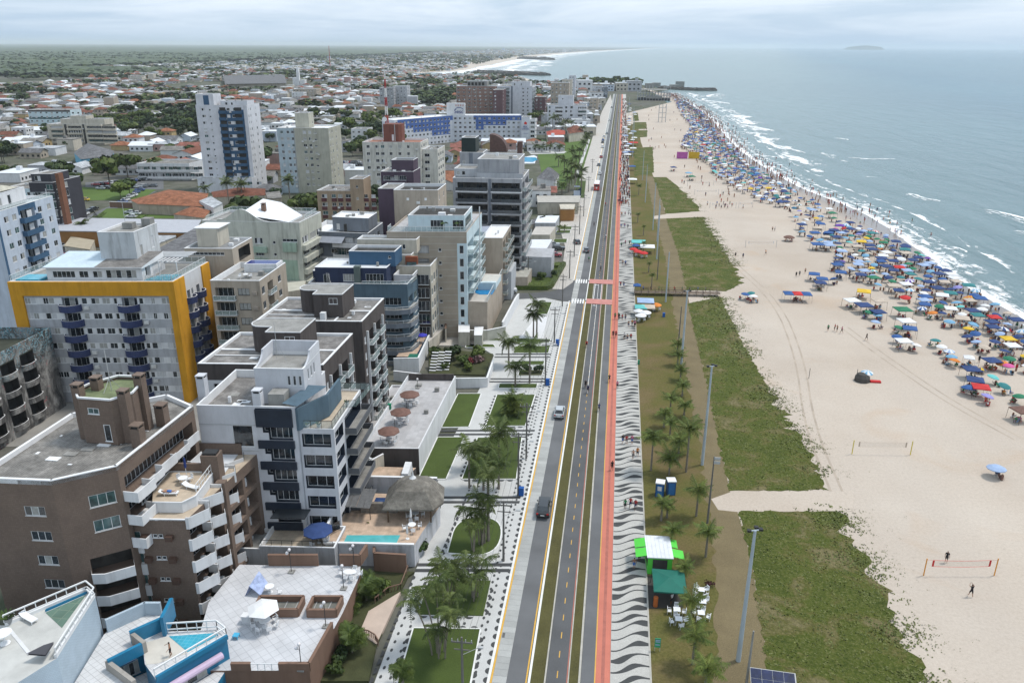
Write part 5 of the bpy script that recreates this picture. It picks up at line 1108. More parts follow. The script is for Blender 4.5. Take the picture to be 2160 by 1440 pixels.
p=CT(490,925);b=MB();b.box(-.5,-.35,0,.5,.35,.9);b.box(-.56,-.4,.9,.56,.4,.96);tag(b.build('cart',M_WHT,None,(p[0],p[1],3.5)),'small white cabinet heaped with cloths under the brown balconies','cabinet')
p=CT(600,610);b=MB();b.poly([(0,0,1.9),(1.2,-.6,.9),(1.0,-2.2,.3),(-.4,-1.9,1.2)]);b.poly([(0,0,1.9),(-.4,-1.9,1.2),(-.9,-2.2,0),(-.6,-.4,0)]);tag(b.build('play_tent',mat('tent_cloth',(.35,.42,.62),.7,.3,2)),'small blue and white tent against the brown block on the court','tent').location=(p[0],p[1],3.5)
# ---- garden strip between court and sidewalk
G4=lambda x,y,z=0:at(600+x/3.6,1040+y/3.6,z)[:2]
slabpoly('garden_bed',[G4(205,1440),G4(240,1310),G4(470,900),G4(540,770),G4(690,590),G4(985,610),G4(940,640),G4(880,760),G4(700,1170),G4(640,1440)],-.05,.30,mat('garden_soil',(.055,.06,.025),.95,.35,.5,fine=.5))
slabpoly('ramp_paving',[G4(885,765),G4(640,915),G4(570,1080),G4(700,1165)],-.05,.42,mat('pink_paving',(.50,.40,.33),.8,.08))
wallrun('garden_wall',[G4(200,1440),G4(345,1130),G4(415,1155),G4(250,1440)],0,1.5,P_BRW,.2,mat('tan_coping',(.42,.33,.26)),'narrow brown planter wall stepping down beside the court','wall')
wallrun('garden_wall',[G4(690,400),G4(690,600),G4(930,615)],0,2.9,P_BRW,.25,P_BRW,'brown wall under the pool terrace facing the garden','wall')
rr_=empty('garden_railing',(*G4(720,1170),0),0,'brown garden railing curving along the pavement edge','railing');b=MB();ox,oy=rr_.location[:2]
pts=[G4(715,1170),G4(690,1130),G4(640,1100),G4(590,1090)];pts2=[G4(940,600),G4(885,745),G4(790,770),G4(690,850)]
for P_ in(pts,pts2):
 for p,q in zip(P_,P_[1:]):
  b.tube((p[0]-ox,p[1]-oy,1.1),(q[0]-ox,q[1]-oy,1.1),.07,n=4)
  for k in range(5):t=k/4;b.tube((p[0]+(q[0]-p[0])*t-ox,p[1]+(q[1]-p[1])*t-oy,.2),(p[0]+(q[0]-p[0])*t-ox,p[1]+(q[1]-p[1])*t-oy,1.1),.05,n=4)
b.build('rails',P_BRW,rr_)
# ---- pool terrace of the white block
WT=lambda x,y,z=3.2:at(400+x/3.6,900+y/3.6,z)[:2]
pt=[WT(1030,886),WT(1705,900),WT(1765,800),WT(1900,600),WT(1900,520),WT(1300,500),WT(1240,520)]
T_ST=mat('sandstone_paving',(.46,.34,.25),.85,.28,1.1,fine=.2)
slabpoly('pool_terrace',pt,0,3.2,plaster('weathered_white_wall',(.52,.53,.56),.6),T_ST)
wl=wallrun('terrace_wall',[WT(1020,886),WT(1705,900)],3.2,3.4,M_WHT,.25,None,'white front wall of the sandstone pool terrace','wall');wallrun('x',[WT(1020,886),WT(1170,560)],3.2,4.6,M_WHT,.25,parent=wl)
b=MB();b.poly([(*WT(x,y),3.23)for x,y in((1165,886),(1570,886),(1600,822),(1195,822))][::-1]);tag(b.build('swimming_pool',M_POOLT),'turquoise rectangular swimming pool on the sandstone terrace','swimming pool')
b=MB();b.poly([(*WT(x,y),3.24)for x,y in((1395,580),(1530,582),(1540,540),(1415,538))][::-1]);tag(b.build('swimming_pool',mat('pool_dark_blue',(.02,.05,.15),.08)),'small dark blue pool behind the thatched hut','swimming pool')
slabpoly('stone_wall',[WT(1300,650),WT(1580,655),WT(1580,640),WT(1300,630)],3.2,4.6,mat('rubble_stone',(.19,.17,.145),.9,.35,2.,fine=.4),None,'rough stone wall left of the thatched hut','wall')
hx,hy=WT(1690,690);h0=empty('thatched_hut',(hx,hy,3.2),R_(7),'round cornered hut with a grey thatched roof on the pool terrace','hut')
b=MB();e=[(-3.6,-1.6,2.3),(3.0,-1.6,2.3),(4.2,.2,2.3),(4.0,4.0,2.3),(2.6,5.4,2.3),(-2.2,5.4,2.3),(-3.6,3.6,2.3)];tp=[(-.9,2.0,4.9),(1.1,2.0,4.9)];md=[(x*.62+.1,(y-2)*.6+2,4.05)for x,y,_ in e]
for i in range(7):
 j=(i+1)%7;b.quad(e[i],e[j],md[j],md[i]);b.quad(md[i],md[j],(md[j][0]*.25,2+(md[j][1]-2)*.2,4.9),(md[i][0]*.25,2+(md[i][1]-2)*.2,4.9));b.quad((e[i][0],e[i][1],2.05),(e[j][0],e[j][1],2.05),e[j],e[i])
b.poly([(m_[0]*.25,2+(m_[1]-2)*.2,4.9)for m_ in md]);b.build('thatch_roof',corr('thatch',(.20,.185,.16),0,2.2),h0)
b=MB();b.lathe([(.5,4.88),(.15,5.25),(.03,6.6)],8,c=(0,2));b.build('roof_cap',M_WHT,h0)
b=MB();[b.tube((x,y,0),(x,y,2.3),.12,n=6)for x,y in((-3,-1),(2.6,-1),(3.4,3.6),(-2.8,4.6))];b.build('post',mat('timber',(.12,.08,.05)),h0);b=MB();b.box(-2.6,3.6,0,3,4.6,2.1);b.build('bar_counter',MATS['rubble_stone'],h0)
b=MB()
for k in range(5):b.quad((k*.95,0,2.0),(k*.95+.9,0,2.0),(k*.95+.9,3.6,2.75),(k*.95,3.6,2.75))
aw=empty('awning',(*WT(1110,700),3.2),R_(5),'grey slatted awning leaning from the pool terrace wall','awning');b.build('panel',mat('grey_awning',(.12,.12,.12),.7,.2,3),aw,rot=R_(-4));b=MB();[b.tube((x,.1,0),(x,.1,2.0),.05,n=5)for x in(0,4.6)];b.build('post',M_BLACK,aw)
b=MB();b.quad((0,0,.3),(1.2,1.8,.3),(1.2,1.8,1.5),(.0,0,1.5));b.box(-.05,-.05,0,.05,.05,1.6);tag(b.build('water_heater',G_DARK,None,(*WT(1040,840),3.2)),'dark solar water heater panel on the left wall of the pool terrace','water heater')
for(x,y,l)in((1690,780,'white table with chairs right of the turquoise pool'),(1715,690,'grey table under the thatched hut eaves')):
 p=WT(x,y);table(p[0],p[1],3.22,l,sc=1.1)
 for k in range(4):a=k*1.57+.4;chair(p[0]+COS(a),p[1]+SIN(a),3.22,a-1.57,'white chair at the '+('table right of the pool' if x==1690 else 'hut table'),group='chairs at the '+('pool table' if x==1690 else 'hut table'))
p=WT(1683,745);parasol(p[0],p[1],3.2,1,2.6,mat('canvas_white',(.72,.72,.72)),'closed white parasol at the table right of the turquoise pool',open_=False);p=WT(1655,850);parasol(p[0],p[1],3.2,1,2.2,MATS['canvas_white'],'closed white parasol at the right end of the turquoise pool',open_=False)
wallrun('boundary_wall',[WT(1290,385,4.2),WT(1340,412,4.2),WT(1880,425,4.2)],0,5.0,MATS['weathered_white_wall'],.3,None,'white boundary wall behind the thatched hut','wall')
# stairs block below the parasol deck
slabpoly('stair_landing',[WT(1330,400,2.2),WT(1620,405,2.2),WT(1720,310,2.2),WT(1400,300,2.2)],0,2.2,P_DARK,T_ST)
st=wallrun('stair_wall',[WT(1265,170,4.5),WT(1385,240,4),WT(1320,280,4),WT(1470,200,4)],0,3.9,P_CREAM,.2,None,'cream folded stair wall beside the dark end of the parasol deck','wall')
slabpoly('electric_cabinet',[WT(1610,400,2.4),WT(1660,402,2.4),WT(1690,310,2.4),WT(1640,308,2.4)],0,3.4,M_WHT,None,'white service cabinet at the foot of the long white wall','cabinet')
# ---- parasol deck
B=Bldg('terrace_building','low white terrace block carrying three brown parasols in a row','building',at(755+5,945,4.4)[:2],7,90)
LD=28.6;B.block((0,0,8.9,LD),0,4.4,M_WHT,{},{'F':[(0,8.9,0,4.4,P_DARK)]},roof=tiles('deck_tiles',(.44,.43,.43),(.36,.35,.35),.8,.8,.02),par=.75,cop=M_WHT)
B.block((-3.6,2,-.05,LD+2),0,1.6,M_WHT,{},par=.3,roof=MATS['deck_tiles']);B.block((-4.2,1.2,-.6,5.6),0,2.6,P_GREYL,{},par=.9,roof=M_CONCR)
B.box('parapet',0.3,LD-.3,3.7,8.6,LD-.05,4.9,P_DARK)
for i,(x,y,l)in enumerate(((869,854,'farthest'),(850,892,'middle'),(825,933,'nearest'))):
 p=at(x-4,y,3.7);parasol(p[0],p[1],3.7,1.75,2.5,mat('canvas_brown',(.17,.095,.075),.85,.15,1.5),l+' brown parasol of the three on the white terrace deck',n=8)
 table(p[0],p[1],3.7,'white table under the '+l+' brown parasol')
 for k in range(5):a=k*1.25+i;chair(p[0]+1.15*COS(a),p[1]+1.05*SIN(a),3.7,a-1.57,'white chair under the '+l+' brown parasol',group='chairs under the '+l+' brown parasol')
for x,y,l in((881,818,'far'),(858,862,'middle'),(833,903,'near')):p=at(x,y,3.7);globelamp(p[0],p[1],3.7,1.6,l+' small lamp between the brown parasols',two=False)
p=at(822,862,3.7);b=MB();b.box(-.25,-.25,0,.25,.25,.8);b.box(-.3,-.3,.8,.3,.3,.95);tag(b.build('litter_bin',mat('green_bin',(.02,.22,.12)),None,p),'green bin by the left railing of the parasol deck','bin')
# ---- white boundary run beyond the deck, garden, beige courtyard
wallrun('boundary_wall',[at(830,782,2)[:2],at(965,798,2)[:2],at(1027,797,2)[:2],at(1040,760,2)[:2]],0,2.0,M_WHT,.25,None,'white boundary wall bending round the flower garden','wall')
slabpoly('flower_garden_bed',[at(905,790)[:2],at(1022,793)[:2],at(1040,748)[:2],at(905,735)[:2]],-.04,.25,mat('garden_soil',(.055,.06,.025)))
slabpoly('beige_forecourt',[at(925,730)[:2],at(1010,731)[:2],at(1022,705)[:2],at(950,700)[:2]],-.04,.2,mat('pale_forecourt',(.46,.43,.39),.8,.08))
for i in range(3):p=at(905+i*14,782-i*1,.3);b=MB();[b.box(0,k*.5,.1+k*.45,1.3,k*.5+.5,.2+k*.45)for k in range(7)];tag(b.build('slide_steps',M_WHT,None,(p[0],p[1],.2)),('left','middle','right')[i]+' white stepped ramp beside the flower garden','steps')
# ---- navy block
B=Bldg('apartment_building','dark navy and grey-green block with a bowed balcony end and white railings','apartment building',at(650,597,17)[:2],6,90)
W_=20.0;D_=10.2;R=(0,0,W_,D_);F=[];RS=[]
for f in range(5):
 z=17-4.6-f*2.9;F+=[(12.6,18.6,z,z+1.7,'b',{'p':'d','n':7,'in':P_TEALR}),(9.6,11.2,z,z+1.3,'w')];RS+=[(.4,3.8,z,z+1.7,'b',{'p':'d','n':4,'in':P_TEALR}),(5,7.6,z-.2,z+1.5,'w',{'p':'t'}),(8.1,9.6,z,z+1.4,'w')]
B.block(R,0,17,P_TEALR,{'F':F,'R':RS},roof=MATS['deck_tiles'],par=1.0)
for f in range(5):
 z=17-5.3-f*2.9;pts=[(12.2,-.02),(12.6,-1.3),(17.8,-1.6),(20.6,-.6),(21.2,2.4),(21.0,4.3),(W_+.02,4.3),(W_+.02,-.02)]
 b=MB();b.prism(pts,z-.75,z+.25,0,mt=1);o=B.part('balcony',b,[P_STEEL,M_CONCR]);r=MB()
 for p,q in zip(pts[:5],pts[1:6]):
  r.tube((*p,z+.85),(*q,z+.85),.05,n=4);L_=HYP(q[0]-p[0],q[1]-p[1]);k_=max(1,int(L_/1.4))
  for k in range(k_+1):r.tube((p[0]+(q[0]-p[0])*k/k_,p[1]+(q[1]-p[1])*k/k_,z+.25),(p[0]+(q[0]-p[0])*k/k_,p[1]+(q[1]-p[1])*k/k_,z+.85),.035,n=4)
 B.part('railing',r,M_FRAME,parent=o)
B.block((1.2,1.0,15.6,8.2),16,20.0,P_NAVYR,{'F':[(1.6,2.9,16.4,18.6,'w',{'n':2,'p':'d'}),(5.6,7.8,17.2,18.7,'w',{'n':4,'p':'c'}),(10.2,13.8,16.5,18.8,'w',{'n':5,'p':'d'})]},roof=M_STEELROOF,par=.2,name='penthouse_wall')
B.box('chimney',9.2,.5,16,10.4,1.6,20.4,plaster('green_grey_render',(.12,.15,.14)));B.block((7.2,4.2,16.6,9.6),19.5,22.6,P_BLUEB,{'F':[(8,8.6,21.2,21.7,'w',{'n':1})]},roof=M_DARKIN,par=.5)
B.railing([(11,-.4),(18.5,-.4),(20.6,.8),(20.9,4.2)],17.0,h=.7);B.block((16.0,4.6,20.0,9.9),16,17.6,P_GREYL,{},par=.9)
B.block((-0.2,3.4,1.1,9.6),15,18.6,P_NAVYR,{},roof=M_STEELROOF,par=.2)
b=MB();[b.tube((4.6+.05*k,-1+.2*k,17),(4.2+.4*SIN(k),-1+.2*k,19.3),.03,n=3)for k in range(5)];B.part('antenna',b,M_ALU)
# small court with a green pool beside it
wallrun('boundary_wall',[at(830,758,3)[:2],at(882,757,3)[:2],at(906,706,3)[:2]],0,3.2,M_WHT,.25,None,'white wall of the small blue sided court with a green pool','wall')
slabpoly('green_pool_court',[at(836,752,2.8)[:2],at(876,752,2.8)[:2],at(902,705,2.8)[:2],at(868,705,2.8)[:2]],0,2.8,P_BLUEB,T_ST)
b=MB();b.poly([(*at(u,v,2.83)[:2],2.84)for u,v in((858,757),(880,757),(884,746),(864,746))][::-1]);tag(b.build('swimming_pool',mat('pool_green',(.03,.16,.11),.1)),'dark green plunge pool beside the white garden steps','swimming pool')
p=at(891,722,2.84);parasol(p[0],p[1],2.84,1.1,2.0,mat("canvas_royal",(.05,.05,.42)),"violet blue parasol in the small court beside the navy block")
# ---- tan block behind the navy one
B=Bldg('apartment_building','beige block with a small terracotta fronted penthouse and dark bowed bays','apartment building',(-54.0,156.6),7,90)
R=(0,0,16.2,7.6);F=[];RS=[]
for f in range(6):
 z=18.5-3.8-f*2.9;RS+=[(.6,1.8,z,z+1.5,'w',{'p':'t'}),(2.6,4.0,z-.1,z+1.6,'w',{'p':'d'}),(5.0,6.6,z-.1,z+1.6,'w',{'p':'k'})];F+=[(13.2,15.8,z-.3,z+1.9,'w',{'p':'d','n':3})]
B.block(R,0,18.5,P_CREAM,{'F':F,'R':RS},{'F':[(13,16.0,0,15.6,mat('brown_glass_bay',(.045,.035,.028),.2,.3))]},roof=M_CONCR,par=.9)
B.block((0,1,12.0,7.2),17.6,20.6,P_CREAM,{'F':[]},roof=M_CONCR,par=.2);B.block((0,3.4,12.6,7.3),20.4,23.3,P_CREAM,{'F':[(9.6,10.2,21.3,22.3,'w',{'n':1,'p':'d'})]},roof=M_CONCR,par=.4)
B.box('terracotta_front',10.9,.3,18.8,13.4,.95,20.4,mat('terracotta',(.26,.075,.035),.7));B.put('F',(10.9,.3,13.4,2),.2,17.8,2.1,1.5,2,M_BLACK,'t',depth=-.05);B.railing([(12.4,.2),(16,.2),(16,7.4)],17.7,h=.9,m=M_ALU)
wallrun('court_wall',[at(940,700,2.6)[:2],at(942,672,2.6)[:2]],0,3.4,P_CREAM,.3,P_BRW,'cream side wall of the small pool court beside the beige podium','wall')
slabpoly('pool_court',[at(893,712,2.6)[:2],at(905,720,2.6)[:2],at(940,690,2.6)[:2],at(940,668,2.6)[:2],at(908,668,2.6)[:2]],0,2.6,P_CREAM,mat('pale_forecourt',(.46,.43,.39)))
b=MB();b.poly([(*at(u,v,2.63)[:2],2.64)for u,v in((893,707),(912,707),(918,696),(898,696))][::-1]);tag(b.build('swimming_pool',mat('pool_aqua',(.04,.36,.45),.1)),'small aqua pool in the court at the foot of the dark bowed bays','swimming pool')
# ---- tall beige and aqua block
P_PLANK=tiles('beige_plank_cladding',(.36,.31,.25),(.50,.47,.42),60,1.45,.05,axis='xz',rough=.8,var=.02)
B=Bldg('apartment_building','tall beige banded block with an aqua white glass railed seaward corner','apartment building',at(815,482,25)[:2],8,91)
W_=17.2;D_=22;R=(0,0,W_,D_);H_=24.2;F=[];RS=[]
for f in range(7):
 z=H_-4.4-f*2.9;F+=[(11.0,11.7,z+.2,z+.9,'w',{'n':1,'p':'d'}),(15.6,16.5,z-.3,z+1.5,'w',{'n':1,'p':'d'})]
 if f<3:F.append((5.8,9.0,z-.3,z+1.5,'b',{'p':'s','n':4}))
 RS+=[(1.2,8.6,z-.5,z+1.6,'l',{'in':P_AQUA,'p':'t','n':7}),(10,18.6,z-.5,z+1.6,'l',{'in':P_AQUA,'p':'t','n':8})]
B.block(R,0,H_,P_PLANK,{'F':F,'R':RS},{'F':[(15.1,W_,0,H_-2.4,P_AQUA)],'R':[(0,D_,0,H_,P_AQUA)]},roof=MATS['deck_tiles'],par=.25,cop=P_BEIGE)
for f in range(7):
 z=H_-5.0-f*2.9;B.balcony('R',R,.9,8.8,z,1.3,1.0,P_AQUA,rail=True);B.balcony('R',R,9.8,18.8,z,1.3,1.0,P_AQUA,rail=True)
b=MB();b.box(W_+1.3,9.15,4,W_+1.5,9.4,H_+3.8);B.part('facade_fin',b,M_WHT)
B.block((4.2,2.2,16.4,12.8),H_-.2,H_+3.2,P_AQUA,{'F':[(4.8,7.6,H_+.1,H_+2.2,'w',{'n':4,'p':'d'}),(9.6,12.0,H_+.1,H_+2.2,'w',{'n':3,'p':'d'})],'R':[(1,9,H_+.1,H_+2.3,'w',{'n':7,'p':'t'})]},roof=M_DARKIN,par=.5,name='penthouse_wall')
B.railing([(.2,3),(.2,.2),(W_-.1,.2),(W_-.1,9)],H_+.0,h=1.2);B.box('rooftop_unit',10.5,3.2,H_+2.8,12,4.2,H_+3.6,M_COP)
for x in(12.2,15.2):
 q=B.m(x,1.2,H_);b=MB();b.tube((0,0,0),(0,0,1.7),.06,n=5)
 for k in range(11):a=k*.57;b.quad((0,0,1.7),(.5*COS(a),.5*SIN(a),2.0),(1.0*COS(a+.1),1.0*SIN(a+.1),1.6),(.45*COS(a+.35),.45*SIN(a+.35),1.8),1)
 tag(b.build('potted_palm',[mat('palm_stem',(.2,.17,.12)),MATS['pot_leaf']],None,(B.o[0]+q[0],B.o[1]+q[1],H_)),'small potted palm on the glass railed roof terrace, '+('left' if x<13 else 'right')+' one','palm')
 # podium with a pool
c0=at(910,632,8.6)[:2];c1=at(1028,637,8.6)[:2];c2=at(1059,578,8.6)[:2]
slabpoly('podium',[c0,c1,(c2[0],c2[1]),(c2[0]-9,c2[1])],0,8.6,P_BEIGE,mat('pale_forecourt',(.46,.43,.39)),'beige podium with a blue pool and glass balustrade below the tall beige block','building')
b=MB();b.poly([(*at(u,v,8.65)[:2],8.66)for u,v in((1003,618),(1012,621),(1038,621),(1044,611),(1002,611))][::-1]);tag(b.build('swimming_pool',mat('pool_bright',(.02,.22,.48),.08)),'bright blue pool on the beige podium terrace','swimming pool')
slabpoly('pool_wall',[at(u,v,8.7)[:2]for u,v in((1008,611),(1046,611),(1047,608),(1010,608))],8.6,10.4,P_AQUA,None,'pale blue wall behind the podium pool','wall')
slabpoly('garden_deck',[at(u,v,8.7)[:2]for u,v in((1015,607),(1047,607),(1057,590),(1022,590))],8.6,10.0,P_AQUA,mat('white_gravel',(.55,.54,.5)),'raised pale terrace with a round table beyond the podium pool','terrace')
r0=empty('glass_balustrade',(c1[0],c1[1],8.6),0,'white framed glass balustrade along the podium edge','railing');b=MB();n_=14
for k in range(n_+1):t=k/n_;b.tube(((c2[0]-c1[0])*t,(c2[1]-c1[1])*t,0),((c2[0]-c1[0])*t,(c2[1]-c1[1])*t,1.3),.04,n=4)
b.tube((0,0,1.3),(c2[0]-c1[0],c2[1]-c1[1],1.3),.06,n=4);b.quad((0,0,.1),(c2[0]-c1[0],c2[1]-c1[1],.1),(c2[0]-c1[0],c2[1]-c1[1],1.2),(0,0,1.2),1);b.build('frame',[M_FRAME,G_RAIL],r0)
w3=at(1027,690)[0]+4.6
wallrun('boundary_wall',[at(1060,682,2.5)[:2],at(1088,630,2.5)[:2],at(1094,622,2.5)[:2]],0,2.8,M_WHT,.3,None,'long white garden wall facing the pavement below the podium','wall')
wallrun('boundary_wall',[at(975,700,2.2)[:2],at(1027,700,2.2)[:2],at(1066,692,2.2)[:2]],0,2.6,mat('pale_cream_wall',(.46,.45,.38),.8,.1,.5,grime=.3),.3,None,'pale cream front wall below the big beige podium','wall')
slabpoly('guard_house',[at(967,712,2)[:2],at(991,712,2)[:2],at(991,690,2.6)[:2],at(967,690,2.6)[:2]],0,3.3,P_CREAM,M_COP,'little cream gate lodge with a dark door under the podium','gatehouse')
p=at(970,712,0);b=MB();b.box(0,-.05,.1,1.9,.02,2.2);tag(b.build('garage_door',mat('dark_brown_door',(.045,.035,.03)),None,(p[0]+.1,p[1]-.4,0)),'dark brown door panel of the little gate lodge','door')
slabpoly('white_lodge',[at(1000,716,2)[:2],at(1017,716,2)[:2],at(1020,692,2.6)[:2],at(1001,692,2.6)[:2]],0,3.0,mat('pale_cream_wall',(.46,.45,.38)),M_COP,'open topped cream enclosure right of the gate lodge','wall')
# ---- simple towers
def tower(o,W,D,H,m,label,fh=2.9,front=(),side=(),nf=None,ang=8,ang2=90,roof=None,par=.5,z1st=1.2,extra=None,fbal=(),sbal=(),balm=None,name='apartment_building',cat='apartment building',bandF=(),bandR=(),sill=.95,wh=1.2,group=None,bh=.95,bd=1.1):
 B=Bldg(name,label,cat,o,ang,ang2,group);nf=nf or int((H-1.6)/fh);F=[];RS=[]
 for f in range(nf):
  z=H-.5-fh*(f+1)
  for c in front:F.append((c[0],c[1],z+sill,z+sill+(c[2]if len(c)>2 else wh),'w',{'n':c[3]if len(c)>3 else 2}))
  for c in side:RS.append((c[0],c[1],z+sill,z+sill+(c[2]if len(c)>2 else wh),'w',{'n':c[3]if len(c)>3 else 2}))
  for c in fbal:F.append((c[0]+.15,c[1]-.15,z+.02,z+2.2,'b',{}))
  for c in sbal:RS.append((c[0]+.15,c[1]-.15,z+.02,z+2.2,'b',{}))
 B.block((0,0,W,D),0,H,m,{'F':F,'R':RS},{'F':list(bandF),'R':list(bandR)},roof=roof,par=par)
 for f in range(nf):
  z=H-.5-fh*(f+1)
  for c in fbal:B.balcony('F',(0,0,W,D),c[0],c[1],z,bd,bh,balm or m,rail=(balm=='rail')if isinstance(balm,str)else False)if not isinstance(balm,str)else B.balcony('F',(0,0,W,D),c[0],c[1],z,bd,bh,m,rail=True)
  for c in sbal:B.balcony('R',(0,0,W,D),c[0],c[1],z,bd,bh,balm or m)if not isinstance(balm,str)else B.balcony('R',(0,0,W,D),c[0],c[1],z,bd,bh,m,rail=True)
 for k in range(nf*2):
  if W>8 and RN()<.5:B.ac('F',(0,0,W,D),RU(.5,W-1.5),H-.4-fh*random.randint(1,max(1,nf))+.15)
 return B
 # big beige slab, plum slab
B=tower(at(830,401,30)[:2],10.4,9.5,30,P_BEIGE,'blank beige slab with a dark flat roof rising behind the aqua penthouse',side=((1,1.8),(6,6.8)),par=.7,roof=M_DARKIN)
for x in(3.0,7.2):B.box('vent_hood',x,-.06,27.6,x+.55,-.004,28.2,M_COP)
B=tower(at(797,398,27)[:2],4.6,9,27,plaster('plum_render',(.085,.06,.085),.2),'narrow plum coloured slab squeezed left of the beige slab',side=((1,2),(4,5.5)),par=.3)
# small beige with balconies
B=tower(at(1016,502,17)[:2],5.2,15.5,17,P_BEIGE,'small beige block with three stacked railed balconies, beside the aqua corner',sbal=((.6,4.6),(5.6,9.6),(10.4,14.6)),balm='rail',roof=M_COP,par=.3)
b=MB();b.quad((-5.6,0,16.6),(-.1,0,16.8),(-.1,15.4,16.8),(-5.6,15.4,16.6));b.quad((-5.6,0,16.6),(-5.6,0,16),(-.1,0,16),(-.1,0,16.8));B.part('lean_to_roof',b,mat('grey_blue_sheet',(.36,.40,.48),.6,.08,.3,grime=.3));B.block((-5.6,.2,-.06,15.2),0,16.3,P_BEIGE,{},par=None)
# grey seaward block
B=Bldg('apartment_building','dark glass banded grey block with a big blank rooftop box','apartment building',at(955,372,29)[:2],2,90)
W_=18.6;D_=17.5;R=(0,0,W_,D_);H_=28.6;F=[];RS=[]
for f in range(9):
 z=H_-3.3-f*2.95;F+=[(1.0,9.4,z,z+2.2,'l',{'in':M_WHT,'none':1}),(10.4,W_-.5,z,z+2.2,'l',{'in':M_WHT,'none':1})];RS+=[(1,6,z,z+2.1,'b',{'p':'d','n':4}),(7.5,15.5,z,z+2.1,'b',{'p':'d','n':6})]
B.block(R,0,H_,P_GREY,{'F':F,'R':RS},{'F':[(9.6,10.3,0,H_,P_STEEL)]},roof=M_CONCR,par=.3)
for f in range(9):
 z=H_-3.3-f*2.95
 for(a0,a1)in((1.2,8.9),(10.6,17.8)):
  for k,(x,w_)in enumerate(((.2,1.2),(2.4,1.0),(4.6,2.2)if f%2 else(5.0,1.6))):B.put('F',(0,1.2,W_,D_),a0+x,z+.05,w_,2.0 if k!=1 else 1.1,2,M_BLACK,'d',depth=.02)
 b=MB();b.box(.8,-.9,z-.28,9.4,-.004,z-.02);b.box(10.35,-.9,z-.28,W_,-.004,z-.02);o=B.part('balcony_slab',b,M_COP if f<1 else P_GREYL);r=MB();r.box(.85,-.88,z,9.35,-.82,z+.95);r.box(10.4,-.88,z,W_-.05,-.82,z+.95);B.part('railing',r,clear('smoked_rail',(.07,.08,.09),.82),parent=o)
 B.balcony('R',R,.8,16.2,z,1.2,1.0,P_GREY,rail=True)
B.block((6.4,2,17.6,14.5),H_-.2,H_+4.8,P_GREY,{},roof=M_CONCR,par=.2);B.block((-.2,3,6.3,12),H_-.2,H_+2.0,P_GREYL,{'F':[(.6,1.6,H_+.3,H_+1.4,'w'),(2.1,3,H_+.3,H_+1.4,'w')]},roof=M_CONCR,par=.4);B.block((-.4,12.2,6.2,20),0,H_+5.2,P_GREY,{'F':[(.8,1.6,H_+2,H_+3,'w'),(.8,1.6,H_-2,H_-1,'w')]},{'F':[(2.6,3.7,0,H_+5.2,P_STEEL)]},par=.3);B.block((-.2,14,3.8,19.6),H_+5,H_+9,mat('dark_green_tank',(.018,.03,.028),.5),{},par=.2,name='water_tank_house')
B.box('parapet',5.8,1.6,H_-.1,W_+.2,1.9,H_+1.2,P_GREYL);B.box('grey_side_wing',18.7,6,0,26.5,D_-1,6.0,P_GREYL);B.box('grey_annex',12,-16,0,18,-6,7.5,plaster('pale_annex',(.42,.44,.46),.2))
# annex walls beside the hedge garden
wallrun('boundary_wall',[at(1064,606,2)[:2],at(1010,606,2)[:2]],0,3.2,P_BEIGE,.3,None,'beige front wall of the flat roofed annex by the hedge','wall')
slabpoly('annex',[at(u,v,3.6)[:2]for u,v in((1064,584),(1113,584),(1122,566),(1075,560))],0,3.6,P_BEIGE,mat('stained_flat_roof',(.36,.35,.31),.95,.25,.6,fine=.3),'low annex with a stained flat roof beside the hedge garden','building')
slabpoly('annex',[at(u,v,5)[:2]for u,v in((1110,530),(1150,530),(1165,505),(1120,505))],0,5.0,P_GREYL,M_STEELROOF,'low grey house with an open pale terrace below the dark glass block','house')
slabpoly('annex',[at(u,v,4)[:2]for u,v in((1120,495),(1160,495),(1172,478),(1130,478))],0,4,P_CREAM,mat('pale_forecourt',(.46,.43,.39)),'cream house with a flat terrace near the white paved forecourt','house')
slabpoly('annex',[at(u,v,4)[:2]for u,v in((1128,470),(1172,470),(1180,455),(1135,455))],0,4,P_GREYL,M_STEELROOF,'white flat roofed house behind the cream terrace house','house')
# cream green block with a swan-neck parapet
B=Bldg('apartment_building','cream and mint green block with a swan-neck parapet and white pitched roof','apartment building',at(425,460,23.6)[:2],3,88)
W_=23.4;D_=13.0;R=(0,0,W_,D_);H_=23.0;F=[];RS=[]
for f in range(7):
 z=H_-5.2-f*2.9;F+=[(5.2,7.4,z,z+1.4,'w',{'n':3}),(9.6,11.2,z,z+1.4,'w',{'n':2}),(12.2,14.2,z,z+1.4,'w',{'n':3}),(3.2,3.9,z-.3,z+.4,'w',{'n':1}),(16.6,17.3,z,z+.7,'w',{'n':1})];RS+=[(1.0,4.4,z,z+1.5,'w',{'n':4}),(5.6,9.0,z,z+1.5,'w',{'n':4}),(9.6,12.4,z,z+1.5,'w',{'n':3})]
F.append((19.0,22.6,H_-4.6,H_-3.9,'w',{'n':4,'p':'d'}));F.append((.9,3.2,H_-4.6,H_-3.2,'w',{'n':3,'p':'c'}))
B.block(R,0,H_,P_CG,{'F':F,'R':RS},{'F':[(18.6,W_-1.2,0,H_-9,P_MINT),(8.2,9.3,3,H_-6,P_MINT)]},roof=M_CONCR,par=.5)
for f in range(6):
 z=H_-7.2-f*2.9
 for a0,a1 in((4.6,8.2),(11.6,15.2)):
  if f!=0 or True:B.box('planter_balcony',a0,-.85,z,a1,-.004,z+1.25,P_MINT)
B.box('bay_front',1.0,-.7,H_-6.8,3.4,-.004,H_-4.7,P_MINT);B.box('bay_front',19.2,-.7,H_-6.9,22.4,-.004,H_-4.8,P_MINT)
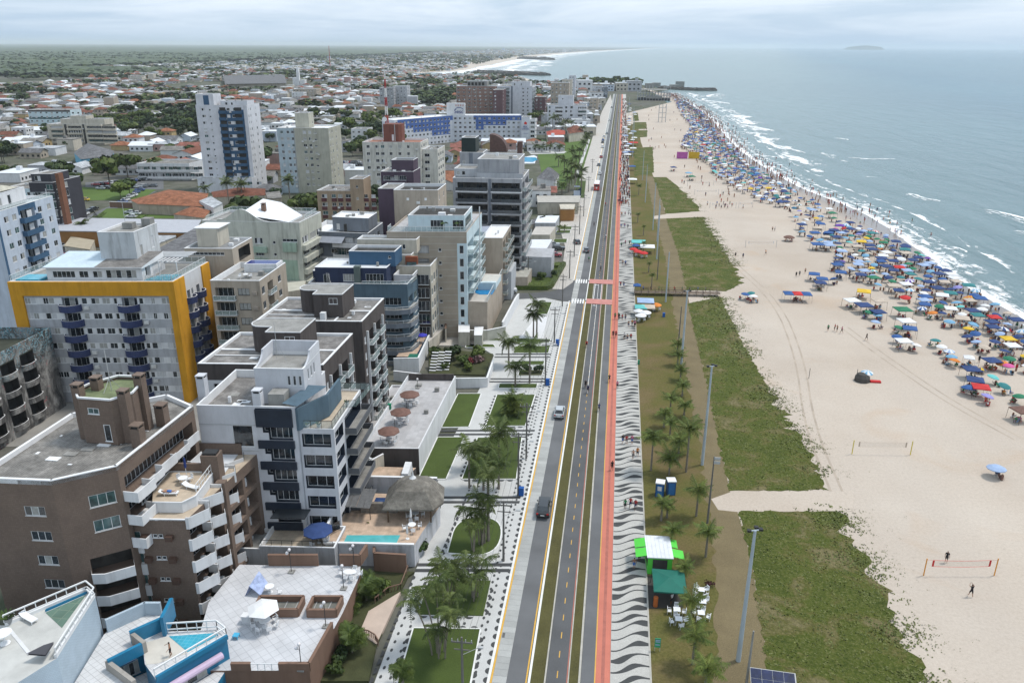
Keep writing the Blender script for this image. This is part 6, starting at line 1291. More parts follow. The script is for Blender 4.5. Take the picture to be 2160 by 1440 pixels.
for f in range(7):
 z=H_-5.3-f*2.9;B.box('planter_balcony',W_+.004,.5,z-1.5,W_+.9,D_-.4,z-.25,P_CG)
k_=24;prof=[]
for k in range(k_+1):
 t=k/k_;a=3.6+t*17.0;prof.append((a,H_+(2.9*math.exp(-((t-.36)/.2)**2)+.3*math.exp(-((t-.02)/.05)**2))))
b=MB()
for(a,z),(a2,z2)in zip(prof,prof[1:]):b.quad((a,-.01,H_-.1),(a2,-.01,H_-.1),(a2,-.01,z2),(a,-.01,z));b.quad((a,.3,H_-.1),(a,.3,z),(a2,.3,z2),(a2,.3,H_-.1));b.quad((a,-.01,z),(a2,-.01,z2),(a2,.3,z2),(a,.3,z),1)
B.part('swan_neck_parapet',b,[P_CG,M_COP])
b=MB();b.quad((11,1,H_+1.2),(W_-3,1,H_-.1),(W_-3,9,H_-.1),(14,12,H_+2.4));b.quad((9.5,1,H_+2.0),(11,1,H_+1.2),(14,12,H_+2.4),(9.5,12,H_+3.2));b.quad((W_-3,1,H_-.1),(W_-3,1,H_-.6),(W_-3,9,H_-.6),(W_-3,9,H_-.1));B.part('roof',b,mat('bright_white_roof',(.74,.77,.80),.5,.05,.3,grime=.2));B.chimney(12.2,5,H_+.5,H_+3.4,P_BRW,.9)
B.railing([(1,.3),(1,D_-.3),(W_-1,D_-.3),(W_-.3,4)],H_+.1,h=.9)
# slate blue block
B=tower(at(650,484,19)[:2],15.4,13,18.6,P_STEEL,'slate blue block with white bands, an awning and rooftop boxes',front=((5.6,7.2),(9.5,11.5)),side=((1,2),(4,6),(8,10)),ang=-2,bandF=((0,15.4,11.7,12.4,M_WHT),(0,15.4,8.0,8.7,M_WHT)),par=.9,fbal=((6.4,15.2),),balm=M_WHT,nf=2,roof=M_COP)
B.block((5.2,3.5,14.6,11),18.2,21.6,P_STEEL,{'F':[(1,1.8,18.6,20,'w',{'n':1,'p':'s'})]},roof=M_COP,par=.3);b=MB();b.quad((3.6,-.3,17.6),(9.6,-.3,17.6),(9.2,-2.2,16.4),(3.2,-2.2,16.4));B.part('awning',b,mat('grey_canvas',(.28,.30,.34)));B.box('chimney',8.6,2.0,18.3,9.2,2.6,20.2,M_BLACK);B.railing([(11.4,-1.0),(15.3,-1.0)],12.6)
# low sheet roof between
slabpoly('annex',[at(u,v,9)[:2]for u,v in((585,592),(645,592),(640,610),(590,618))],0,9,P_CREAM,mat('ivory_sheet',(.46,.45,.38),.8,.1),'ivory flat roof tucked between the tan block and the twin blocks','building')
# ------------------------------------------------------------ pavements and lawns landward of the avenue
def proj(x,y,z):
 w_=[_X[i]*x+_Y[i]*y+_Z[i]*(z-CAMH)for i in range(3)];return 1080-FPX*w_[0]/w_[2],720+FPX*w_[1]/w_[2]
def h_for(x,y,vt):
 lo,hi=0.,58.
 for _ in range(30):
  m_=(lo+hi)/2
  if proj(x,y,m_)[1]>vt:lo=m_
  else:hi=m_
 return lo
KX=-10.8
south=[p[:2]for p in pxs([(745,1540),(790,1440),(882,1190),(925,1010),(955,925),(1025,796),(1042,750),(1022,738),(1015,700),(1068,690),(1092,632),(1150,629),(1183,636)])]
def ccw(q):return q if sum(a[0]*c[1]-c[0]*a[1]for a,c in zip(q,q[1:]+q[:1]))>0 else q[::-1]
M_PAVE=mat('mosaic_pavement',(.50,.50,.485),.85,.07,.6,fine=.3)
def pad(name,q,h,m,z0=-.04,kind='structure'):b=MB();b.prism(ccw(q),z0,h);o=b.build(name,m);o['kind']=kind;return o
pad('pavement',south+[(KX,yc2[0]-3),(KX,at(1040,1540)[1])],.11,M_PAVE)
north=[p[:2]for p in pxs([(1187,611),(1165,610),(1187,560),(1192,520),(1180,480),(1190,440),(1216,400),(1232,350),(1250,290),(1270,235),(1288,200)])]
pad('pavement',north+[(KX,1000),(KX,yc1[1]+.5)],.11,mat('pale_forecourt',(.46,.43,.39)))
S=MB()
def scallops(p,q,side,step=1.32,r=.46,z=.114):
 L_=HYP(q[0]-p[0],q[1]-p[1]);n=int(L_/step);dx,dy=(q[0]-p[0])/L_,(q[1]-p[1])/L_;nx,ny=-dy*side,dx*side
 for i in range(n):
  c=(p[0]+dx*(i+.5)*step,p[1]+dy*(i+.5)*step);S.poly([(c[0]+dx*r*COS(t)+nx*r*.9*SIN(t),c[1]+dy*r*COS(t)+ny*r*.9*SIN(t),z)for t in[PI*k/6 for k in range(7)]])
def dots(p,q,step=1.32,r=.17,z=.115):
 L_=HYP(q[0]-p[0],q[1]-p[1]);n=int(L_/step);dx,dy=(q[0]-p[0])/L_,(q[1]-p[1])/L_
 for i in range(n):
  c=(p[0]+dx*(i+.2)*step,p[1]+dy*(i+.2)*step);S.poly([(c[0]+r*1.7*dx*COS(t)-dy*r*SIN(t),c[1]+r*1.7*dy*COS(t)+dx*r*SIN(t),z)for t in[PI*k/3 for k in range(6)]])
ye=yc2[0]-4;y0_=56
scallops((KX-.02,y0_),(KX-.02,ye),1);dots((KX-1.35,y0_),(KX-1.35,ye-2));dots((KX-1.9,y0_+.6),(KX-1.9,ye-2))
for a,c in(((-22.0,58),(-21.6,80)),((-20.9,58),(-20.6,80)),((-19.9,84),(-19.4,104)),((-18.6,84),(-18.2,104))):dots(a,c)
scallops((-22.9,57),(-22.7,81),-1);dots((-15,58),(-14.6,80));dots((-15.5,84),(-15.2,140));dots((-17.2,106),(-17.0,150));scallops((-20.4,84),(-19.7,99),-1)
KERBS=MB()
def lawn(pts,h=.2,kerb=True,sc=1,round_=0,m=None):
 q=ccw([p[:2]for p in pxs(pts)])
 if round_:q=ccw(smooth(q+[q[0]],round_)[1:-1])
 pad('lawn',q,h,m or M_LAWN)
 if kerb:
  for a,c in zip(q,q[1:]+q[:1]):
   L_=HYP(c[0]-a[0],c[1]-a[1])or 1;nx,ny=(c[1]-a[1])/L_*.16,-(c[0]-a[0])/L_*.16;KERBS.prism([a,(a[0]+nx,a[1]+ny),(c[0]+nx,c[1]+ny),c],.05,h+.05)
 if sc:
  for a,c in zip(q,q[1:]+q[:1]):
   L_=HYP(c[0]-a[0],c[1]-a[1])or 1
   if L_>3:nx,ny=(c[1]-a[1])/L_*.2,-(c[0]-a[0])/L_*.2;scallops((a[0]+nx,a[1]+ny),(c[0]+nx,c[1]+ny),-1)
 return q
lawn([(873,1327),(1012,1329),(985,1475),(830,1475)]);lawn([(905,1226),(1035,1226),(1019,1300),(882,1297)],kerb=False);lawn([(965,1093),(1062,1094),(1048,1175),(945,1168)],round_=3)
lawn([(924,924),(978,924),(940,1012),(883,1012)],sc=0);lawn([(967,832),(1014,832),(988,902),(932,903)],sc=0);lawn([(1049,834),(1128,834),(1107,900),(1025,900)]);lawn([(1008,925),(1100,924),(1088,1012),(975,1012)])
lawn([(1054,811),(1133,811),(1131,820),(1052,820)],sc=0);lawn([(1100,763),(1148,763),(1146,771),(1097,771)],sc=0);lawn([(1097,782),(1146,782),(1142,794),(1093,794)],sc=0,m=mat('garden_soil',(.055,.06,.025)));lawn([(1087,732),(1160,731),(1156,746),(1083,746)],sc=0)
lawn([(1092,715),(1161,717),(1158,724),(1089,724)],sc=0);lawn([(985,727),(1040,728),(1045,734),(982,734)],sc=0);lawn([(1140,638),(1164,639),(1154,664),(1132,665)],sc=0);lawn([(1017,712),(1050,712),(1052,720),(1010,720)],sc=0)
b=MB();q=[p[:2]for p in pxs([(1133,667),(1155,667),(1146,714),(1095,714)])];pad('white_plaza',q,.14,mat('white_plaza',(.66,.66,.66),.7,.04))
for(v0,L0_,R0_)in((1192,880,1075),(1204,876,1073),(1050,912,1098),(1060,908,1096),(909,930,1128),(917,926,1122),(800,1028,1150),(806,1026,1148),(748,1045,1162),(754,1043,1160)):
 a,c=at(L0_,v0)[:2],at(R0_,v0)[:2];S.quad((a[0],a[1]-.35,.113),(c[0],c[1]-.35,.113),(c[0],c[1]+.35,.113),(a[0],a[1]+.35,.113))
 # beyond the side street
HG=[(1075,604),(1160,604),(1189,560),(1128,560)];lawn(HG,sc=0)
for q_ in([(1160,541),(1184,541),(1183,533),(1165,533)],[(1165,513),(1195,513),(1196,505),(1170,505)],[(1172,493),(1202,493),(1203,487),(1176,487)],[(1180,485),(1205,485),(1206,479),(1183,479)]):lawn(q_,sc=0)
lawn([(1205,418),(1232,418),(1236,382),(1222,382)],kerb=False,sc=0)
BL=mat('park_lawn',(.08,.13,.026),.95,.18,.08,fine=.4)
pad('lawn',[p[:2]for p in pxs([(1128,296),(1215,293),(1240,296),(1224,345),(1190,400),(1150,400),(1135,330)])],.06,BL);pad('lawn',[p[:2]for p in pxs([(1244,294),(1257,294),(1236,382),(1213,392)])],.06,BL)
a,c=at(1243,294)[:2],at(1216,372)[:2];b=MB();b.quad((c[0]-.8,c[1],.08),(c[0]+.8,c[1],.08),(a[0]+.8,a[1],.08),(a[0]-.8,a[1],.08));o=b.build('park_path',M_PAVE);o['kind']='structure'
for pts,z,m,nm in(([(1088,335),(1126,328),(1133,331),(1128,345),(1088,346)],.14,M_STEELROOF,'pool_deck_paving'),([(1112,318),(1140,313),(1195,320),(1190,324),(1120,326)],.14,M_PAVE,'curved_paving')):pad(nm,[p[:2]for p in pxs(pts)],z,m)
b=MB();b.poly([(*at(u,v,.2)[:2],.17)for u,v in((1089,331),(1130,332),(1134,337),(1124,342),(1089,341))][::-1]);tag(b.build('swimming_pool',mat('lido_blue',(.05,.38,.62),.1)),'large bright blue lido pool beside the park lawn','swimming pool')
o=S.build('mosaic_inlay',M_MOSD);o['kind']='stuff';o=KERBS.build('lawn_kerbs',M_KERB);o['kind']='structure'
# ------------------------------------------------------------ foliage
LF=leafmat('palm_leaf',(.030,.058,.012),(.10,.135,.028),scale=.6);LFY=leafmat('palm_leaf_young',(.055,.095,.018),(.15,.18,.035),scale=.6);LFD=leafmat('palm_leaf_dark',(.032,.058,.013),(.105,.13,.032),scale=.6);M_TRUNK=mat('palm_trunk',(.20,.175,.145),.95,.25,2.,fine=.4);M_BARK=mat('bark',(.10,.08,.06),.95,.25,2.)
def frond_mesh(L_,droop,wid,m,seed,n=13):
 rr=random.Random(seed);b=MB();pr=None;P=[]
 for i in range(n+1):t=i/n;P.append(Vector((L_*t*(1-.18*droop*t),0,L_*(.42*t-droop*.85*t*t))))
 for i in range(n):
  p,q=P[i],P[i+1];s=.035*(1-i/n)+.012;b.quad((p.x,-s,p.z),(q.x,-s,q.z),(q.x,s,q.z),(p.x,s,p.z))
  if i<1:continue
  t=i/n;l=wid*(SIN(PI*min(1,t*.92+.12))**.7)
  for sd in(-1,1):
   a=l*rr.uniform(.8,1.1);dz=-a*rr.uniform(.35,.7);bk=.28*L_/n*rr.uniform(.9,2.6)
   b.quad((p.x,0,p.z),(p.x+L_/n*.85,0,p.z),(p.x+L_/n*.5+bk,sd*a,p.z+dz),(p.x+L_/n*.25+bk,sd*a*.96,p.z+dz-.02))
 return b.mesh('frond',m)
FR={}
def fronds(kind):
 if kind not in FR:
  c={'coco':(3.1,.6,.8,LF),'young':(2.35,.4,.66,LFY),'clump':(2.1,.85,.6,LFD),'dark':(3.0,.75,.8,LFD),'fan':(1.6,.6,.9,LF)}[kind]
  FR[kind]=[frond_mesh(c[0]*s,c[1]*d,c[2],c[3],i,)for i,(s,d)in enumerate(((1,1),(.9,1.5),(1.05,.35),(.85,2.0)))]
 return FR[kind]
def palm(x,y,h,kind,label,n=15,sc=1.,group=None,lean=(0,0),r=.17,name='palm_tree',heads=1,spread=.7):
 t=empty(name,(x,y,0),0,label,'palm',group);fs=fronds(kind)
 for hd in range(heads):
  a0=hd*2.399;bx,by=(0,0)if heads==1 else(spread*.35*COS(a0)*math.sqrt(hd),spread*.35*SIN(a0)*math.sqrt(hd));hh=h*(1 if heads==1 else RU(.62,1.05));tx,ty=(lean if heads==1 else(spread*COS(a0)*RU(.4,1.3)*hh/5,spread*SIN(a0)*RU(.4,1.3)*hh/5));tx+=bx;ty+=by
  b=MB();K=5;pp=(bx,by,0)
  for k in range(1,K+1):s=k/K;q=(bx+(tx-bx)*s**1.6,by+(ty-by)*s**1.6,hh*s);b.tube(pp,q,r*(1.25-.45*(k-1)/K),r*(1.25-.45*k/K),6);pp=q
  b.build('trunk',M_TRUNK,t);m_=n if heads==1 else max(7,n-5)
  for k in range(m_):
   lvl=k/m_;az=k*2.399+RU(-.2,.2);el=(-.75+1.15*lvl)+RU(-.12,.12)
   o=link('frond',RC(fs),t,(tx,ty,hh));o.rotation_euler=(RU(-.2,.2),-el if el>0 else-el,az);s=sc*RU(.85,1.1);o.scale=(s,s,s)
   o.rotation_euler=(0,.55-lvl*1.35,az)
 return t
def palm_uv(u,v,vt,kind,label,**k):
 x,y,_=at(u,v);h=max(1.0,h_for(x,y,vt));return palm(x,y,h,kind,label,**k)
g1='slender palms in the mosaic gardens'
for u,v,vt,k,l,kw in((927,1383,1262,'clump','wide clump of slender palms nearest the bottom edge of the gardens',dict(heads=7,r=.08,spread=1.1)),(948,1270,1195,'clump','dense dark palm clump beside the square lawn',dict(heads=6,r=.08,spread=.9)),(1000,1265,1185,'clump','low spreading palm clump left of the square lawn edge',dict(heads=4,r=.08,spread=.9)),(1018,1150,1040,'clump','palm cluster on the rounded lawn',dict(heads=5,r=.1,spread=.6)),(1000,1165,1075,'clump','bent slender palm at the left end of the rounded lawn',dict(heads=3,r=.08,spread=1.1)),(1030,1142,1000,'dark','tall dark palm rising from the rounded lawn',dict(r=.2,sc=.9)),(990,1030,945,'dark','dark palm left of the fourth lawn',dict(r=.15)),(1020,1035,985,'coco','low bushy palm beside the third lamp lawn',dict()),(1052,1032,975,'coco','palm leaning toward the road behind the utility pole',dict(sc=.85)),(1000,990,950,'dark','dark palm over the white path',dict()),(1052,968,912,'dark','broad fan shaped palm above the lawn beside the road',dict(sc=1.25,n=20)),(1030,1000,950,'clump','bushy dark clump below the broad fan palm',dict(heads=4,r=.1,spread=.9)),(1073,772,722,'dark','round headed coconut palm nearest the flower garden',dict(n=22,sc=1.05)),(1117,810,728,'coco','tall straight coconut palm by the dark planting beds',dict(n=18)),(1087,815,773,'dark','thick dark palm above the dense bush',dict(n=20)),(1125,712,662,'dark','left one of two tall palms on the white plaza',dict(n=18)),(1132,712,642,'dark','right one of two tall palms on the white plaza',dict(n=18,sc=1.1)),(795,1135,1108,'coco','drooping palm left of the turquoise pool front wall',dict(sc=.7,n=9)),(832,1145,1125,'coco','drooping palm right of the turquoise pool front wall',dict(sc=.7,n=9)),(775,1265,1225,'fan','bushy fan palm by the skylight well wall',dict(n=20,heads=4,r=.08)),(735,1290,1268,'fan','fan palm between the court and the garden ramp',dict(n=22,heads=4,r=.08)),(745,1375,1325,'fan','fan palm on a short trunk beside the garden bench',dict(n=20,heads=3,r=.08)),(850,1452,1410,'fan','palm crown cut by the bottom edge beside the lawn',dict(n=20)),(1160,575,560,'young','small garden palm in the hedge garden',dict(n=9,sc=.5)),(1204,455,440,'coco','small palm in a square bed in the paved forecourt',dict(n=12,sc=.8)),(1180,492,478,'young','left palm of the two over the forecourt strips',dict(n=12,sc=.7)),(1190,492,479,'young','right palm of the two over the forecourt strips',dict(n=12,sc=.7)),(1157,533,515,'young','small palm beside the parked black car',dict(n=10,sc=.6))):
 palm_uv(u,v,vt,k,l,group=None,**kw)
 # dense ball of fronds
t=empty('cycad_bush',(*at(1080,876)[:2],0),0,'dense rounded palm bush in the middle of the lawn','bush')
for k in range(64):
 o=link('frond',RC(fronds('young' if k%3 else 'dark')),t,(RU(-.5,.5),RU(-.5,.5),RU(.6,3.0)));o.rotation_euler=(0,RU(-1.1,.5),k*2.399)
 # beach lawn palms: base u,v, crown v
C2=lambda x,y:(1260+x/3.273,560+y/3.273);C1=lambda x,y:(1260+x/3.273,1000+y/3.273)
BP=[(C2(550,612),C2(545,540),.9,'first of the column by the tall lamp mast'),(C2(553,690),C2(550,612),.9,'second of the column by the tall lamp mast'),(C2(572,792),C2(570,718),.85,'third of the column, just right of the mast foot'),(C2(585,900),C2(580,825),.8,'fourth of the column, fronds spread wide'),(C2(500,1035),C2(500,912),.85,'alone on a thin trunk in the dry lawn'),(C2(597,1045),C2(595,962),.85,'right of the thin trunked one'),(C2(460,1115),C2(450,1015),.9,'left of the cluster with a pale signboard'),(C2(500,1180),C2(500,1085),.8,'behind the pale signboard'),(C2(370,1415),C2(370,1180),1.2,'big one at the promenade edge left of the toilets'),(C2(612,1425),C2(615,1120),1.3,'tallest and bushiest on the beach lawn'),(C2(560,1300),C2(540,1215),1.1,'dense one in the middle of the cluster'),(C2(495,1445),C2(490,1330),1.15,'in front of the blue toilets'),(C1(682,290),C1(690,110),1.0,'right of the blue toilets'),(C1(440,320),C1(440,200),.8,'nearest the promenade below the toilets'),(C1(480,300),C1(478,215),.7,'smaller companion behind the promenade edge'),(C1(507,530),C1(500,380),.9,'touching the green kiosk'),(C1(747,570),C1(745,395),.95,'alone right of the green kiosk'),(C1(590,745),C1(585,640),.8,'beside the dark green awning'),(C1(640,1035),C1(635,870),.85,'between the two sets of white tables'),(C1(657,1310),C1(655,1110),.95,'below the white tables'),(C1(745,1470),C1(745,1335),1.0,'cut by the bottom edge left of the solar panel'),((1374,607),(1374,580),.55,'small one left of the boardwalk mast'),((1368,575),(1368,556),.5,'beyond the blue booth'),((1357,534),(1357,512),.5,'beside the red table group'),((1345,470),(1345,452),.6,'at the far lawn corner'),((1347,412),(1347,392),.8,'near the white far kiosk'),((1357,497),(1357,478),.5,'between far masts')]
for(bu,bv),(cu,cv),s,l in BP:palm_uv(bu,bv,cv,'young','young coconut palm '+l,n=17,sc=s,r=.13)
# broadleaf trees: crowns of many leaf sized faces gathered in clumps
def crown_mesh(seed,m,n=520,leaf=.55,flat=.8):
 rr=random.Random(seed);b=MB();cl=[]
 for i in range(11):
  a=rr.random()*6.28;r=rr.uniform(.1,.72);cl.append((r*COS(a),r*SIN(a),rr.uniform(-.32,.45)*flat,rr.uniform(.28,.48)))
 for i in range(n):
  c=cl[i%11];d=Vector((rr.gauss(0,1),rr.gauss(0,1),rr.gauss(0,1))).normalized();rad=c[3]*rr.uniform(.55,1.05)
  p=Vector(c[:3])+Vector((d.x,d.y,d.z*flat))*rad;u=d.cross(Vector((rr.gauss(0,1),rr.gauss(0,1),rr.gauss(0,1)))).normalized();v=d.cross(u)
  u=(u+d*rr.uniform(-.4,.4))*leaf*.16*rr.uniform(.6,1.4);v=v*leaf*.16*rr.uniform(.6,1.3);b.quad(tuple(p-u-v),tuple(p+u-v),tuple(p+u*.8+v),tuple(p-u*.8+v*.9))
 return b.mesh('crown',m)
GT=[leafmat('tree_leaf_dark',(.012,.028,.009),(.042,.068,.018),scale=.25),leafmat('tree_leaf_mid',(.022,.045,.010),(.070,.10,.022),scale=.25),leafmat('tree_leaf_bright',(.045,.075,.012),(.115,.15,.028),scale=.25)]
CRN=[crown_mesh(i,GT[i%3],leaf=.8 if i<6 else.6)for i in range(9)]
tk=MB();tk.tube((0,0,0),(0,0,.55),.06,.045,6);[tk.tube((0,0,.45),(.28*COS(a),.28*SIN(a),.85),.03,.012,4)for a in(0,1.6,3.1,4.6)];TRK=tk.mesh('trunk',M_BARK)
def tree(x,y,r,h,label,ci=None,group=None,name='tree',cat='tree'):
 t=empty(name,(x,y,0),0,label,cat,group);ci=random.randrange(9)if ci is None else ci;th=max(.3,h-r*.85)
 link('crown',CRN[ci],t,(0,0,h-r*.62),RU(0,6.28),(r,r,r*.9));link('trunk',TRK,t,(0,0,0),0,(max(1,h*.35),max(1,h*.35),h*.72));return t
def hedge_mesh(name,pts,z1,m,dens=60,parent=None,z0=0.,leaf=.16):
 q=ccw(pts);xs=[p[0]for p in q];ys=[p[1]for p in q];b=MB();b.prism(q,z0,z0+(z1-z0)*.86)
 n=0
 for _ in range(int(dens*(max(xs)-min(xs))*(max(ys)-min(ys)))):
  x,y=RU(min(xs),max(xs)),RU(min(ys),max(ys));c=False;j=len(q)-1
  for i in range(len(q)):
   if(q[i][1]>y)!=(q[j][1]>y)and x<(q[j][0]-q[i][0])*(y-q[i][1])/(q[j][1]-q[i][1])+q[i][0]:c=not c
   j=i
  if not c:continue
  z=z0+(z1-z0)*RU(.7,1.05);a=RN()*6.28;s=leaf*RU(.6,1.5);b.quad((x+s*COS(a),y+s*SIN(a),z),(x-s*SIN(a),y+s*COS(a),z+s*.5),(x-s*COS(a),y-s*SIN(a),z+s*.2),(x+s*SIN(a),y-s*COS(a),z-s*.4))
 return b.build(name,m,parent)
hedge_px=[([(1000,611),(1155,612),(1160,604),(1000,604)],1.3,'long clipped hedge along the side street'),([(1155,612),(1168,606),(1194,560),(1183,560)],1.3,'hedge along the pavement side of the hedge garden'),([(1133,566),(1189,566),(1190,560),(1137,560)],1.2,'hedge at the far end of the hedge garden')]
for pts,h,l in hedge_px:tag(hedge_mesh('hedge',[p[:2]for p in pxs(pts)],h,GT[2],9),l,'hedge')
for i,(u,v,r,c,l)in enumerate(((1143,590,1.6,1,'rounded dark shrub in the hedge garden'),(1150,577,1.2,2,'bright shrub in the hedge garden'),(1168,585,1.4,0,'dark shrub by the pavement hedge'),(1152,566,1.1,1,'small shrub at the far end of the hedge garden'),(1005,758,2.0,2,'bright green shrub in the flower garden'),(955,762,2.2,0,'dark shrub in the flower garden'),(975,772,1.6,1,'low shrub beside the garden statue'),(920,755,1.7,1,'shrub by the white garden steps'),(990,782,1.3,2,'round bush near the white boundary wall'),(940,780,1.1,2,'small bush by the stepped ramps'),(905,1095,1.8,1,'tall shrub at the hut corner of the planted strip'),(896,1120,1.7,0,'dark shrub in the planted strip beside the pool terrace'),(888,1150,1.4,1,'bushy shrub at the pool terrace corner'),(886,1172,1.2,0,'low shrub at the end of the planted strip'),(790,1255,1.5,1,'leafy bush behind the skylight well'),(808,1248,1.0,2,'ball shaped bright bush in the court garden'),(765,1250,1.6,0,'dark leafy bush against the brown wall'),(720,1400,1.2,0,'dark bush in the narrow planter'),(705,1425,1.1,1,'low bush near the bottom of the planter'),(735,1345,1.2,1,'bush beside the garden bench'),(1137,786,1.1,0,'dark bush in the planting bed by the road'),(1110,786,1.2,0,'left dark bush in the planting bed'))):
 tree(*at(u,v)[:2],r,r*1.5,l,c,name='shrub',cat='shrub')
for i,(u,v,l)in enumerate(((985,770,'red flowering bush in the flower garden'),(1010,765,'pinkish flowering bush at the garden corner'))):
 o=link('flower_bush',crown_mesh(40+i,leafmat('flower_%d'%i,((.10,.02,.02),(.16,.09,.09))[i],((.25,.03,.04),(.33,.22,.22))[i]),220),None,(*at(u,v)[:2],1.0),0,1.6);tag(o,l,'shrub')
 # ------------------------------------------------------------ poles and masts
M_POLEW=mat('weathered_pole',(.14,.135,.125),.9,.15,1.);M_STEELP=mat('galvanised_mast',(.40,.46,.50),.45,.06,.5)
def upole(x,y,h,label):
 t=empty('utility_pole',(x,y,0),0,label,'utility pole');b=MB();b.tube((0,0,0),(0,0,h),.17,.11,6);b.build('pole',M_POLEW,t)
 b=MB();b.box(-1.1,-.06,h-.7,1.1,.06,h-.56);b.box(-.8,-.05,h-1.6,.8,.05,h-1.5);b.build('crossarm',M_POLEW,t)
 b=MB();[b.tube((s,0,h-.56),(s,0,h-.25),.05,n=5)for s in(-1,-.4,.4,1)];b.build('insulator',M_ALU,t);b=MB();b.tube((0,0,h-2.2),(1.7,.5,h-1.5),.03,n=4);b.box(1.5,.35,h-1.55,2.1,.65,h-1.42);b.build('street_light',M_ALU,t);return t
UP=[(976,1452,1343,'utility pole nearest the bottom edge, rising from the lawn'),(1062,1184,1056,'utility pole beside the rounded lawn'),(1093,1045,912,'utility pole with a blue box at its foot'),(1110,968,850,'utility pole between the third and fourth lawns'),(1150,813,712,'utility pole beside the two dark planting beds'),(1169,724,648,'utility pole at the white plaza corner'),(1186,647,578,'utility pole at the side street corner'),(1201,588,527,'utility pole behind the side street crossing'),(1211,542,474,'utility pole near the parked red car'),(1222,495,433,'utility pole beside the forecourt lawn strips'),(1231,457,409,'utility pole next to the dark billboard'),(1114,595,541,'utility pole in front of the annex roof'),(1241,405,372,'utility pole level with the red bus'),(1249,365,335,'utility pole just beyond the bus')]
PO=[]
for u,v,vt,l in UP:x,y,_=at(u,v);h=h_for(x,y,vt);upole(x,y,h,l);PO.append((x,y,h,v))
b=MB();ch=sorted([p for p in PO if abs(p[0]+13)<6],key=lambda p:p[1])
for p,q in zip(ch,ch[1:]):
 for dx in(-1,-.4,.4,1):
  pr=None
  for k in range(9):
   t=k/8;c=(p[0]+(q[0]-p[0])*t+dx,p[1]+(q[1]-p[1])*t,p[2]+(q[2]-p[2])*t-.3-1.0*4*t*(1-t)*.5)
   if pr:b.tube(pr,c,.018,n=3,caps=False)
   pr=c
tag(b.build('power_lines',M_BLACK),'thin power lines strung between the utility poles beside the road','power lines')
def mast(x,y,h,r,label,head=2,m=None,name='lamp_mast'):
 t=empty(name,(x,y,0),0,label,'lamp mast');b=MB();b.tube((0,0,0),(0,0,h),r,r*.55,8);b.build('mast',m or M_STEELP,t)
 if head:
  b=MB();b.tube((-.6,-.2,h),(.6,.2,h),.07,n=5);b.build('crossbar',M_STEELP,t)
  for k,(dx,dy)in enumerate(((-.6,-.2),(.6,.2),(.2,.5))[:head+1]):b=MB();b.box(dx-.2,dy-.15,h-.1,dx+.2,dy+.25,h+.12);b.build('floodlight',M_BLACK,t)
 return t
for u,v,vt,r,hd,l in((1557,1393,1118,.27,2,'tallest pale floodlight mast, standing between lawn and dune plants'),(1481,980,772,.25,2,'floodlight mast beside the second dune plant bed'),(1437,768,614,.25,2,'floodlight mast beyond the column of young palms'),(1404,637,532,.22,0,'plain pale mast in front of the boardwalk'),(1385,547,434,.22,0,'mast beside the far red and white tables'),(1386,510,420,.2,0,'mast at the near edge of the far lawn'),(1377,485,386,.2,0,'mast beside the far dune plants'),(1361,427,347,.18,0,'thin far mast near the white kiosk'),(1355,380,318,.18,0,'thin mast on the far green plot'),(1334,332,250,.16,0,'mast at the promenade edge by the far plots'),(1334,290,225,.16,0,'far promenade mast, second from the stage'),(1326,250,205,.16,0,'far promenade mast nearest the stage'),(1573,1452,1330,.16,0,'stout concrete post cut by the bottom edge')):
 x,y,_=at(u,v);mast(x,y,h_for(x,y,vt),r,l,hd,None if u!=1573 else M_CONCR)
for u,v,vt,l in((1492,1103,962,'dark wooden pole with two pale signs near its top'),(1432,714,646,'dark wooden pole left of the tall mast'),(1386,590,520,'dark slim pole left of the boardwalk masts')):x,y,_=at(u,v);h=h_for(x,y,vt);t=mast(x,y,h,.15,l,0,M_POLEW);b=MB();b.box(0,-.3,h-1.0,.8,-.2,h-.6);b.box(0,-.3,h-.4,.8,-.2,h);u==1492 and b.build('sign_board',M_ALU,t)
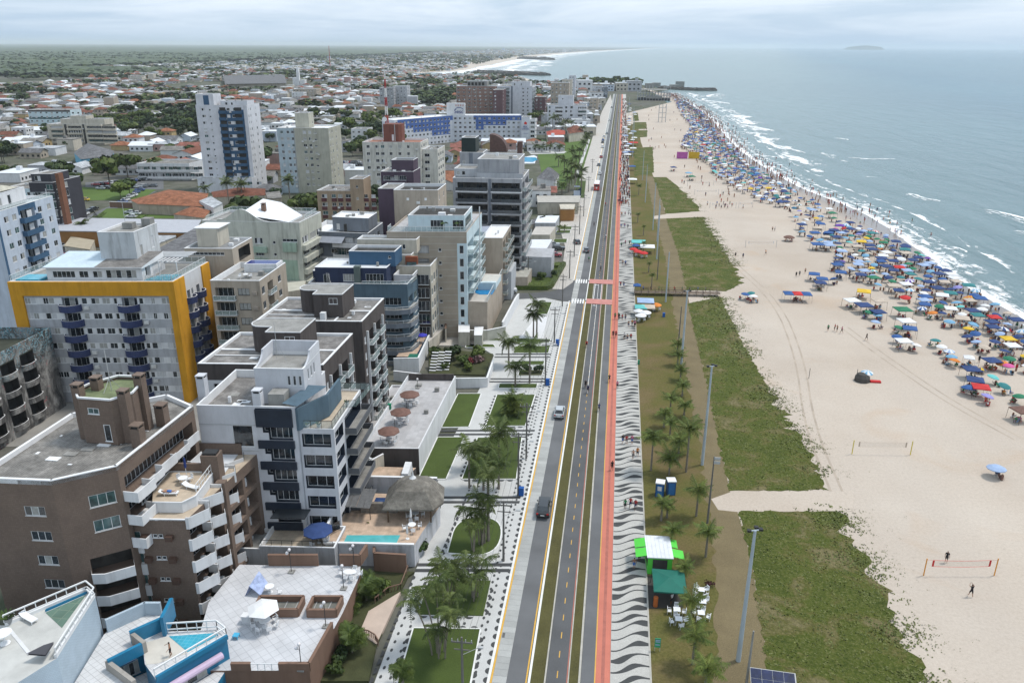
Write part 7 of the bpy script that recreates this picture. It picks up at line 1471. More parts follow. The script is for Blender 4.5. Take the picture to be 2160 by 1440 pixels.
# ------------------------------------------------------------ cars, buses and bicycles
def paint(n,c):return mat('car_'+n,c,.3,.03,1,spec=.6,coat=.6)
CARC={'white':paint('white',(.72,.73,.74)),'silver':paint('silver',(.42,.45,.47)),'black':paint('black',(.018,.02,.022)),'grey':paint('grey',(.12,.13,.14)),'red':paint('red',(.38,.03,.04)),'yellow':paint('yellow',(.62,.40,.02)),'blue':paint('blue',(.04,.08,.25))}
M_TYRE=mat('tyre',(.02,.02,.02),.9);M_LAMP=mat('red_lamp',(.45,.02,.02),.3);M_HEAD=mat('head_lamp',(.7,.7,.68),.2)
def car_parts():
 b=MB();hw=.88;prof=[(-2.1,.45),(-2.12,.85),(-1.95,1.02),(-.9,1.08),(2.0,.98),(2.12,.8),(2.1,.42)];n=len(prof)
 for s in(0,):
  L_=[(-hw if z<.9 else-hw+.05,y,z)for y,z in prof];Rr=[(-x,y,z)for x,y,z in L_];k=len(b.v);b.v+=L_+Rr
  for i in range(n-1):b.f.append((k+i,k+i+1,k+n+i+1,k+n+i));b.m.append(0)
  b.f.append(tuple(range(k,k+n)));b.m.append(0);b.f.append(tuple(range(k+n,k+2*n))[::-1]);b.m.append(0);b.f.append((k,k+n,k+2*n-1,k+n-1));b.m.append(0)
  # cabin with roof
 lo=[(-.80,-1.85),(.80,-1.85),(.80,.95),(-.80,.95)];hi=[(-.62,-1.35),(.62,-1.35),(.62,.25),(-.62,.25)]
 b.quad(*[(x,y,1.5)for x,y in hi],0)
 g=MB()
 for i in range(4):j=(i+1)%4;g.quad((*lo[i],1.03),(*lo[j],1.03),(*hi[j],1.49),(*hi[i],1.49))
 for(x0,y0),(x1,y1)in zip(lo,hi):b.tube((x0,y0,1.02),(x1,y1,1.5),.05,n=4)
 b.tube((-.82,-.4,1.03),(-.64,-.45,1.5),.05,n=4);b.tube((.82,-.4,1.03),(.64,-.45,1.5),.05,n=4)
 w_=MB();w_.tube((-.11,0,0),(.11,0,0),.33,n=12);w_.tube((-.12,0,0),(.12,0,0),.18,n=8,mi=1)
 tl=MB();tl.box(-.13,-.04,-.1,.13,.04,.1);return b,g,w_,tl
_cb,_cg,_cw,_ct=car_parts();ME_W=_cw.mesh('wheel',[M_TYRE,M_ALU]);ME_G=_cg.mesh('windows',G_DARK);ME_TL=_ct.mesh('tail_light',M_LAMP);ME_HL=_ct.mesh('headlight',M_HEAD);CB={k:_cb.mesh('body',m)for k,m in CARC.items()}
ME_PL=MB();ME_PL.box(-.26,-.02,-.07,.26,.02,.07);ME_PL=ME_PL.mesh('number_plate',M_WHITE)
def car(x,y,rot,colr,label,group=None,detail=True,sc=(1,1,1),z=.03):
 t=empty('car',(x,y,z),rot,label,'car',group);t.scale=sc
 link('body',CB[colr],t);link('windows',ME_G,t)
 for sx in(-.8,.8):
  for sy in(-1.3,1.35):link('wheel',ME_W,t,(sx,sy,.33))
 if detail:
  for sx in(-.68,.68):link('tail_light',ME_TL,t,(sx,-2.12,.82));link('headlight',ME_HL,t,(sx,2.1,.72))
  link('number_plate',ME_PL,t,(0,-2.14,.62))
  for sx in(-1,1):m_=MB();m_.box(sx*.95-.08,.7,.98,sx*.95+.08,.85,1.12);m_.build('mirror',CARC[colr],t)
 return t
def caru(u,v,rot,c,l,**k):x,y,_=at(u,v);return car(x,y,rot,c,l,**k)
caru(1147,1078,0,'black','black car driving away near the bottom of the avenue',sc=(1.05,1.05,1.12));caru(1180,876,0,'silver','silver hatchback driving away in the middle of the avenue',sc=(1.,.92,1.08));caru(1237,531,0,'grey','dark grey car on the avenue beyond the crossings');caru(1217,514,R_(15),'black','black car parked on the pavement beside the road')
caru(1066,606,R_(-85),'white','white car parked by the hedge on the side street');caru(1092,607,R_(-85),'silver','silver car parked by the hedge on the side street');caru(1171,541,R_(-84),'red','red car parked across the white forecourt');caru(1164,528,R_(-84),'black','black car parked behind the red car');caru(1178,527,R_(-84),'black','second black car parked behind the red car, nearer the road');caru(1167,519,R_(-84),'silver','silver car parked behind the two black cars')
caru(1072,618,R_(-80),'white','white van under a tree at the far side of the side street',sc=(1.1,1.1,1.3))
for u,v,c,l in((1263,350,'grey','dark car beyond the bus on the avenue'),(1265,368,'white','white car just beyond the bus'),(1268,333,'red','red car far along the avenue'),(1271,312,'white','white car far along the avenue'),(1271,302,'black','black car queueing far along the avenue'),(1274,290,'white','second white car queueing far along the avenue'),(1272,297,'blue','blue car queueing far along the avenue'),(1280,283,'silver','silver car far along the avenue'),(1290,228,'grey','tiny dark car near the far end of the avenue'),(1286,255,'white','tiny white car near the far end')):caru(u,v,0,c,l,detail=False)
x,y,_=at(1258,403);t=empty('bus',(x,y,0),0,'red city bus driving away up the avenue','bus');M_BUS=paint('bus_red',(.50,.035,.03))
b=MB();b.box(-1.25,0,.35,1.25,11,3.1);b.build('body',M_BUS,t);b=MB();b.box(-1.15,.1,3.1,1.15,10.9,3.2);b.build('roof',M_COP,t);b=MB();b.box(-1.0,-.03,2.0,1.0,-.004,2.8);b.box(1.254,.5,1.7,1.28,10.5,2.6);b.box(-1.28,.5,1.7,-1.254,10.5,2.6);b.build('windows',G_DARK,t)
b=MB();b.lathe([(.35,0),(.35,.02)],12);o=b.build('emblem',M_WHITE,t,(0,-.02,1.4));o.rotation_euler=(R_(90),0,0)
for sx in(-1.1,1.1):
 for sy in(2,8):link('wheel',ME_W,t,(sx,sy,.45),0,(1.4,1.4,1.4))
 # ------------------------------------------------------------ landmarks used to say where a thing stands
LMK=[]
def lmk(n,u,v):x,y,_=at(u,v);LMK.append((n,x,y))
for n,u,v in(('ochre framed block',330,845),('cream and mint block',640,680),('white and navy tower',450,395),('beige slab tower',645,400),('brick red tank house',830,440),('long blue and white block',1000,335),('dark checkered block',100,460),('cream terraced block',160,300),('blue gabled house',205,340),('unfinished brick tower',1000,245),('pale glass banded tower',1090,245),('park lawn',1200,330),('long white shed roof',260,500),('orange roofed bungalow',360,440),('white terraced villa',360,385),('church spire',630,182),('far radio mast',697,145),('distant coast town',1000,132),('wooded square',300,260),('football stand roof',520,175)):lmk(n,u,v)
USED={}
ORD=['','second ','third ','fourth ','fifth ','sixth ','seventh ','eighth ','ninth ','tenth ','eleventh ','twelfth ']
def where(x,y,L=None):
 L=L or LMK;n,lx,ly=min(L,key=lambda l:(l[1]-x)**2+((l[2]-y)*.8)**2);dx,dy=x-lx,y-ly;far_=HYP(dx,dy)
 s=('behind' if dy>0 else 'in front of')if abs(dy)>abs(dx)else('right of' if dx>0 else 'left of')
 return('just ' if far_<22 else 'well ' if far_>110 else '')+s+' the '+n
def uniq(l):
 k=USED.get(l,0);USED[l]=k+1;return l if k==0 else(ORD[k]if k<12 else 'yet another ')+l
EX=[]
# ------------------------------------------------------------ mid-distance buildings
def T(u,v,H,W,D,m,label,**k):x,y,_=at(u,v,H);EX.append((x+W/2,y+D/2,max(W,D)*.62));return tower((x,y),W,D,H,m,label,**k)
def width(u0,u1,v,H):a,c=at(u0,v,H),at(u1,v,H);return HYP(a[0]-c[0],a[1]-c[1])
Wt=width(412,522,222,37)
B=T(412,222,37,Wt,13,plaster('bright_white_render',(.62,.63,.66),.2),'white apartment tower with navy blue balconies in chequered rows',front=((2.4,4.0,1.1),(5.6,6.3,.7,1),(Wt*.60,Wt*.60+1.3,1.2),(Wt*.70,Wt*.70+1.3,1.2)),side=((1,1.8),(3,3.8),(8,9)),fh=2.8,bandF=[(Wt*.44,Wt*.93,5,35.2,P_BLUEB)],nf=12,par=.4)
for f in range(12):
 z=36.5-2.8*(f+1)
 for a,c in((.45,.59),(.74,.90)):B.balcony('F',(0,0,Wt,13),Wt*a,Wt*c,z,.9,.95,P_BLUEB)
 B.box('spandrel_panel',Wt*(.60 if f%2 else.66),-.05,z+.9,Wt*(.66 if f%2 else.73),-.004,z+2.2,M_WHT)
 B.box('dark_recess',Wt*.46,-.03,z+1.0,Wt*.58,-.004,z+2.4,M_DARKIN);B.box('dark_recess',Wt*.75,-.03,z+1.0,Wt*.89,-.004,z+2.4,M_DARKIN)  # flat dark panels on the wall paint in the shade of balcony recesses
B.block((0,1,7.6,8),36.5,41.5,MATS['bright_white_render'],{},{'F':[(3.2,5.6,36.6,41,P_BLUEB)]},par=.4);B.block((9.5,3,Wt-1,10),36,38.6,MATS['bright_white_render'],{'F':[(2,3,36.9,38,'w'),(4.5,5.3,36.9,38,'w')]},par=.3);B.block((-.8,-5,Wt+1,-.06),0,6.5,MATS['bright_white_render'],{'F':[(i*4+2,i*4+4,3.8,5.0,'w')for i in range(7)]},par=.4)
Wb=width(583,692,268,28)
B=T(583,270,28,Wb,16,plaster('putty_render',(.42,.41,.34),.35),'putty coloured apartment tower with a pale blue left part and a tall lift shaft',front=((1.5,2.6),(4.2,5.3),(6.2,7.2),(11.2,12.6),(13.6,14.8),(16.0,17.2,.6,1)),side=((1,2.),(4,5.),(9,10.)),fh=2.8,bandF=[(0,7.6,0,28,plaster('sky_render',(.42,.50,.54),.25)),(7.2,7.5,0,28,M_CONCR)],par=.6,roof=M_COP)
B.block((6,6,12,12),27.5,33.8,MATS['putty_render'],{'R':[(4,4.6,29,30,'w',{'n':1})]},par=.2,name='lift_shaft')
Wc=width(764,886,298,25)
B=T(764,300,25,Wc,14,plaster('bone_render',(.58,.56,.50),.5),'bone white block with shuttered windows below a brick red water tank',front=((1.6,2.9),(5.2,6.6),(7.4,8.8),(10.8,12),(14.4,15.6),(18,19)),side=((1,3),(5,7),(9,11)),fh=2.8,par=.7,roof=mat('terracotta_roof',(.30,.13,.08),.9,.2))
B.block((Wc+.05,2,Wc+6.4,16),0,22,MATS['bone_render'],{'F':[(1,3,19-2.8*f,20.3-2.8*f,'w')for f in range(7)],'R':[(1+4*k,3.4+4*k,19-2.8*f,20.4-2.8*f,'w',{'p':'d'})for f in range(7)for k in range(3)]},par=.5)
P_BRK=mat('brick_red_tank',(.19,.075,.055),.85,.12,.8,grime=.35);pts=[(7.3+a,5+c)for a,c in((0,0),(2.6,0),(4.4,-.6),(6.2,0),(7.2,1.2),(7.2,6),(0,6))];B.prism('water_tank_house',pts,24.2,31.6,P_BRK);B.box('ladder',12.0,4.3,25,12.3,4.36,31.5,M_ALU);B.box('door_panel',10.9,4.28,25.1,11.7,4.34,27.6,M_WHT)
mx_,my_,_z=B.m(7.0,12,0);mh=h_for(B.o[0]+mx_,B.o[1]+my_,128);t=empty('radio_mast',(B.o[0]+mx_,B.o[1]+my_,0),0,'red and white lattice radio mast beside the brick red tank','radio mast')
for k in range(8):
 z0,z1=24+(mh-24)*k/9,24+(mh-24)*(k+1)/9;b=MB();s0,s1=.95-.1*k,.95-.1*(k+1)
 for i in range(4):
  a=(i+.5)*PI/2;c=(i+1.5)*PI/2;b.tube((s0*COS(a),s0*SIN(a),z0),(s1*COS(a),s1*SIN(a),z1),.1,n=4);b.tube((s0*COS(a),s0*SIN(a),z0),(s1*COS(c),s1*SIN(c),z1),.07,n=3);b.tube((s0*COS(c),s0*SIN(c),z0),(s1*COS(a),s1*SIN(a),z1),.07,n=3)
 b.build('mast_section',(mat('mast_red',(.42,.05,.05)),M_WHITE)[k%2],t)
b=MB();b.tube((0,0,mh-6),(0,0,mh),.08,n=4);b.build('antenna',M_ALU,t);b=MB();b.lathe([(.1,0),(.9,.3),(1.0,.5)],10);o=b.build('dish',M_WHITE,t,(-.6,-.9,33));o.rotation_euler=(R_(80),0,0)
B=T(803,362,21,width(803,872,362,21),10,plaster('plum_render',(.085,.06,.085)),'plum block with a curved glazed top floor and a lean roof',front=((.8,1.5,1.6,2),(1.8,3.2,1.6,2),(4.6,6.0,1.6,3),(6.4,8.6,1.6,3)),fbal=((.3,9.0),),balm=plaster('plum_render',(.085,.06,.085)),fh=3.4,par=.3,roof=M_CONCR);B.block((3,3,10.6,9.6),20.5,24.5,plaster('plum_render',(.085,.06,.085)),{},par=.4,roof=M_DARKIN)
B=T(668,402,15,width(668,760,402,15),12,plaster('biscuit_render',(.36,.27,.19),.35),'biscuit coloured block with maroon planters under its windows',front=((1.6,3.4),(5.0,6.4),(7.2,8.6),(9.8,11.6),(16,17.4),(18.6,20)),fh=2.9,par=.4,roof=M_FIBY);B.block((11.6,-.3,16.2,8),0,19,MATS['biscuit_render'],{'F':[(2,2.7,16-4*f,16.8-4*f,'w',{'n':1})for f in range(4)]},par=.3)
for f in range(5):
 for a in(1.5,5,7.2,9.8,16,18.6):B.box('planter_panel',a,-.3,14.5-2.9*(f+1)-.3,a+1.7,-.004,14.5-2.9*(f+1)+.85,mat('maroon_panel',(.11,.04,.04)))
 # long blue and white holiday block with its rooftop sign
P_SB=plaster('sign_blue_render',(.075,.14,.36),.15)
def txt(s,loc,rot,size,m,parent,name='lettering'):
 c=bpy.data.curves.new(name,'FONT');c.body=s;c.size=size;c.extrude=.06;c.align_x='CENTER';c.materials.append(m);c_=bpy.data.objects.new(name,c);COL.objects.link(c_);me=bpy.data.meshes.new_from_object(c_.evaluated_get(bpy.context.evaluated_depsgraph_get()));bpy.data.objects.remove(c_);o=link(name,me);o.location=loc;o.rotation_euler=(R_(90),0,rot);o.parent=parent;return o
a0=at(832,262,15);a1=at(955,245,17);a2=at(1100,245,17)
def seg(p,q,H,D,label,bands,cols_):
 L_=HYP(q[0]-p[0],q[1]-p[1]);an=math.degrees(ATN(q[1]-p[1],q[0]-p[0]));F=[];EX.append(((p[0]+q[0])/2,(p[1]+q[1])/2+D/2,L_*.55))
 B=Bldg('apartment_building',label,'building',(p[0],p[1]),an,an+90)
 n=int(L_/3.3)
 for f in range(6):
  for k in range(n):F.append((k*3.3+.9,k*3.3+2.5,H-2.6-f*2.9,H-1.3-f*2.9,'w',{'p':RC('dcdk')}))
 B.block((0,0,L_,D),0,H,plaster('clean_white_render',(.60,.62,.66),.15),{'F':F},{'F':[(a*L_,c*L_,H-z1,H-z0,P_SB)for a,c,z0,z1 in bands]},par=.4,roof=M_COP);return B,L_,an
B,L1_,an1=seg(a0,a1,17.4,12,'angled wing of the long blue and white block',[(.05,1,0,3.0),(.18,.95,3,6),(.3,.95,6,8.8),(.62,.95,8.8,12)],0)
B2,L2_,an2=seg(a1,a2,17.4,12,'long blue and white block with a rooftop sign',[(.30,1,0,3.2),(.33,.78,3.2,6.4),(.33,.45,6.4,9.4)],0)
W5=at(1100,246,16.5);B3=T(1100,247,17,5.6,10,plaster('clean_white_render',(.60,.62,.66)),'white sign pylon at the end of the long blue and white block',par=.2,nf=0,ang=an2)
ML=mat('sign_navy',(.03,.05,.22));MR_=mat('sign_red',(.6,.04,.03))
txt('SESC',(2.8,-.12,10.2),0,1.6,ML,B3 .root);txt('CAIOBÁ',(2.8,-.12,8.8),0,1.35,ML,B3 .root);b=MB();b.poly([(1.9,-.1,12.2),(3.6,-.1,12.2),(3.9,-.1,13.2),(3.2,-.1,13.6),(3.0,-.1,14.2),(2.3,-.1,13.7),(1.8,-.1,13.2)]);b.poly([(1.9,-.13,12.2),(3.6,-.13,12.2),(3.9,-.13,13.2),(3.2,-.13,13.6),(3.0,-.13,14.2),(2.3,-.13,13.7),(1.8,-.13,13.2)][::-1]);B3 .part('emblem',b,MR_);B3 .box('small_lettering',1.6,-.08,6.2,4.6,-.03,6.4,ML)
B3 .block((5.65,0,9.4,9),0,15.5,M_WHT,{'R':[(1,8,12.4-2.9*f,14-2.9*f,'b',{'n':5})for f in range(5)],'F':[(.5,3.2,12.4-2.9*f,14-2.9*f,'b',{'n':2})for f in range(5)]},par=.3)
s0=at(941,243,17.6);t=empty('roof_sign',(s0[0],s0[1]+2,0),R_(6),'white rooftop sign board with blue lettering above the long block','sign');W6=width(941,980,243,17.6);b=MB();b.box(0,0,17.3,W6,3,25.2);b.build('board',M_WHT,t)
txt('Sesc',(W6*.66,-.12,18.7),0,3.6,ML,t);b=MB()
for k in range(8):a=PI*(.15+.7*k/8);a_=PI*(.15+.7*(k+1)/8);b.quad((W6*.68+3*COS(a),-.1,20.0+2.2*SIN(a)),(W6*.68+3.2*COS(a),-.1,20.2+2.4*SIN(a)),(W6*.68+3.2*COS(a_),-.1,20.2+2.4*SIN(a_)),(W6*.68+3*COS(a_),-.1,20.0+2.2*SIN(a_)))
b.build('arc',ML,t)
for k in range(4):b=MB();b.box(W6*.48+k*1.6,-.1,23.3,W6*.48+k*1.6+.8,-.04,24.3);b.build('letter_block',mat('sign_pink',(.55,.30,.28)),t)
# block with the brown quarter-round crown in front of it
B=T(1022,322,15,17,10,P_CREAM,'cream curved balcony block with a brown quarter round crown and tower',fbal=((1,16),),balm=M_WHT,par=.3,nf=4);b=MB()
for k in range(9):
 a=PI/2*k/9;c=PI/2*(k+1)/9;b.quad((2+8*SIN(a),3,15+8*COS(a)),(2+8*SIN(c),3,15+8*COS(c)),(2+8*SIN(c),9,15+8*COS(c)),(2+8*SIN(a),9,15+8*COS(a)))
b.poly([(2,3,15)]+[(2+8*SIN(PI/2*k/9),3,15+8*COS(PI/2*k/9))for k in range(9,-1,-1)]);b.quad((2,3,15),(2,3,23),(2,9,23),(2,9,15));B.part('quarter_round_crown',b,mat('dark_brown_metal',(.10,.055,.045),.6,.2,1.));B.box('side_tower',15.4,-1,0,17.5,3,20,mat('dark_brown_metal',(.1,.055,.045)))
# left middle distance
B=T(0,398,17,width(0,62,398,17),12,P_AQUA,'white block with turquoise balcony bands on the left edge',front=((8.5,10.5),(11,13)),fh=2.8,bandF=[(width(0,62,398,17)-11,width(0,62,398,17),z,z+1.0,mat('turquoise_band',(.10,.42,.40)))for z in(2,5,8,11,14)],par=.3)
B=T(60,385,19,width(60,112,385,19),14,plaster('slate_render',(.05,.05,.06),.2),'dark checkered block with white grid lines and a tall rust coloured fin',front=((5.5,7.6,1.8),),fh=2.9,bandF=[(0,30,z,z+.25,M_WHT)for z in(4,6.9,9.8,12.7,15.6)]+[(5,5.3,0,17,M_WHT),(8,8.3,0,17,M_WHT)],side=((1,3,1.8),(5,7,1.8)),par=.4);B.box('fin',9.6,-.8,0,10.8,1.4,22,mat('rust_render',(.19,.085,.05),.8,.1));B.block((.5,1,7,10),18.8,21.6,MATS['slate_render'],{'F':[(1,3,19.4,21,'w')]},par=.3)
B=T(98,262,13,width(98,215,262,13),14,P_CREAM,'cream terraced block with three dark vertical strips',fbal=((2,10),(13,22),(25,44)),balm=P_CREAM,fh=2.8,bandF=[(11,12.6,0,13,M_DARKIN),(22.6,24,0,13,M_DARKIN)],par=.4);B.block((8,2,36,12),12.5,16,P_CREAM,{},par=.3);B.block((14,3,24,11),15.9,18,P_CREAM,{},par=.3)
B=T(58,232,12,width(58,150,232,12),14,P_AQUA,'long pale blue hotel block with a dark roof band and glass strip',front=tuple((i*4.2+1,i*4.2+2.6)for i in range(12)),fh=3.2,bandF=[(0,60,10.6,12,P_DARK),(0,60,5,6.5,G_TEAL)],par=.3)
B=T(288,345,8,width(288,400,345,8),16,M_WHT,'white terraced villa with green canopies behind the parked cars',front=tuple((i*4+1,i*4+3,1.4)for i in range(8)),fh=3.2,fbal=((0,30),),balm=M_WHT,par=.5)
B=T(400,478,3.6,2,2,M_WHT,'tiny white box hut beside the long shed',par=.1,nf=0)
def shed(pts,z,m,label,wm=None,cat='shed',rise=0):
 q=[at(u,v,z)[:2]for u,v in pts];cx_,cy_=sum(p[0]for p in q)/len(q),sum(p[1]for p in q)/len(q);EX.append((cx_,cy_,max(HYP(p[0]-cx_,p[1]-cy_)for p in q)*.75));q=ccw(q)
 t=empty('shed',(cx_,cy_,0),0,label,cat);l=[(p[0]-cx_,p[1]-cy_)for p in q];b=MB();b.prism([(x*.97,y*.97)for x,y in l],0,z);b.build('wall',wm or P_CREAM,t);b=MB()
 if rise:k=len(l);[b.poly([(*l[i],z),(*l[(i+1)%k],z),(l[(i+1)%k][0]*.25,l[(i+1)%k][1]*.25,z+rise),(l[i][0]*.25,l[i][1]*.25,z+rise)])for i in range(k)];b.poly([(x*.25,y*.25,z+rise)for x,y in l])
 else:b.prism(l,z,z+.25)
 b.build('roof',m,t);return t
M_CLAY=corr('clay_tiles',(.27,.115,.065),0,1.6,(.10,.06,.04));M_CLAYD=corr('old_clay_tiles',(.18,.075,.05),1,1.4,(.05,.03,.02));M_SHEET=corr('pale_sheet',(.42,.44,.46),0,1.);M_GREYT=corr('grey_tiles',(.15,.15,.155),1,1.3)
for pts,z,m,l,wm,rs in(([(112,460),(425,465),(410,492),(118,488)],5,mat('long_grey_roof',(.40,.41,.44),.7,.06),'long white shed roof crossing behind the ochre framed block',mat('orange_front',(.30,.15,.05)),0),([(300,545),(430,472),(428,520),(385,560)],6,M_GREYT,'grey pitched shed beside the cream and mint block',None,0),([(275,422),(355,400),(440,408),(430,436),(290,430)],4,M_CLAY,'bungalow with a bright orange hipped tile roof',P_TAN,2.2),([(365,452),(402,436),(445,444),(430,460)],3.6,M_CLAY,'small orange tiled roof at the lot corner',P_CREAM,1.6),([(155,322),(185,302),(240,318),(238,330),(170,336)],5,M_GREYT,'blue gabled house with a slate roof',mat('sky_blue_wall',(.16,.40,.55)),2.5),([(640,420),(700,400),(735,410),(700,435)],5,M_SHEET,'pale lean roof in front of the beige slab tower',None,0),([(445,405),(500,396),(560,398),(560,412),(450,416)],4,M_CLAYD,'row of dark tiled roofs beside the tall palms',None,1.4),([(300,505),(365,482),(372,500),(320,520)],4,M_SHEET,'patched white roof left of the grey pitched shed',None,0),([(470,160),(600,158),(605,176),(475,178)],9,M_GREYT,'football stand roof with dark panels far in the town',None,0),([(1132,414),(1225,414),(1222,428),(1134,428)],4.5,mat('flat_beige_roof',(.40,.38,.34),.9),'beige flat roofed hall beside the billboard',P_CREAM,0),([(1132,375),(1150,357),(1180,368),(1172,382)],5.5,M_GREYT,'dark A-frame roofed clubhouse with timbered gables',M_WHT,3.2),([(1118,465),(1165,452),(1172,462),(1120,474)],3,M_GREYT,'dark lean roof beside the dark glass block',None,1),([(1152,278),(1192,276),(1192,284),(1154,286)],5,mat('red_tiles',(.36,.07,.045),.8,.12),'low house with a red tile roof behind the park',P_CREAM,2),([(1195,272),(1225,268),(1232,278),(1200,282)],6,M_CLAYD,'brown roofed house behind the park palms',P_CREAM,3),([(1180,432),(1213,432),(1211,442),(1182,442)],4.5,P_CREAM,'orange fronted shop beside the billboard',mat('orange_front',(.30,.15,.05)),0),([(420,425),(445,415),(470,430),(450,440)],5,M_SHEET,'small white roofed store near the tall palms',M_WHT,0),([(150,500),(200,508),(190,528),(135,520)],3,mat('shadecloth',(.35,.30,.22),.9),'sand coloured canopy near the parked cars',None,0),([(560,408),(590,404),(595,418),(565,420)],5,M_FIB,'tan roofed store among the tall palms',P_TAN,0)):shed(pts,z,m,l,wm,'house' if rs else 'shed',rs)
x,y,_=at(1216,428);t=empty('billboard',(x,y,0),0,'dark billboard beside the road by the beige hall','billboard');hh=h_for(x,y,394);b=MB();b.quad((-1.8,0,2),(1.8,0,2),(1.8,0,hh),(-1.8,0,hh-3.5));b.quad((1.8,.3,2),(-1.8,.3,2),(-1.8,.3,hh-3.5),(1.8,.3,hh));b.quad((-1.8,0,hh-3.5),(1.8,0,hh),(1.8,.3,hh),(-1.8,.3,hh-3.5));b.build('panel',mat('billboard_navy',(.03,.05,.08)),t);b=MB();b.box(-1.3,-.04,3,1.3,-.01,5.2);b.box(-1.2,-.04,6.6,1.2,-.01,7.2);b.build('poster',mat('billboard_pale',(.40,.46,.55)),t);b=MB();[b.tube((sx,.15,0),(sx,.15,2.4),.12,n=5)for sx in(-1.4,1.4)];b.build('post',M_ALU,t)
# distant towers near the point
B=T(962,182,29,width(962,1045,182,29),16,mat('raw_brick',(.26,.16,.125),.95,.15,.3,fine=.3),'unfinished brick apartment tower with a raw concrete frame',front=tuple((i*4.6+1.2,i*4.6+2.8)for i in range(7)),fh=3,bandF=[(0,99,z,z+.35,M_CONCR)for z in range(3,30,3)]+[(x,x+.5,0,29,M_CONCR)for x in(0,9,13,17,27,36)],par=.9)
B.block((9,3,26,12),28.5,33,M_CONCR,{'F':[(i*3+.5,i*3+2.6,29.4,32,'b',{'none':1})for i in range(5)]},par=.3)
T(1040,190,27,width(1040,1050,190,27)+4,22,plaster('maroon_render',(.13,.075,.08),.3),'maroon and cream narrow block beside the unfinished tower',front=((1,2.5),),side=((3,5),),par=.3)
B=T(1048,182,29,width(1048,1122,182,29),30,plaster('cool_white_render',(.56,.57,.60)),'pale glass banded tower rising left of the distant villas',fh=3,fbal=((.5,width(1048,1122,182,29)*.36),),front=((22,23.5),(26,27.5)),sbal=((1,9),(11,19),(20,28)),balm='rail',bandF=[(width(1048,1122,182,29)*.4,width(1048,1122,182,29)*.45,0,29,P_STEEL)],par=.5);B.block((12,5,28,20),28.5,32.5,MATS['cool_white_render'],{'F':[(2,3.4,29.4,31.4,'w'),(8,9.4,29.4,31.4,'w')]},par=.4)
B=T(1155,222,18,width(1155,1236,222,18),16,MATS['cool_white_render'],'grey white stepped block with dark balconies by the far avenue',fh=3,fbal=((6,12),(24,31)),balm=M_WHT,front=((1,2.4,1.8),(14,15.6,1.8),(18,20,1.8)),par=.5);B.block((8,4,20,12),17.5,25,MATS['cool_white_render'],{'F':[(3,4,22,23,'w')]},par=.3)
for u,v,H,uw,D,m,l in((1128,205,20,1150,14,plaster('maroon_render',(.13,.075,.08)),'plum and grey flats between the pale tower and the stepped block'),(1162,175,30,1200,16,P_BEIGE,'beige tower near the point, seen against the sea'),(1186,168,27,1206,14,P_CREAM,'cream and brown tower right of the beige one by the sea'),(1200,160,26,1214,12,MATS['cool_white_render'],'white tower with blue base at the point'),(1244,208,14,1262,12,P_TAN,'tan shop block with a yellow sign at the far avenue'),(1250,182,13,1270,10,P_GREYL,'pale shop block near the end of the avenue'),(1270,184,13,1282,10,P_STEEL,'dark shop block near the end of the avenue'),(1142,240,9,1180,14,P_GREYL,'low grey block behind the park palms'),(1185,252,8,1232,10,P_CREAM,'low cream block at the park corner'),(800,185,20,830,14,P_GREY,'grey flats with ochre stripes in the town behind the mast'),(828,182,21,858,14,P_GREYL,'pale blue grey flats beside the ochre striped ones'),(618,188,12,668,16,P_TAN,'tan flats in front of the church spire'),(740,272,9,775,12,M_WHT,'white cube house beside the trees'),(615,195,9,640,10,M_WHT,'white walled depot in the town'),(270,160,12,300,12,P_CREAM,'pink and white flats in the far left town')):
 T(u,v,H,width(u,uw,v,H),D,m,l,front=tuple((i*3.6+1,i*3.6+2.5)for i in range(int(width(u,uw,v,H)/3.6))),side=((1,2.6),(4,5.6),(7,8.6)),par=.4,fh=3.1)
t=empty('church',(*at(630,188)[:2],0),0,'white church with a pointed spire in the town','church');b=MB();b.box(-2,0,0,2,4,24);b.poly([(-2,0,24),(2,0,24),(0,2,33)]);b.poly([(2,0,24),(2,4,24),(0,2,33)]);b.poly([(-2,4,24),(-2,0,24),(0,2,33)]);b.build('spire',M_WHT,t);b=MB();b.box(3,0,0,10,8,13);b.box(-9,2,0,-2.1,10,16);b.build('wall',M_WHT,t)
t=empty('radio_mast',(*at(697,148)[:2],0),0,'distant red and white radio mast on the horizon of the town','radio mast');b=MB();b.tube((0,0,0),(0,0,58),1.2,.5,4);b.build('mast',MATS['mast_red'],t)
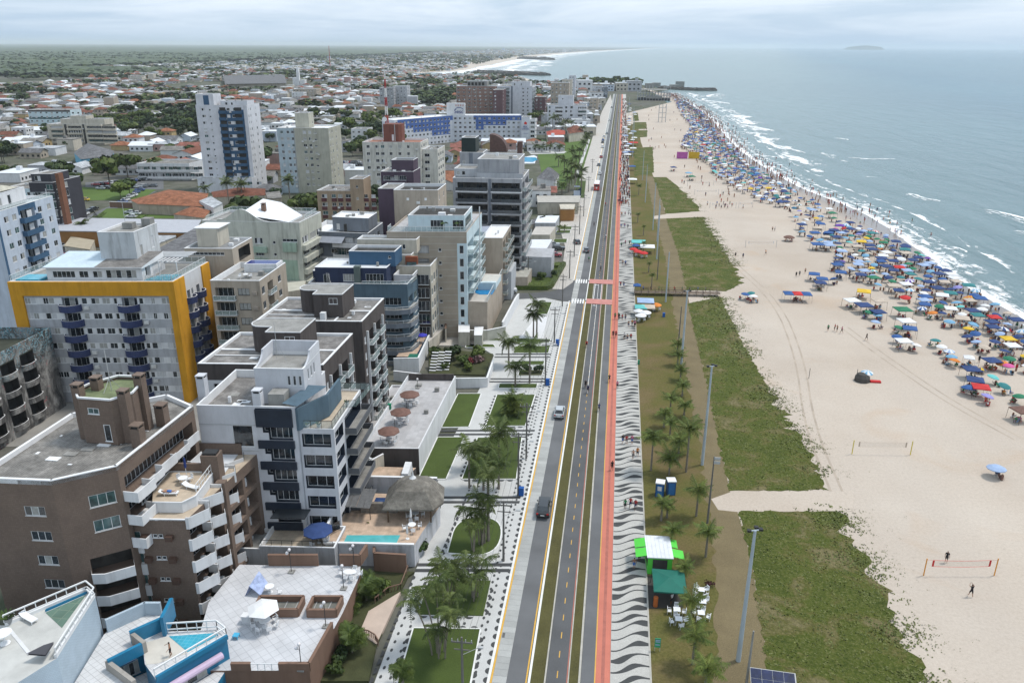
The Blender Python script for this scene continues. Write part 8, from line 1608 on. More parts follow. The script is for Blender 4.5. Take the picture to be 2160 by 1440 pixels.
# ------------------------------------------------------------ houses of the town
def inpoly(P,x,y):
 c=False;j=len(P)-1
 for i in range(len(P)):
  if(P[i][1]>y)!=(P[j][1]>y)and x<(P[j][0]-P[i][0])*(y-P[i][1])/(P[j][1]-P[i][1])+P[i][0]:c=not c
  j=i
 return c
WALLS=[('white',M_WHT),('cream',P_CREAM),('tan',P_TAN),('grey',P_GREYL),('pale blue',P_LBLUE),('ochre',plaster('faded_ochre',(.44,.33,.17),.3)),('pink',plaster('faded_pink',(.42,.27,.24),.3))]
ROOFS=[('orange tiled',M_CLAY),('dark tiled',M_CLAYD),('grey tiled',M_GREYT),('pale sheet',M_SHEET),('fibre cement',M_FIB),('white flat',M_STEELROOF),('faded red',corr('faded_red_tiles',(.26,.11,.085),1,1.4,(.08,.05,.04)))]
RW=[4,6,5,5,7,3,4]
HM={}
def house_mesh(kind,wi,ri):
 k=(kind,wi,ri)
 if k in HM:return HM[k]
 w_,d,h,ro=((10,9,3.2,'hip'),(12,8,3.4,'gable'),(8,10,6.2,'hip'),(14,11,3.6,'gable'),(10,10,6.6,'flat'),(16,12,4.2,'flat'))[kind]
 b=MB();b.box(-w_/2,-d/2,0,w_/2,d/2,h,skip='bt');r=MB();e=.6;x,y=w_/2+e,d/2+e
 if ro=='hip':rz=h+2.0;q=x-y*.8 if x>y else.3;A_,B_=(-q,0,rz),(q,0,rz);r.quad((-x,-y,h),(x,-y,h),B_,A_);r.quad((x,y,h),(-x,y,h),A_,B_);r.poly([(x,-y,h),(x,y,h),B_]);r.poly([(-x,y,h),(-x,-y,h),A_])
 elif ro=='gable':rz=h+1.9;r.quad((-x,-y,h-.15),(x,-y,h-.15),(x,0,rz),(-x,0,rz));r.quad((x,y,h-.15),(-x,y,h-.15),(-x,0,rz),(x,0,rz));b.poly([(w_/2,-d/2,h),(w_/2,d/2,h),(w_/2,0,rz-.2)]);b.poly([(-w_/2,d/2,h),(-w_/2,-d/2,h),(-w_/2,0,rz-.2)])
 else:r.box(-x+.4,-y+.4,h,x-.4,y-.4,h+.25);r.box(w_*.1,-1,h+.25,w_*.1+2,1,h+2)
 g=MB()
 for f in range(int(h//3)):
  for i in range(int(w_/3)):g.box(-w_/2+1+i*3,-d/2-.04,1+f*3,-w_/2+2.4+i*3,-d/2-.004,2.2+f*3)
  for i in range(int(d/3)):g.box(w_/2+.004,-d/2+1+i*3,1+f*3,w_/2+.04,-d/2+2.4+i*3,2.2+f*3)
 HM[k]=(b.mesh('wall',WALLS[wi][1]),r.mesh('roof',ROOFS[ri][1]),g.mesh('windows',G_DARK),w_,d,h,ro);return HM[k]
FREE=[(at(120,400)[0],at(120,400)[1],42),(*at(330,450)[:2],26),(*at(260,395)[:2],40),(*at(740,350)[:2],28),(*at(560,430)[:2],14),(*at(1160,340)[:2],45),(*at(1190,380)[:2],30),(*at(190,470)[:2],26)]
WOODS=[(*at(230,268)[:2],36),(*at(330,262)[:2],38),(*at(400,255)[:2],30),(*at(300,240)[:2],30),(*at(740,290)[:2],30),(*at(750,255)[:2],34),(*at(770,330)[:2],22),(*at(500,262)[:2],26),(*at(900,215)[:2],45),(*at(860,190)[:2],40),(*at(1235,178)[:2],25),(*at(1190,330)[:2],18)]
rr=random.Random(11);HS=[];TS=[]
ca,sa=COS(R_(7)),SIN(R_(7))
def townd(x,y):
 r=HYP(x,y);az=x/max(1,y);lim=1650+900*min(1,max(0,(az+.75)/.55))+500*noise.noise(Vector((x*.002,y*.002,3)))
 return 1 if r<lim else.0
gy=166.
while gy<2900:
 st=15 if gy<900 else 17;gx=-1750.
 while gx<20:
  gx+=st
  if int((gx)//st)%7==0:continue
  x=gx*ca-(gy-150)*sa*.3+rr.uniform(-2,2);y=gy+gx*sa+rr.uniform(-2,2)
  if y<175 or x>-30+min(0,(600-y)*.02):continue
  u,v=proj(x,y,3)
  if u<-40 or u>1330 or v>640:continue
  if x>-118 and y<225:continue
  if townd(x,y)==0 or not inpoly(land,x+14,y+10):continue
  if any((x-e[0])**2+(y-e[1])**2<(e[2]+4)**2 for e in EX)or any((x-e[0])**2+(y-e[1])**2<e[2]**2 for e in FREE):continue
  if any((x-e[0])**2+(y-e[1])**2<e[2]**2 for e in WOODS)or noise.noise(Vector((x*.011,y*.011,0)))>.26+(0 if y<900 else-.05):
   for _ in range(2):TS.append((x+rr.uniform(-7,7),y+rr.uniform(-7,7),rr.uniform(3.5,6.5)))
   continue
  if rr.random()<.86:HS.append((x,y,rr.choice((0,0,PI/2,PI,-PI/2))+R_(7),rr.choice((0,0,1,1,2,3,4,5,3)),rr.choices(range(7),(7,6,3,4,2,2,2))[0],rr.choices(range(7),RW)[0]))
  if rr.random()<(.34 if y<900 else.5):TS.append((x+rr.uniform(-8,8),y+rr.uniform(-8,8),rr.uniform(1.8,4.2)))
 gy+=16 if int(gy/16)%3 else 23
HS.sort(key=lambda h:h[1]+abs(h[0])*.3);print('houses',len(HS),'trees',len(TS))
SZ=['small ','','two storey ','wide ','cubic two storey ','broad ']
for x,y,r,k,wi,ri in HS[:300]:
 me=house_mesh(k,wi,ri if k<4 else rr.choice((4,5,5,3)));ri_=ri
 t=empty('house',(x,y,0),r,None,'house','low houses of the town');link('wall',me[0],t);link('roof',me[1],t);link('windows',me[2],t)['kind']='stuff'
 rn=[a for a,m in ROOFS if m==me[1].materials[0]][0];t['label']=uniq(SZ[k]+WALLS[wi][0]+' house with '+rn+' roof, '+where(x,y))
b=MB();mats=[m for _,m in WALLS]+[m for _,m in ROOFS]+[G_DARK]
for x,y,r,k,wi,ri in HS[300:]:
 w_,d,h,ro=((10,9,3.2,1),(12,8,3.4,1),(8,10,6.2,1),(14,11,3.6,1),(10,10,6.6,0),(16,12,5.2,0))[k];c,s=COS(r),SIN(r)
 if rr.random()<.03:h*=rr.uniform(1.3,1.9)
 f=lambda a,q,z:(x+a*c-q*s,y+a*s+q*c,z);b.box(-w_/2,-d/2,0,w_/2,d/2,h,wi,f,skip='bt')
 if y<1300:b.box(-w_/2+1,-d/2-.1,1.2,w_/2-1,-d/2-.02,2.3,14,f,skip='b')
 if ro:rz=h+2;q=w_*.25;X_,Y_=w_/2+.5,d/2+.5;P=[f(-X_,-Y_,h),f(X_,-Y_,h),f(X_,Y_,h),f(-X_,Y_,h),f(-q,0,rz),f(q,0,rz)];kk=len(b.v);b.v+=P;[(b.f.append(tuple(kk+i for i in z_)),b.m.append(7+ri))for z_ in((0,1,5,4),(2,3,4,5),(1,2,5),(3,0,4))]
 else:b.quad(f(-w_/2,-d/2,h),f(w_/2,-d/2,h),f(w_/2,d/2,h),f(-w_/2,d/2,h),7+rr.choice((3,4,5,5)))
 # far coastal town
for i in range(1500):
 t=rr.random()**1.3;k=int(t*(len(fd)-5))+1;k=min(k,len(fd)-3);f_=rr.random();px_,py_=fd[k][0]+(fd[k+1][0]-fd[k][0])*f_,fd[k][1]+(fd[k+1][1]-fd[k][1])*f_;sc_=max(1,py_/4500);x=px_-rr.uniform(90,900)*sc_**.5;y=py_+rr.uniform(-100,300)
 w_=rr.uniform(10,22)*sc_**.6;h=rr.uniform(4,9)*(1 if k<8 or rr.random()<.95 else rr.uniform(2,4));h=min(h,30)
 b.box(x,y,0,x+w_,y+w_,h,rr.choices(range(7),(8,6,2,4,3,1,1))[0],skip='b')
o=b.build('distant_houses',mats);o['kind']='stuff'
# ------------------------------------------------------------ trees of the town, then the forest beyond
for u,v,r,ci,l in((137,395,5.6,1,'large dark umbrella crowned tree left of the big pair'),(232,392,6.6,2,'broad tree on a thick trunk, left one of the big pair'),(270,375,5.6,2,'tall airy tree, right one of the big pair'),(326,372,4.4,2,'rounded olive tree beside the parked cars'),(255,420,3.4,5,'yellowish tree by the street of parked cars'),(275,415,3.6,1,'dark tree at the orange bungalow corner'),(160,405,4.2,1,'loose tree beside the green lot'),(407,432,2.2,0,'small dark tree in front of the orange bungalow')):
 x,y,_=at(u,v);tree(x,y,r*1.25,r*2.2,l,ci)
TS.sort(key=lambda h:h[1]+abs(h[0])*.3)
for x,y,r in TS[:270]:
 ci=rr.randrange(9);tree(x,y,r,r*rr.uniform(1.5,2.1),uniq(('dark','mid green','bright')[ci%3]+(' small' if r<3 else ' large' if r>5 else '')+' tree '+where(x,y)),ci,'trees among the houses')
b=MB()
def blob(x,y,r,h,n=16,mi=0):
 for _ in range(n):
  a=rr.random()*6.28;e=math.acos(rr.uniform(-.2,1));rd=r*rr.uniform(.6,1);p=(x+rd*COS(a)*SIN(e),y+rd*SIN(a)*SIN(e),h+rd*COS(e)*.8);s=r*rr.uniform(.3,.55);q=rr.random()*6.28;dz=s*.5*SIN(e)
  b.quad((p[0]+s*COS(q),p[1]+s*SIN(q),p[2]),(p[0]-s*SIN(q),p[1]+s*COS(q),p[2]-dz),(p[0]-s*COS(q),p[1]-s*SIN(q),p[2]),(p[0]+s*SIN(q),p[1]-s*COS(q),p[2]+dz),mi)
for x,y,r in TS[270:]:blob(x,y,r,r*.9,12 if y>1000 else 22,rr.randrange(3))
for _ in range(5200):
 a=rr.uniform(-.80,.30);d=1350*math.exp(rr.random()*1.35);x,y=a*d,d
 if townd(x,y)and rr.random()<.85:continue
 if not inpoly(land,x+40,y)or x>-60:continue
 blob(x,y,rr.uniform(5,9)*(1+d/9000),4,9,rr.choice((0,0,1,1,2)))
o=b.build('distant_trees',GT);o['kind']='stuff'
rows=[];R0=1500.;NA=230;NR=120;b=MB()
for j in range(NR+1):
 r=R0*(34000/R0)**(j/NR);row=[]
 for i in range(NA+1):
  az=-.86+1.16*i/NA;x,y=r*az,r;n_=noise.noise(Vector((x*.004,y*.004,1)))+.6*noise.noise(Vector((x*.015,y*.015,2)));z=(7+7*n_+rr.uniform(-1.5,1.5))if townd(x,y)==0 else-3
  if y>2300 and x>-60:z=-4
  row.append((x,y,z))
 rows.append(row)
poly_l=[(p[0]-950*max(1,p[1]/5000)**.5,p[1])for p in COAST[13:]]
for j in range(NR):
 for i in range(NA):
  q=[rows[j][i],rows[j][i+1],rows[j+1][i+1],rows[j+1][i]];cx_,cy_=q[0][0],q[2][1]
  # keep clear of the coastal strip and the sea
  cxl=None
  for p1,p2 in zip(poly_l,poly_l[1:]):
   if p1[1]<=cy_<p2[1]:cxl=p1[0]+(p2[0]-p1[0])*(cy_-p1[1])/(p2[1]-p1[1])
  if cxl is None:cxl=-250 if cy_<poly_l[0][1]else poly_l[-1][0]
  if q[1][0]>cxl:continue
  b.quad(*q)
o=b.build('forest',leafmat('forest_canopy',(.022,.038,.014),(.066,.085,.026),scale=.012));o['kind']='stuff'
# far tip of land on the horizon
b=MB();pts=[at(1772,100.2)[:2]];d=13500.
for k in range(15):
 pass
xi,yi=at(1825,107)[:2];s_=23000/HYP(xi,yi);xi*=s_;yi*=s_;prof=[(-560,0),(-420,66),(-280,77),(-140,92),(0,104),(150,98),(310,80),(450,68),(560,0)]
for(x0,z0),(x1,z1)in zip(prof,prof[1:]):b.quad((xi+x0,yi,-1),(xi+x1,yi,-1),(xi+x1*.9,yi+120,z1),(xi+x0*.9,yi+120,z0));b.quad((xi+x0*.9,yi+120,z0),(xi+x1*.9,yi+120,z1),(xi+x1,yi+300,-1),(xi+x0,yi+300,-1))
tag(b.build('island',leafmat('island_green',(.02,.035,.015),(.06,.08,.03),scale=.01)),'low wooded island on the sea horizon','island')
# tall palms of the middle distance
for u,v,vt,n_ in[(484,438,385,20),(513,430,388,20),(522,365,342,18),(612,425,378,20),(433,418,396,14),(178,505,470,14),(210,478,462,12),(300,480,470,10),(1218,418,372,18),(1212,420,350,18),(1226,400,358,16),(1196,395,362,16),(1205,380,345,16),(1190,370,338,16),(1215,362,330,16),(1222,345,315,16),(1208,340,318,16),(1230,330,300,16),(1236,318,290,16),(1240,305,282,16),(1178,352,330,14),(1184,290,262,14),(1192,288,255,14),(1172,292,245,14),(1150,292,262,14),(1140,282,240,14),(1165,284,248,12),(1205,284,258,12),(1228,296,268,14),(1180,320,308,12),(1160,322,308,12),(1143,322,310,12),(1130,322,308,12),(1200,405,375,14),(1170,400,385,12),(1185,410,390,12),(900,340,318,14),(910,345,320,12),(545,330,318,12),(300,205,196,10),(128,140+70,200,10)]:
 x,y,_=at(u,v);h=max(3,h_for(x,y,vt));palm(x,y,h,'dark' if n_>12 else 'coco',uniq(('tall ' if h>9 else '')+'palm '+where(x,y)),n=n_,sc=1.15 if y<300 else 1.35,r=.22,group='palms behind the front row')
 # parked cars seen from afar
PARK=[((200,392),(335,378),16),((210,400),(330,394),10),((150,372),(200,398),0),((696,352),(760,350),12),((700,346),(758,344),10),((255,432),(300,400),6),((115,505),(150,512),4),((135,480),(205,440),7),((600,375),(655,378),0),((385,372),(410,362),4),((120,520),(160,545),4)]
for(u0,v0),(u1,v1),n_ in PARK:
 for k in range(n_):
  t=(k+rr.uniform(.2,.8))/n_;x,y,_=at(u0+(u1-u0)*t,v0+(v1-v0)*t);c=rr.choice(('white','white','silver','grey','black','red','blue'));car(x,y,rr.choice((0,.1,1.7,1.6)),c,uniq(c+' parked car '+where(x,y)),'cars parked in the town',detail=False)
for(u,v,c,l)in((274,451,'silver','silver car on the grass lot'),(287,453,'white','white car on the grass lot'),(278,460,'white','second white car at the edge of the grass lot'),(178,424,'yellow','yellow car by the open garage')):car(*at(u,v)[:2],1.6,c,l,detail=False)
pad('grass_lot',[p[:2]for p in pxs([(195,462),(225,440),(400,440),(368,460)])],.05,BL);pad('grass_lot',[p[:2]for p in pxs([(125,425),(170,395),(330,400),(300,420)])],.05,BL)
for pts in([(115,486),(200,448),(290,412),(318,402),(330,404),(300,418),(215,452),(125,492)],[(180,385),(345,372),(345,400),(180,404)],[(690,342),(765,340),(765,356),(690,358)],[(110,500),(170,500),(180,560),(110,560)]):pad('car_park',[p[:2]for p in pxs(pts)],.04,M_ASPH)
wallrun('lot_wall',[at(232,432,1)[:2],at(400,437,1)[:2]],0,2.2,P_BRW,.3,M_COP,'brown lot wall with white posts in front of the bungalow','wall')
# block streets and the open ground behind the front row
pad('back_yards',[(-118,100),(-62,112),(-62,160),(-40,165),(-40,205),(-100,215),(-150,200)],.0,mat('yard_paving',(.26,.25,.23),.9,.2,.2,fine=.3),-.02)
# ------------------------------------------------------------ people
def body_pose(P):
 """P: joint -> (x,y,z); one skinned, subdivided body"""
 names=['pel','spn','che','nek','hb','ht'];V=[];E=[];Rd=[]
 def add(p,r):V.append(p);Rd.append(r);return len(V)-1
 idx={};rad={'pel':.125,'spn':.11,'che':.135,'nek':.05,'hb':.075,'ht':.082}
 for n in names:idx[n]=add(P[n],rad[n])
 for a,c in zip(names,names[1:]):E.append((idx[a],idx[c]))
 for s in 'LR':
  pr=idx['che']
  for n,r in(('sh',.06),('el',.038),('wr',.026)):k=add(P[n+s],r);E.append((pr,k));pr=k
  w_=Vector(P['wr'+s]);d=(w_-Vector(P['el'+s])).normalized();sd=d.cross(Vector((0,1,.2))).normalized()
  pm=add(tuple(w_+d*.07),.026);E.append((pr,pm))
  for j,(o,l)in enumerate(((-.03,.07),(-.01,.085),(.01,.08),(.03,.06))):f=add(tuple(w_+d*(.08+l)+sd*o*1.3),.008);E.append((pm,f))
  f=add(tuple(w_+d*.07-sd*.06+Vector((0,.02,0))),.009);E.append((pm,f))
  pr=idx['pel']
  for n,r in(('hi',.092),('kn',.055),('an',.036),('to',.032)):k=add(P[n+s],r);E.append((pr,k));pr=k
 me=bpy.data.meshes.new('b');me.from_pydata(V,E,[]);o=bpy.data.objects.new('b',me);COL.objects.link(o)
 o.modifiers.new('s','SKIN');sk=me.skin_vertices[0].data
 for i,r in enumerate(Rd):sk[i].radius=(r,r*(.8 if i in(0,1,2)else 1))
 sk[0].use_root=True;u=o.modifiers.new('u','SUBSURF');u.levels=1;u.render_levels=1
 dg=bpy.context.evaluated_depsgraph_get();m2=bpy.data.meshes.new_from_object(o.evaluated_get(dg));bpy.data.objects.remove(o);return m2
def mkpose(legs=((.0,0),(0,0)),arms='down',sit=False,lean=0,cyc=False):
 P={'pel':(0,0,.93),'spn':(0,.02+lean*.3,1.12),'che':(0,lean*.7,1.32),'nek':(0,.0+lean,1.46),'hb':(0,.02+lean*1.1,1.56),'ht':(0,.03+lean*1.15,1.65)}
 for s,k,(f,b)in(('L',-1,legs[0]),('R',1,legs[1])):
  P['sh'+s]=(k*.18,lean*.75,1.39)
  if arms=='down':P['el'+s]=(k*.25,-.03-k*f*.5*0+(-f*.6),1.13);P['wr'+s]=(k*.26,.06-f*.7,.90)
  elif arms=='out':P['el'+s]=(k*.40,.08,1.22);P['wr'+s]=(k*.5,.28,1.10)
  elif arms=='up':P['el'+s]=(k*.30,.15,1.42);P['wr'+s]=(k*.16,.32,1.58)
  else:P['el'+s]=(k*.26,.22+lean,1.14);P['wr'+s]=(k*.22,.48+lean,1.08)
  if sit:P['hi'+s]=(k*.1,.02,.90);P['kn'+s]=(k*.13,.42,.90);P['an'+s]=(k*.13,.46,.50);P['to'+s]=(k*.14,.60,.46)
  elif cyc:P['hi'+s]=(k*.1,.0,.90);kk=(.42,.62)if k<0 else(.30,.80);P['kn'+s]=(k*.12,.38,kk[0]+.28);P['an'+s]=(k*.12,.22,.35 if k<0 else.18);P['to'+s]=(k*.13,.36,.32 if k<0 else.15)
  else:P['hi'+s]=(k*.09,.0,.88);P['kn'+s]=(k*.10,.04+f*.55,.48);P['an'+s]=(k*.10,f*.9-b,.09+b*.5);P['to'+s]=(k*.12,f*.9-b+.15,.04+b*.4)
 return P
POSES={'stand':mkpose(),'walk':mkpose(((.28,0),(-.26,.1))),'stride':mkpose(((-.30,.14),(.30,0)),'down',lean=.05),'reach':mkpose(((.06,0),(-.1,0)),'out'),'play':mkpose(((.25,0),(-.25,0)),'up',lean=.06),'sit':mkpose(sit=True,arms='fwd'),'cycle':mkpose(cyc=True,arms='fwd',lean=.22)}
BM={k:body_pose(v)for k,v in POSES.items()}
SKIN=[mat('skin_%d'%i,c,.6,.04)for i,c in enumerate(((.42,.24,.16),(.30,.155,.095),(.13,.065,.04)))];HAIR=mat('dark_hair',(.02,.014,.01),.7)
CLO={n:mat('cloth_'+n,c,.85,.1,3)for n,c in(('black',(.015,.015,.018)),('navy',(.02,.03,.10)),('red',(.40,.03,.03)),('white',(.62,.62,.62)),('blue',(.05,.15,.42)),('green',(.04,.20,.08)),('grey',(.16,.16,.17)),('orange',(.55,.20,.04)),('pink',(.50,.16,.24)))}
PB_={}
def pmesh(pose,part,m):
 k=(pose,part,m.name)
 if k in PB_:return PB_[k]
 src=BM[pose]
 if part=='body':me=src.copy()
 else:
  bm=bmesh.new();bm.from_mesh(src);P=POSES[pose];zc=P['che'][2]
  def keep(c):
   if part=='hair':return c.z>1.575 and(c.y<P['hb'][1]+.05 or c.z>1.68)
   if part=='top':return.98<c.z<1.44 and abs(c.x)<.235
   return(.52 if not(pose in('sit','cycle'))else.70)<c.z<1.0 and abs(c.x)<.215 and c.y<.40
  bmesh.ops.delete(bm,geom=[f for f in bm.faces if not keep(f.calc_center_median())],context='FACES')
  for v in bm.verts:v.co+=v.normal*(.018 if part!='hair' else.022)
  me=bpy.data.meshes.new(part);bm.to_mesh(me);bm.free()
 me.name=part;me.materials.clear();me.materials.append(m);me.polygons.foreach_set('use_smooth',[True]*len(me.polygons));PB_[k]=me;return me
NPEO=[0]
def person(x,y,z,rot,pose,label,top=None,bot='black',skin=None,group=None,rx=0,sc=1.):
 NPEO[0]+=1;sk=SKIN[random.randrange(3)if skin is None else skin];t=empty('person',(x,y,z),0,label,'person',group);t.rotation_euler=(rx,0,rot);t.scale=(sc,)*3
 link('body',pmesh(pose,'body',sk),t);link('hair',pmesh(pose,'hair',HAIR),t);link('shorts',pmesh(pose,'shorts',CLO[bot]),t)
 if top:link('shirt',pmesh(pose,'top',CLO[top]),t)
 return t
def pu(u,v,rot,pose,label,**k):x,y,_=at(u,v);return person(x,y,.06,rot,pose,label,**k)
M_WHEEL=M_TYRE
def bike(x,y,z,rot,label):
 t=empty('bicycle',(x,y,z),rot,label,'bicycle')
 for dy in(-.5,.55):
  b=MB()
  for k in range(12):a,c=k*PI/6,(k+1)*PI/6;b.tube((0,.33*COS(a),.33*SIN(a)),(0,.33*COS(c),.33*SIN(c)),.022,n=4,caps=False)
  b.build('wheel',M_TYRE,t,(0,dy,.35))
 b=MB();[b.tube(p,q,.02,n=4)for p,q in(((0,-.5,.35),(0,-.1,.35)),((0,-.1,.35),(0,-.2,.82)),((0,-.2,.75),(0,.42,.8)),((0,-.1,.35),(0,.42,.8)),((0,.55,.35),(0,.4,.98)),((-.26,.36,1.0),(.26,.36,1.0)),((0,-.5,.35),(0,-.2,.75)))];b.build('frame',M_BLACK,t);b=MB();b.box(-.07,-.32,.82,.07,-.08,.88);b.build('saddle',M_BLACK,t);return t
def cyclist(u,v,away,l,top='black'):
 x,y,_=at(u,v);r=0 if away else PI;bike(x,y,.02,r,'bicycle under the '+l);person(x,y-(.2 if away else-.2),.02+.0,r,'cycle',l,top=top,bot='black')
for u,v,a,l,c in((1235,818,0,'cyclist in black on the dark cycle road, upper of two side by side','black'),(1240,829,0,'cyclist in black on the dark cycle road, lower of two side by side','navy'),(1263,868,1,'cyclist in navy riding away on the service path','navy'),(1237,733,0,'cyclist in red on the cycle road above the pair','red'),(1242,552,1,'cyclist in green on the cycle road beyond the crossings','green'),(1285,806,1,'cyclist in dark top on the edge of the red path','black'),(1267,572,0,'cyclist near the far crossing','grey'),(1253,478,0,'motor scooter like dark cyclist on the far cycle road','grey'),(1277,435,1,'far cyclist level with the billboard','red'),(1278,504,1,'cyclist in white on the far cycle road','white')):cyclist(u,v,a,l,c)
bike(*at(1252,474)[:2],.02,0,'dark motorbike riding up the avenue toward the bus')
WALK=[(1291,992,0,'walk','lone walker in dark clothes on the red path','black'),(1293,712,3.1,'walk','left one of two runners on the red path','black'),(1299,712,3.1,'stride','right one of two runners on the red path','red'),(1302,820,0,'walk','walker in pink at the red path edge','pink'),(1337,1200,0,'stand','standing man in white cap and blue shorts beside the green kiosk',None),(1348,1184,.4,'stand','person in black at the kiosk counter','black')]
for u,v,r,p,l,c in WALK:pu(u,v,r,p,l,top=c,bot='blue' if u==1337 else 'black')
GRP=[(1322,934,3,'bottom half of the promenade'),(1340,966,2,'promenade edge below the trio'),(1330,1074,3,'promenade beside the blue toilets'),(1323,718,3,'promenade below the white umbrellas'),(1312,675,3,'promenade level with the white umbrellas'),(1336,690,4,'promenade edge by the white umbrella stall'),(1301,672,2,'red path below the crossings'),(1312,606,2,'promenade level with the side street'),(1316,560,2,'promenade beyond the boardwalk'),(1319,520,3,'promenade beside the red umbrella tables'),(1317,480,3,'far promenade by the pale kiosk'),(1322,455,4,'far promenade by the white far kiosk'),(1313,430,4,'far promenade level with the billboard'),(1320,400,4,'far promenade level with the bus'),(1316,370,4,'far promenade beyond the bus'),(1318,340,5,'far promenade by the green plots'),(1320,310,5,'far promenade among the stalls'),(1312,285,5,'far promenade near the red tent'),(1316,262,5,'distant promenade toward the stage'),(1310,240,5,'most distant promenade stretch')]
CN=list(CLO)
for u,v,n,l in GRP:
 for k in range(n):
  x,y,_=at(u,v);x+=(k-(n-1)/2)*(.75 if y<250 else 1.3)+RU(-.1,.1);y+=RU(-.6,.6)*(1 if y<250 else 4);x=min(5.9,x);c=RC(CN+[None,None]);person(x,y,.06,RC((0,PI)),RC(('walk','stride','stand')),uniq('walker '+('with bare torso' if c is None else 'in '+c+' top')+' on the '+l),top=c,bot=RC(('black','navy','grey','blue')))
for u,v,r,p,l,c in((1995,1186,2.8,'stand','volleyball player in black behind the red net','black'),(2047,1258,.3,'play','volleyball player in black in front of the red net','black'),(1746,699,0,'stand','first of four friends standing on the open sand','green'),(1760,698,1,'stand','second of four friends standing on the open sand','red'),(1765,700,2,'reach','third of four friends standing on the open sand',None),(1775,703,1,'walk','fourth of four friends, a little apart on the open sand','pink'),(1827,718,.5,'walk','woman walking alone below the group of four friends','black'),(1679,585,0,'walk','left walker of three on the upper sand','black'),(1686,583,0,'stand','middle walker of three on the upper sand','grey'),(1698,577,0,'stand','right walker of three on the upper sand',None),(1615,538,1,'play','runner in an orange shirt beside the far net','orange'),(1551,543,0,'walk','person in dark clothes at the far dune edge','black'),(1567,545,0,'walk','second person beside the far dune edge','navy'),(1629,488,0,'stand','left one of a pair near the brown umbrella',None),(1634,488,1,'stand','right one of a pair near the brown umbrella','white'),(2064,765,0,'stand','tall person in black by the yellow and black umbrella','black')):pu(u,v,r,p,l,top=c)
px_,py_,pz_,pr_=SUNBATHER;t=person(px_+1.6*SIN(-pr_)*-.5,py_,pz_-.02,pr_-PI/2,'stand','sunbather in blue shorts lying on the white lounger of the brown block',bot='blue',skin=0,rx=0);t.rotation_euler=(R_(-88),0,pr_);t.location=(px_-SIN(pr_)*-.85,py_-COS(pr_)*.85,pz_+.1)
person(LEANER[0],LEANER[1],LEANER[2],2.2,'reach','bare chested man leaning over the pool railing at the bottom left',skin=1,bot='black')
# ------------------------------------------------------------ umbrellas and tents of the beach
CC={'royal blue':(.03,.095,.27),'navy':(.012,.02,.07),'light blue':(.17,.36,.52),'pale blue':(.32,.42,.60),'white':(.68,.68,.67),'green':(.02,.17,.09),'teal':(.03,.19,.20),'turquoise':(.13,.48,.46),'yellow':(.66,.43,.03),'red':(.52,.03,.03),'orange':(.62,.20,.03),'purple':(.13,.05,.32),'pink':(.58,.10,.28),'beige':(.50,.42,.34),'brown':(.10,.07,.06),'lavender':(.28,.26,.55)}
CV={k:mat('canvas_'+k.replace(' ','_'),c,.75,.07,1)for k,c in CC.items()}
UM={}
def ucan(c,c2=None,n=10):
 k=(c,c2)
 if k in UM:return UM[k]
 b=MB()
 for i in range(n):
  a,e=2*PI*i/n,2*PI*(i+1)/n;mi=i%2 if c2 else 0;A=(COS(a),SIN(a),-.34);B_=(COS(e),SIN(e),-.34);A2=(.55*A[0],.55*A[1],-.10);B2=(.55*B_[0],.55*B_[1],-.10);b.poly([(0,0,.02),A2,B2],mi);b.quad(A2,A,B_,B2,mi);b.quad(A,(A[0],A[1],-.43),(B_[0],B_[1],-.43),B_,mi)
 UM[k]=b.mesh('canopy',[CV[c]]+([CV[c2]]if c2 else[]));return UM[k]
pm_=MB();pm_.tube((0,0,0),(0,0,1),.022,n=5);ME_UP=pm_.mesh('pole',M_FRAME)
def umbrella(x,y,c,label,c2=None,r=1.15,h=2.0,tilt=None,group=None):
 t=empty('beach_umbrella',(x,y,0),RN()*6,label,'umbrella',group);tl=RU(0,.28)if tilt is None else tilt;o=link('canopy',ucan(c,c2),t,(0,0,h),0,(r,r,r));o.rotation_euler=(tl,0,0);link('pole',ME_UP,t,(0,0,0),0,(1,1,h));return t
TM={}
def tcan(c,c2=None):
 if(c,c2)in TM:return TM[(c,c2)]
 b=MB();q=[(-1,-1),(1,-1),(1,1),(-1,1)]
 for i in range(4):p,s=q[i],q[(i+1)%4];mid=((p[0]+s[0])/2*.98,(p[1]+s[1])/2*.98,-.02);b.poly([(p[0],p[1],0),mid,(0,0,.42)],(i%2)if c2 else 0);b.poly([mid,(s[0],s[1],0),(0,0,.42)],(i%2)if c2 else 0);b.quad((*p,0),(*p,-.14),(*s,-.14),(*s,0),0)
 TM[(c,c2)]=b.mesh('canopy',[CV[c]]+([CV[c2]]if c2 else[]));return TM[(c,c2)]
ME_LG=[]
for sx in(-1,1):
 for sy in(-1,1):b=MB();b.tube((sx*1.02,sy*1.02,-2.1),(sx*.97,sy*.97,0),.02,n=4);ME_LG.append(b.mesh('leg',M_BLACK))
def tent(x,y,c,label,w_=1.5,rot=None,h=2.15,group=None,c2=None,wd=None):
 t=empty('canopy_tent',(x,y,0),RU(-.3,.3)if rot is None else rot,label,'tent',group);link('canopy',tcan(c,c2),t,(0,0,h),0,(w_,wd or w_,1.2));[link('leg',ME_LG[k],t,(0,0,h),0,(w_,wd or w_,h/2.1))for k in range(4)];return t
bc=MB();bc.quad((-.28,-.3,.28),(.28,-.3,.28),(.28,.25,.22),(-.28,.25,.22));bc.quad((-.28,.25,.22),(.28,.25,.22),(.28,.62,.78),(-.28,.62,.78));[bc.tube(p,q,.018,n=3)for p,q in(((-.28,-.3,0),(-.28,.1,.5)),((.28,-.3,0),(.28,.1,.5)),((-.28,.4,0),(-.28,-.3,.5)),((.28,.4,0),(.28,-.3,.5)))]
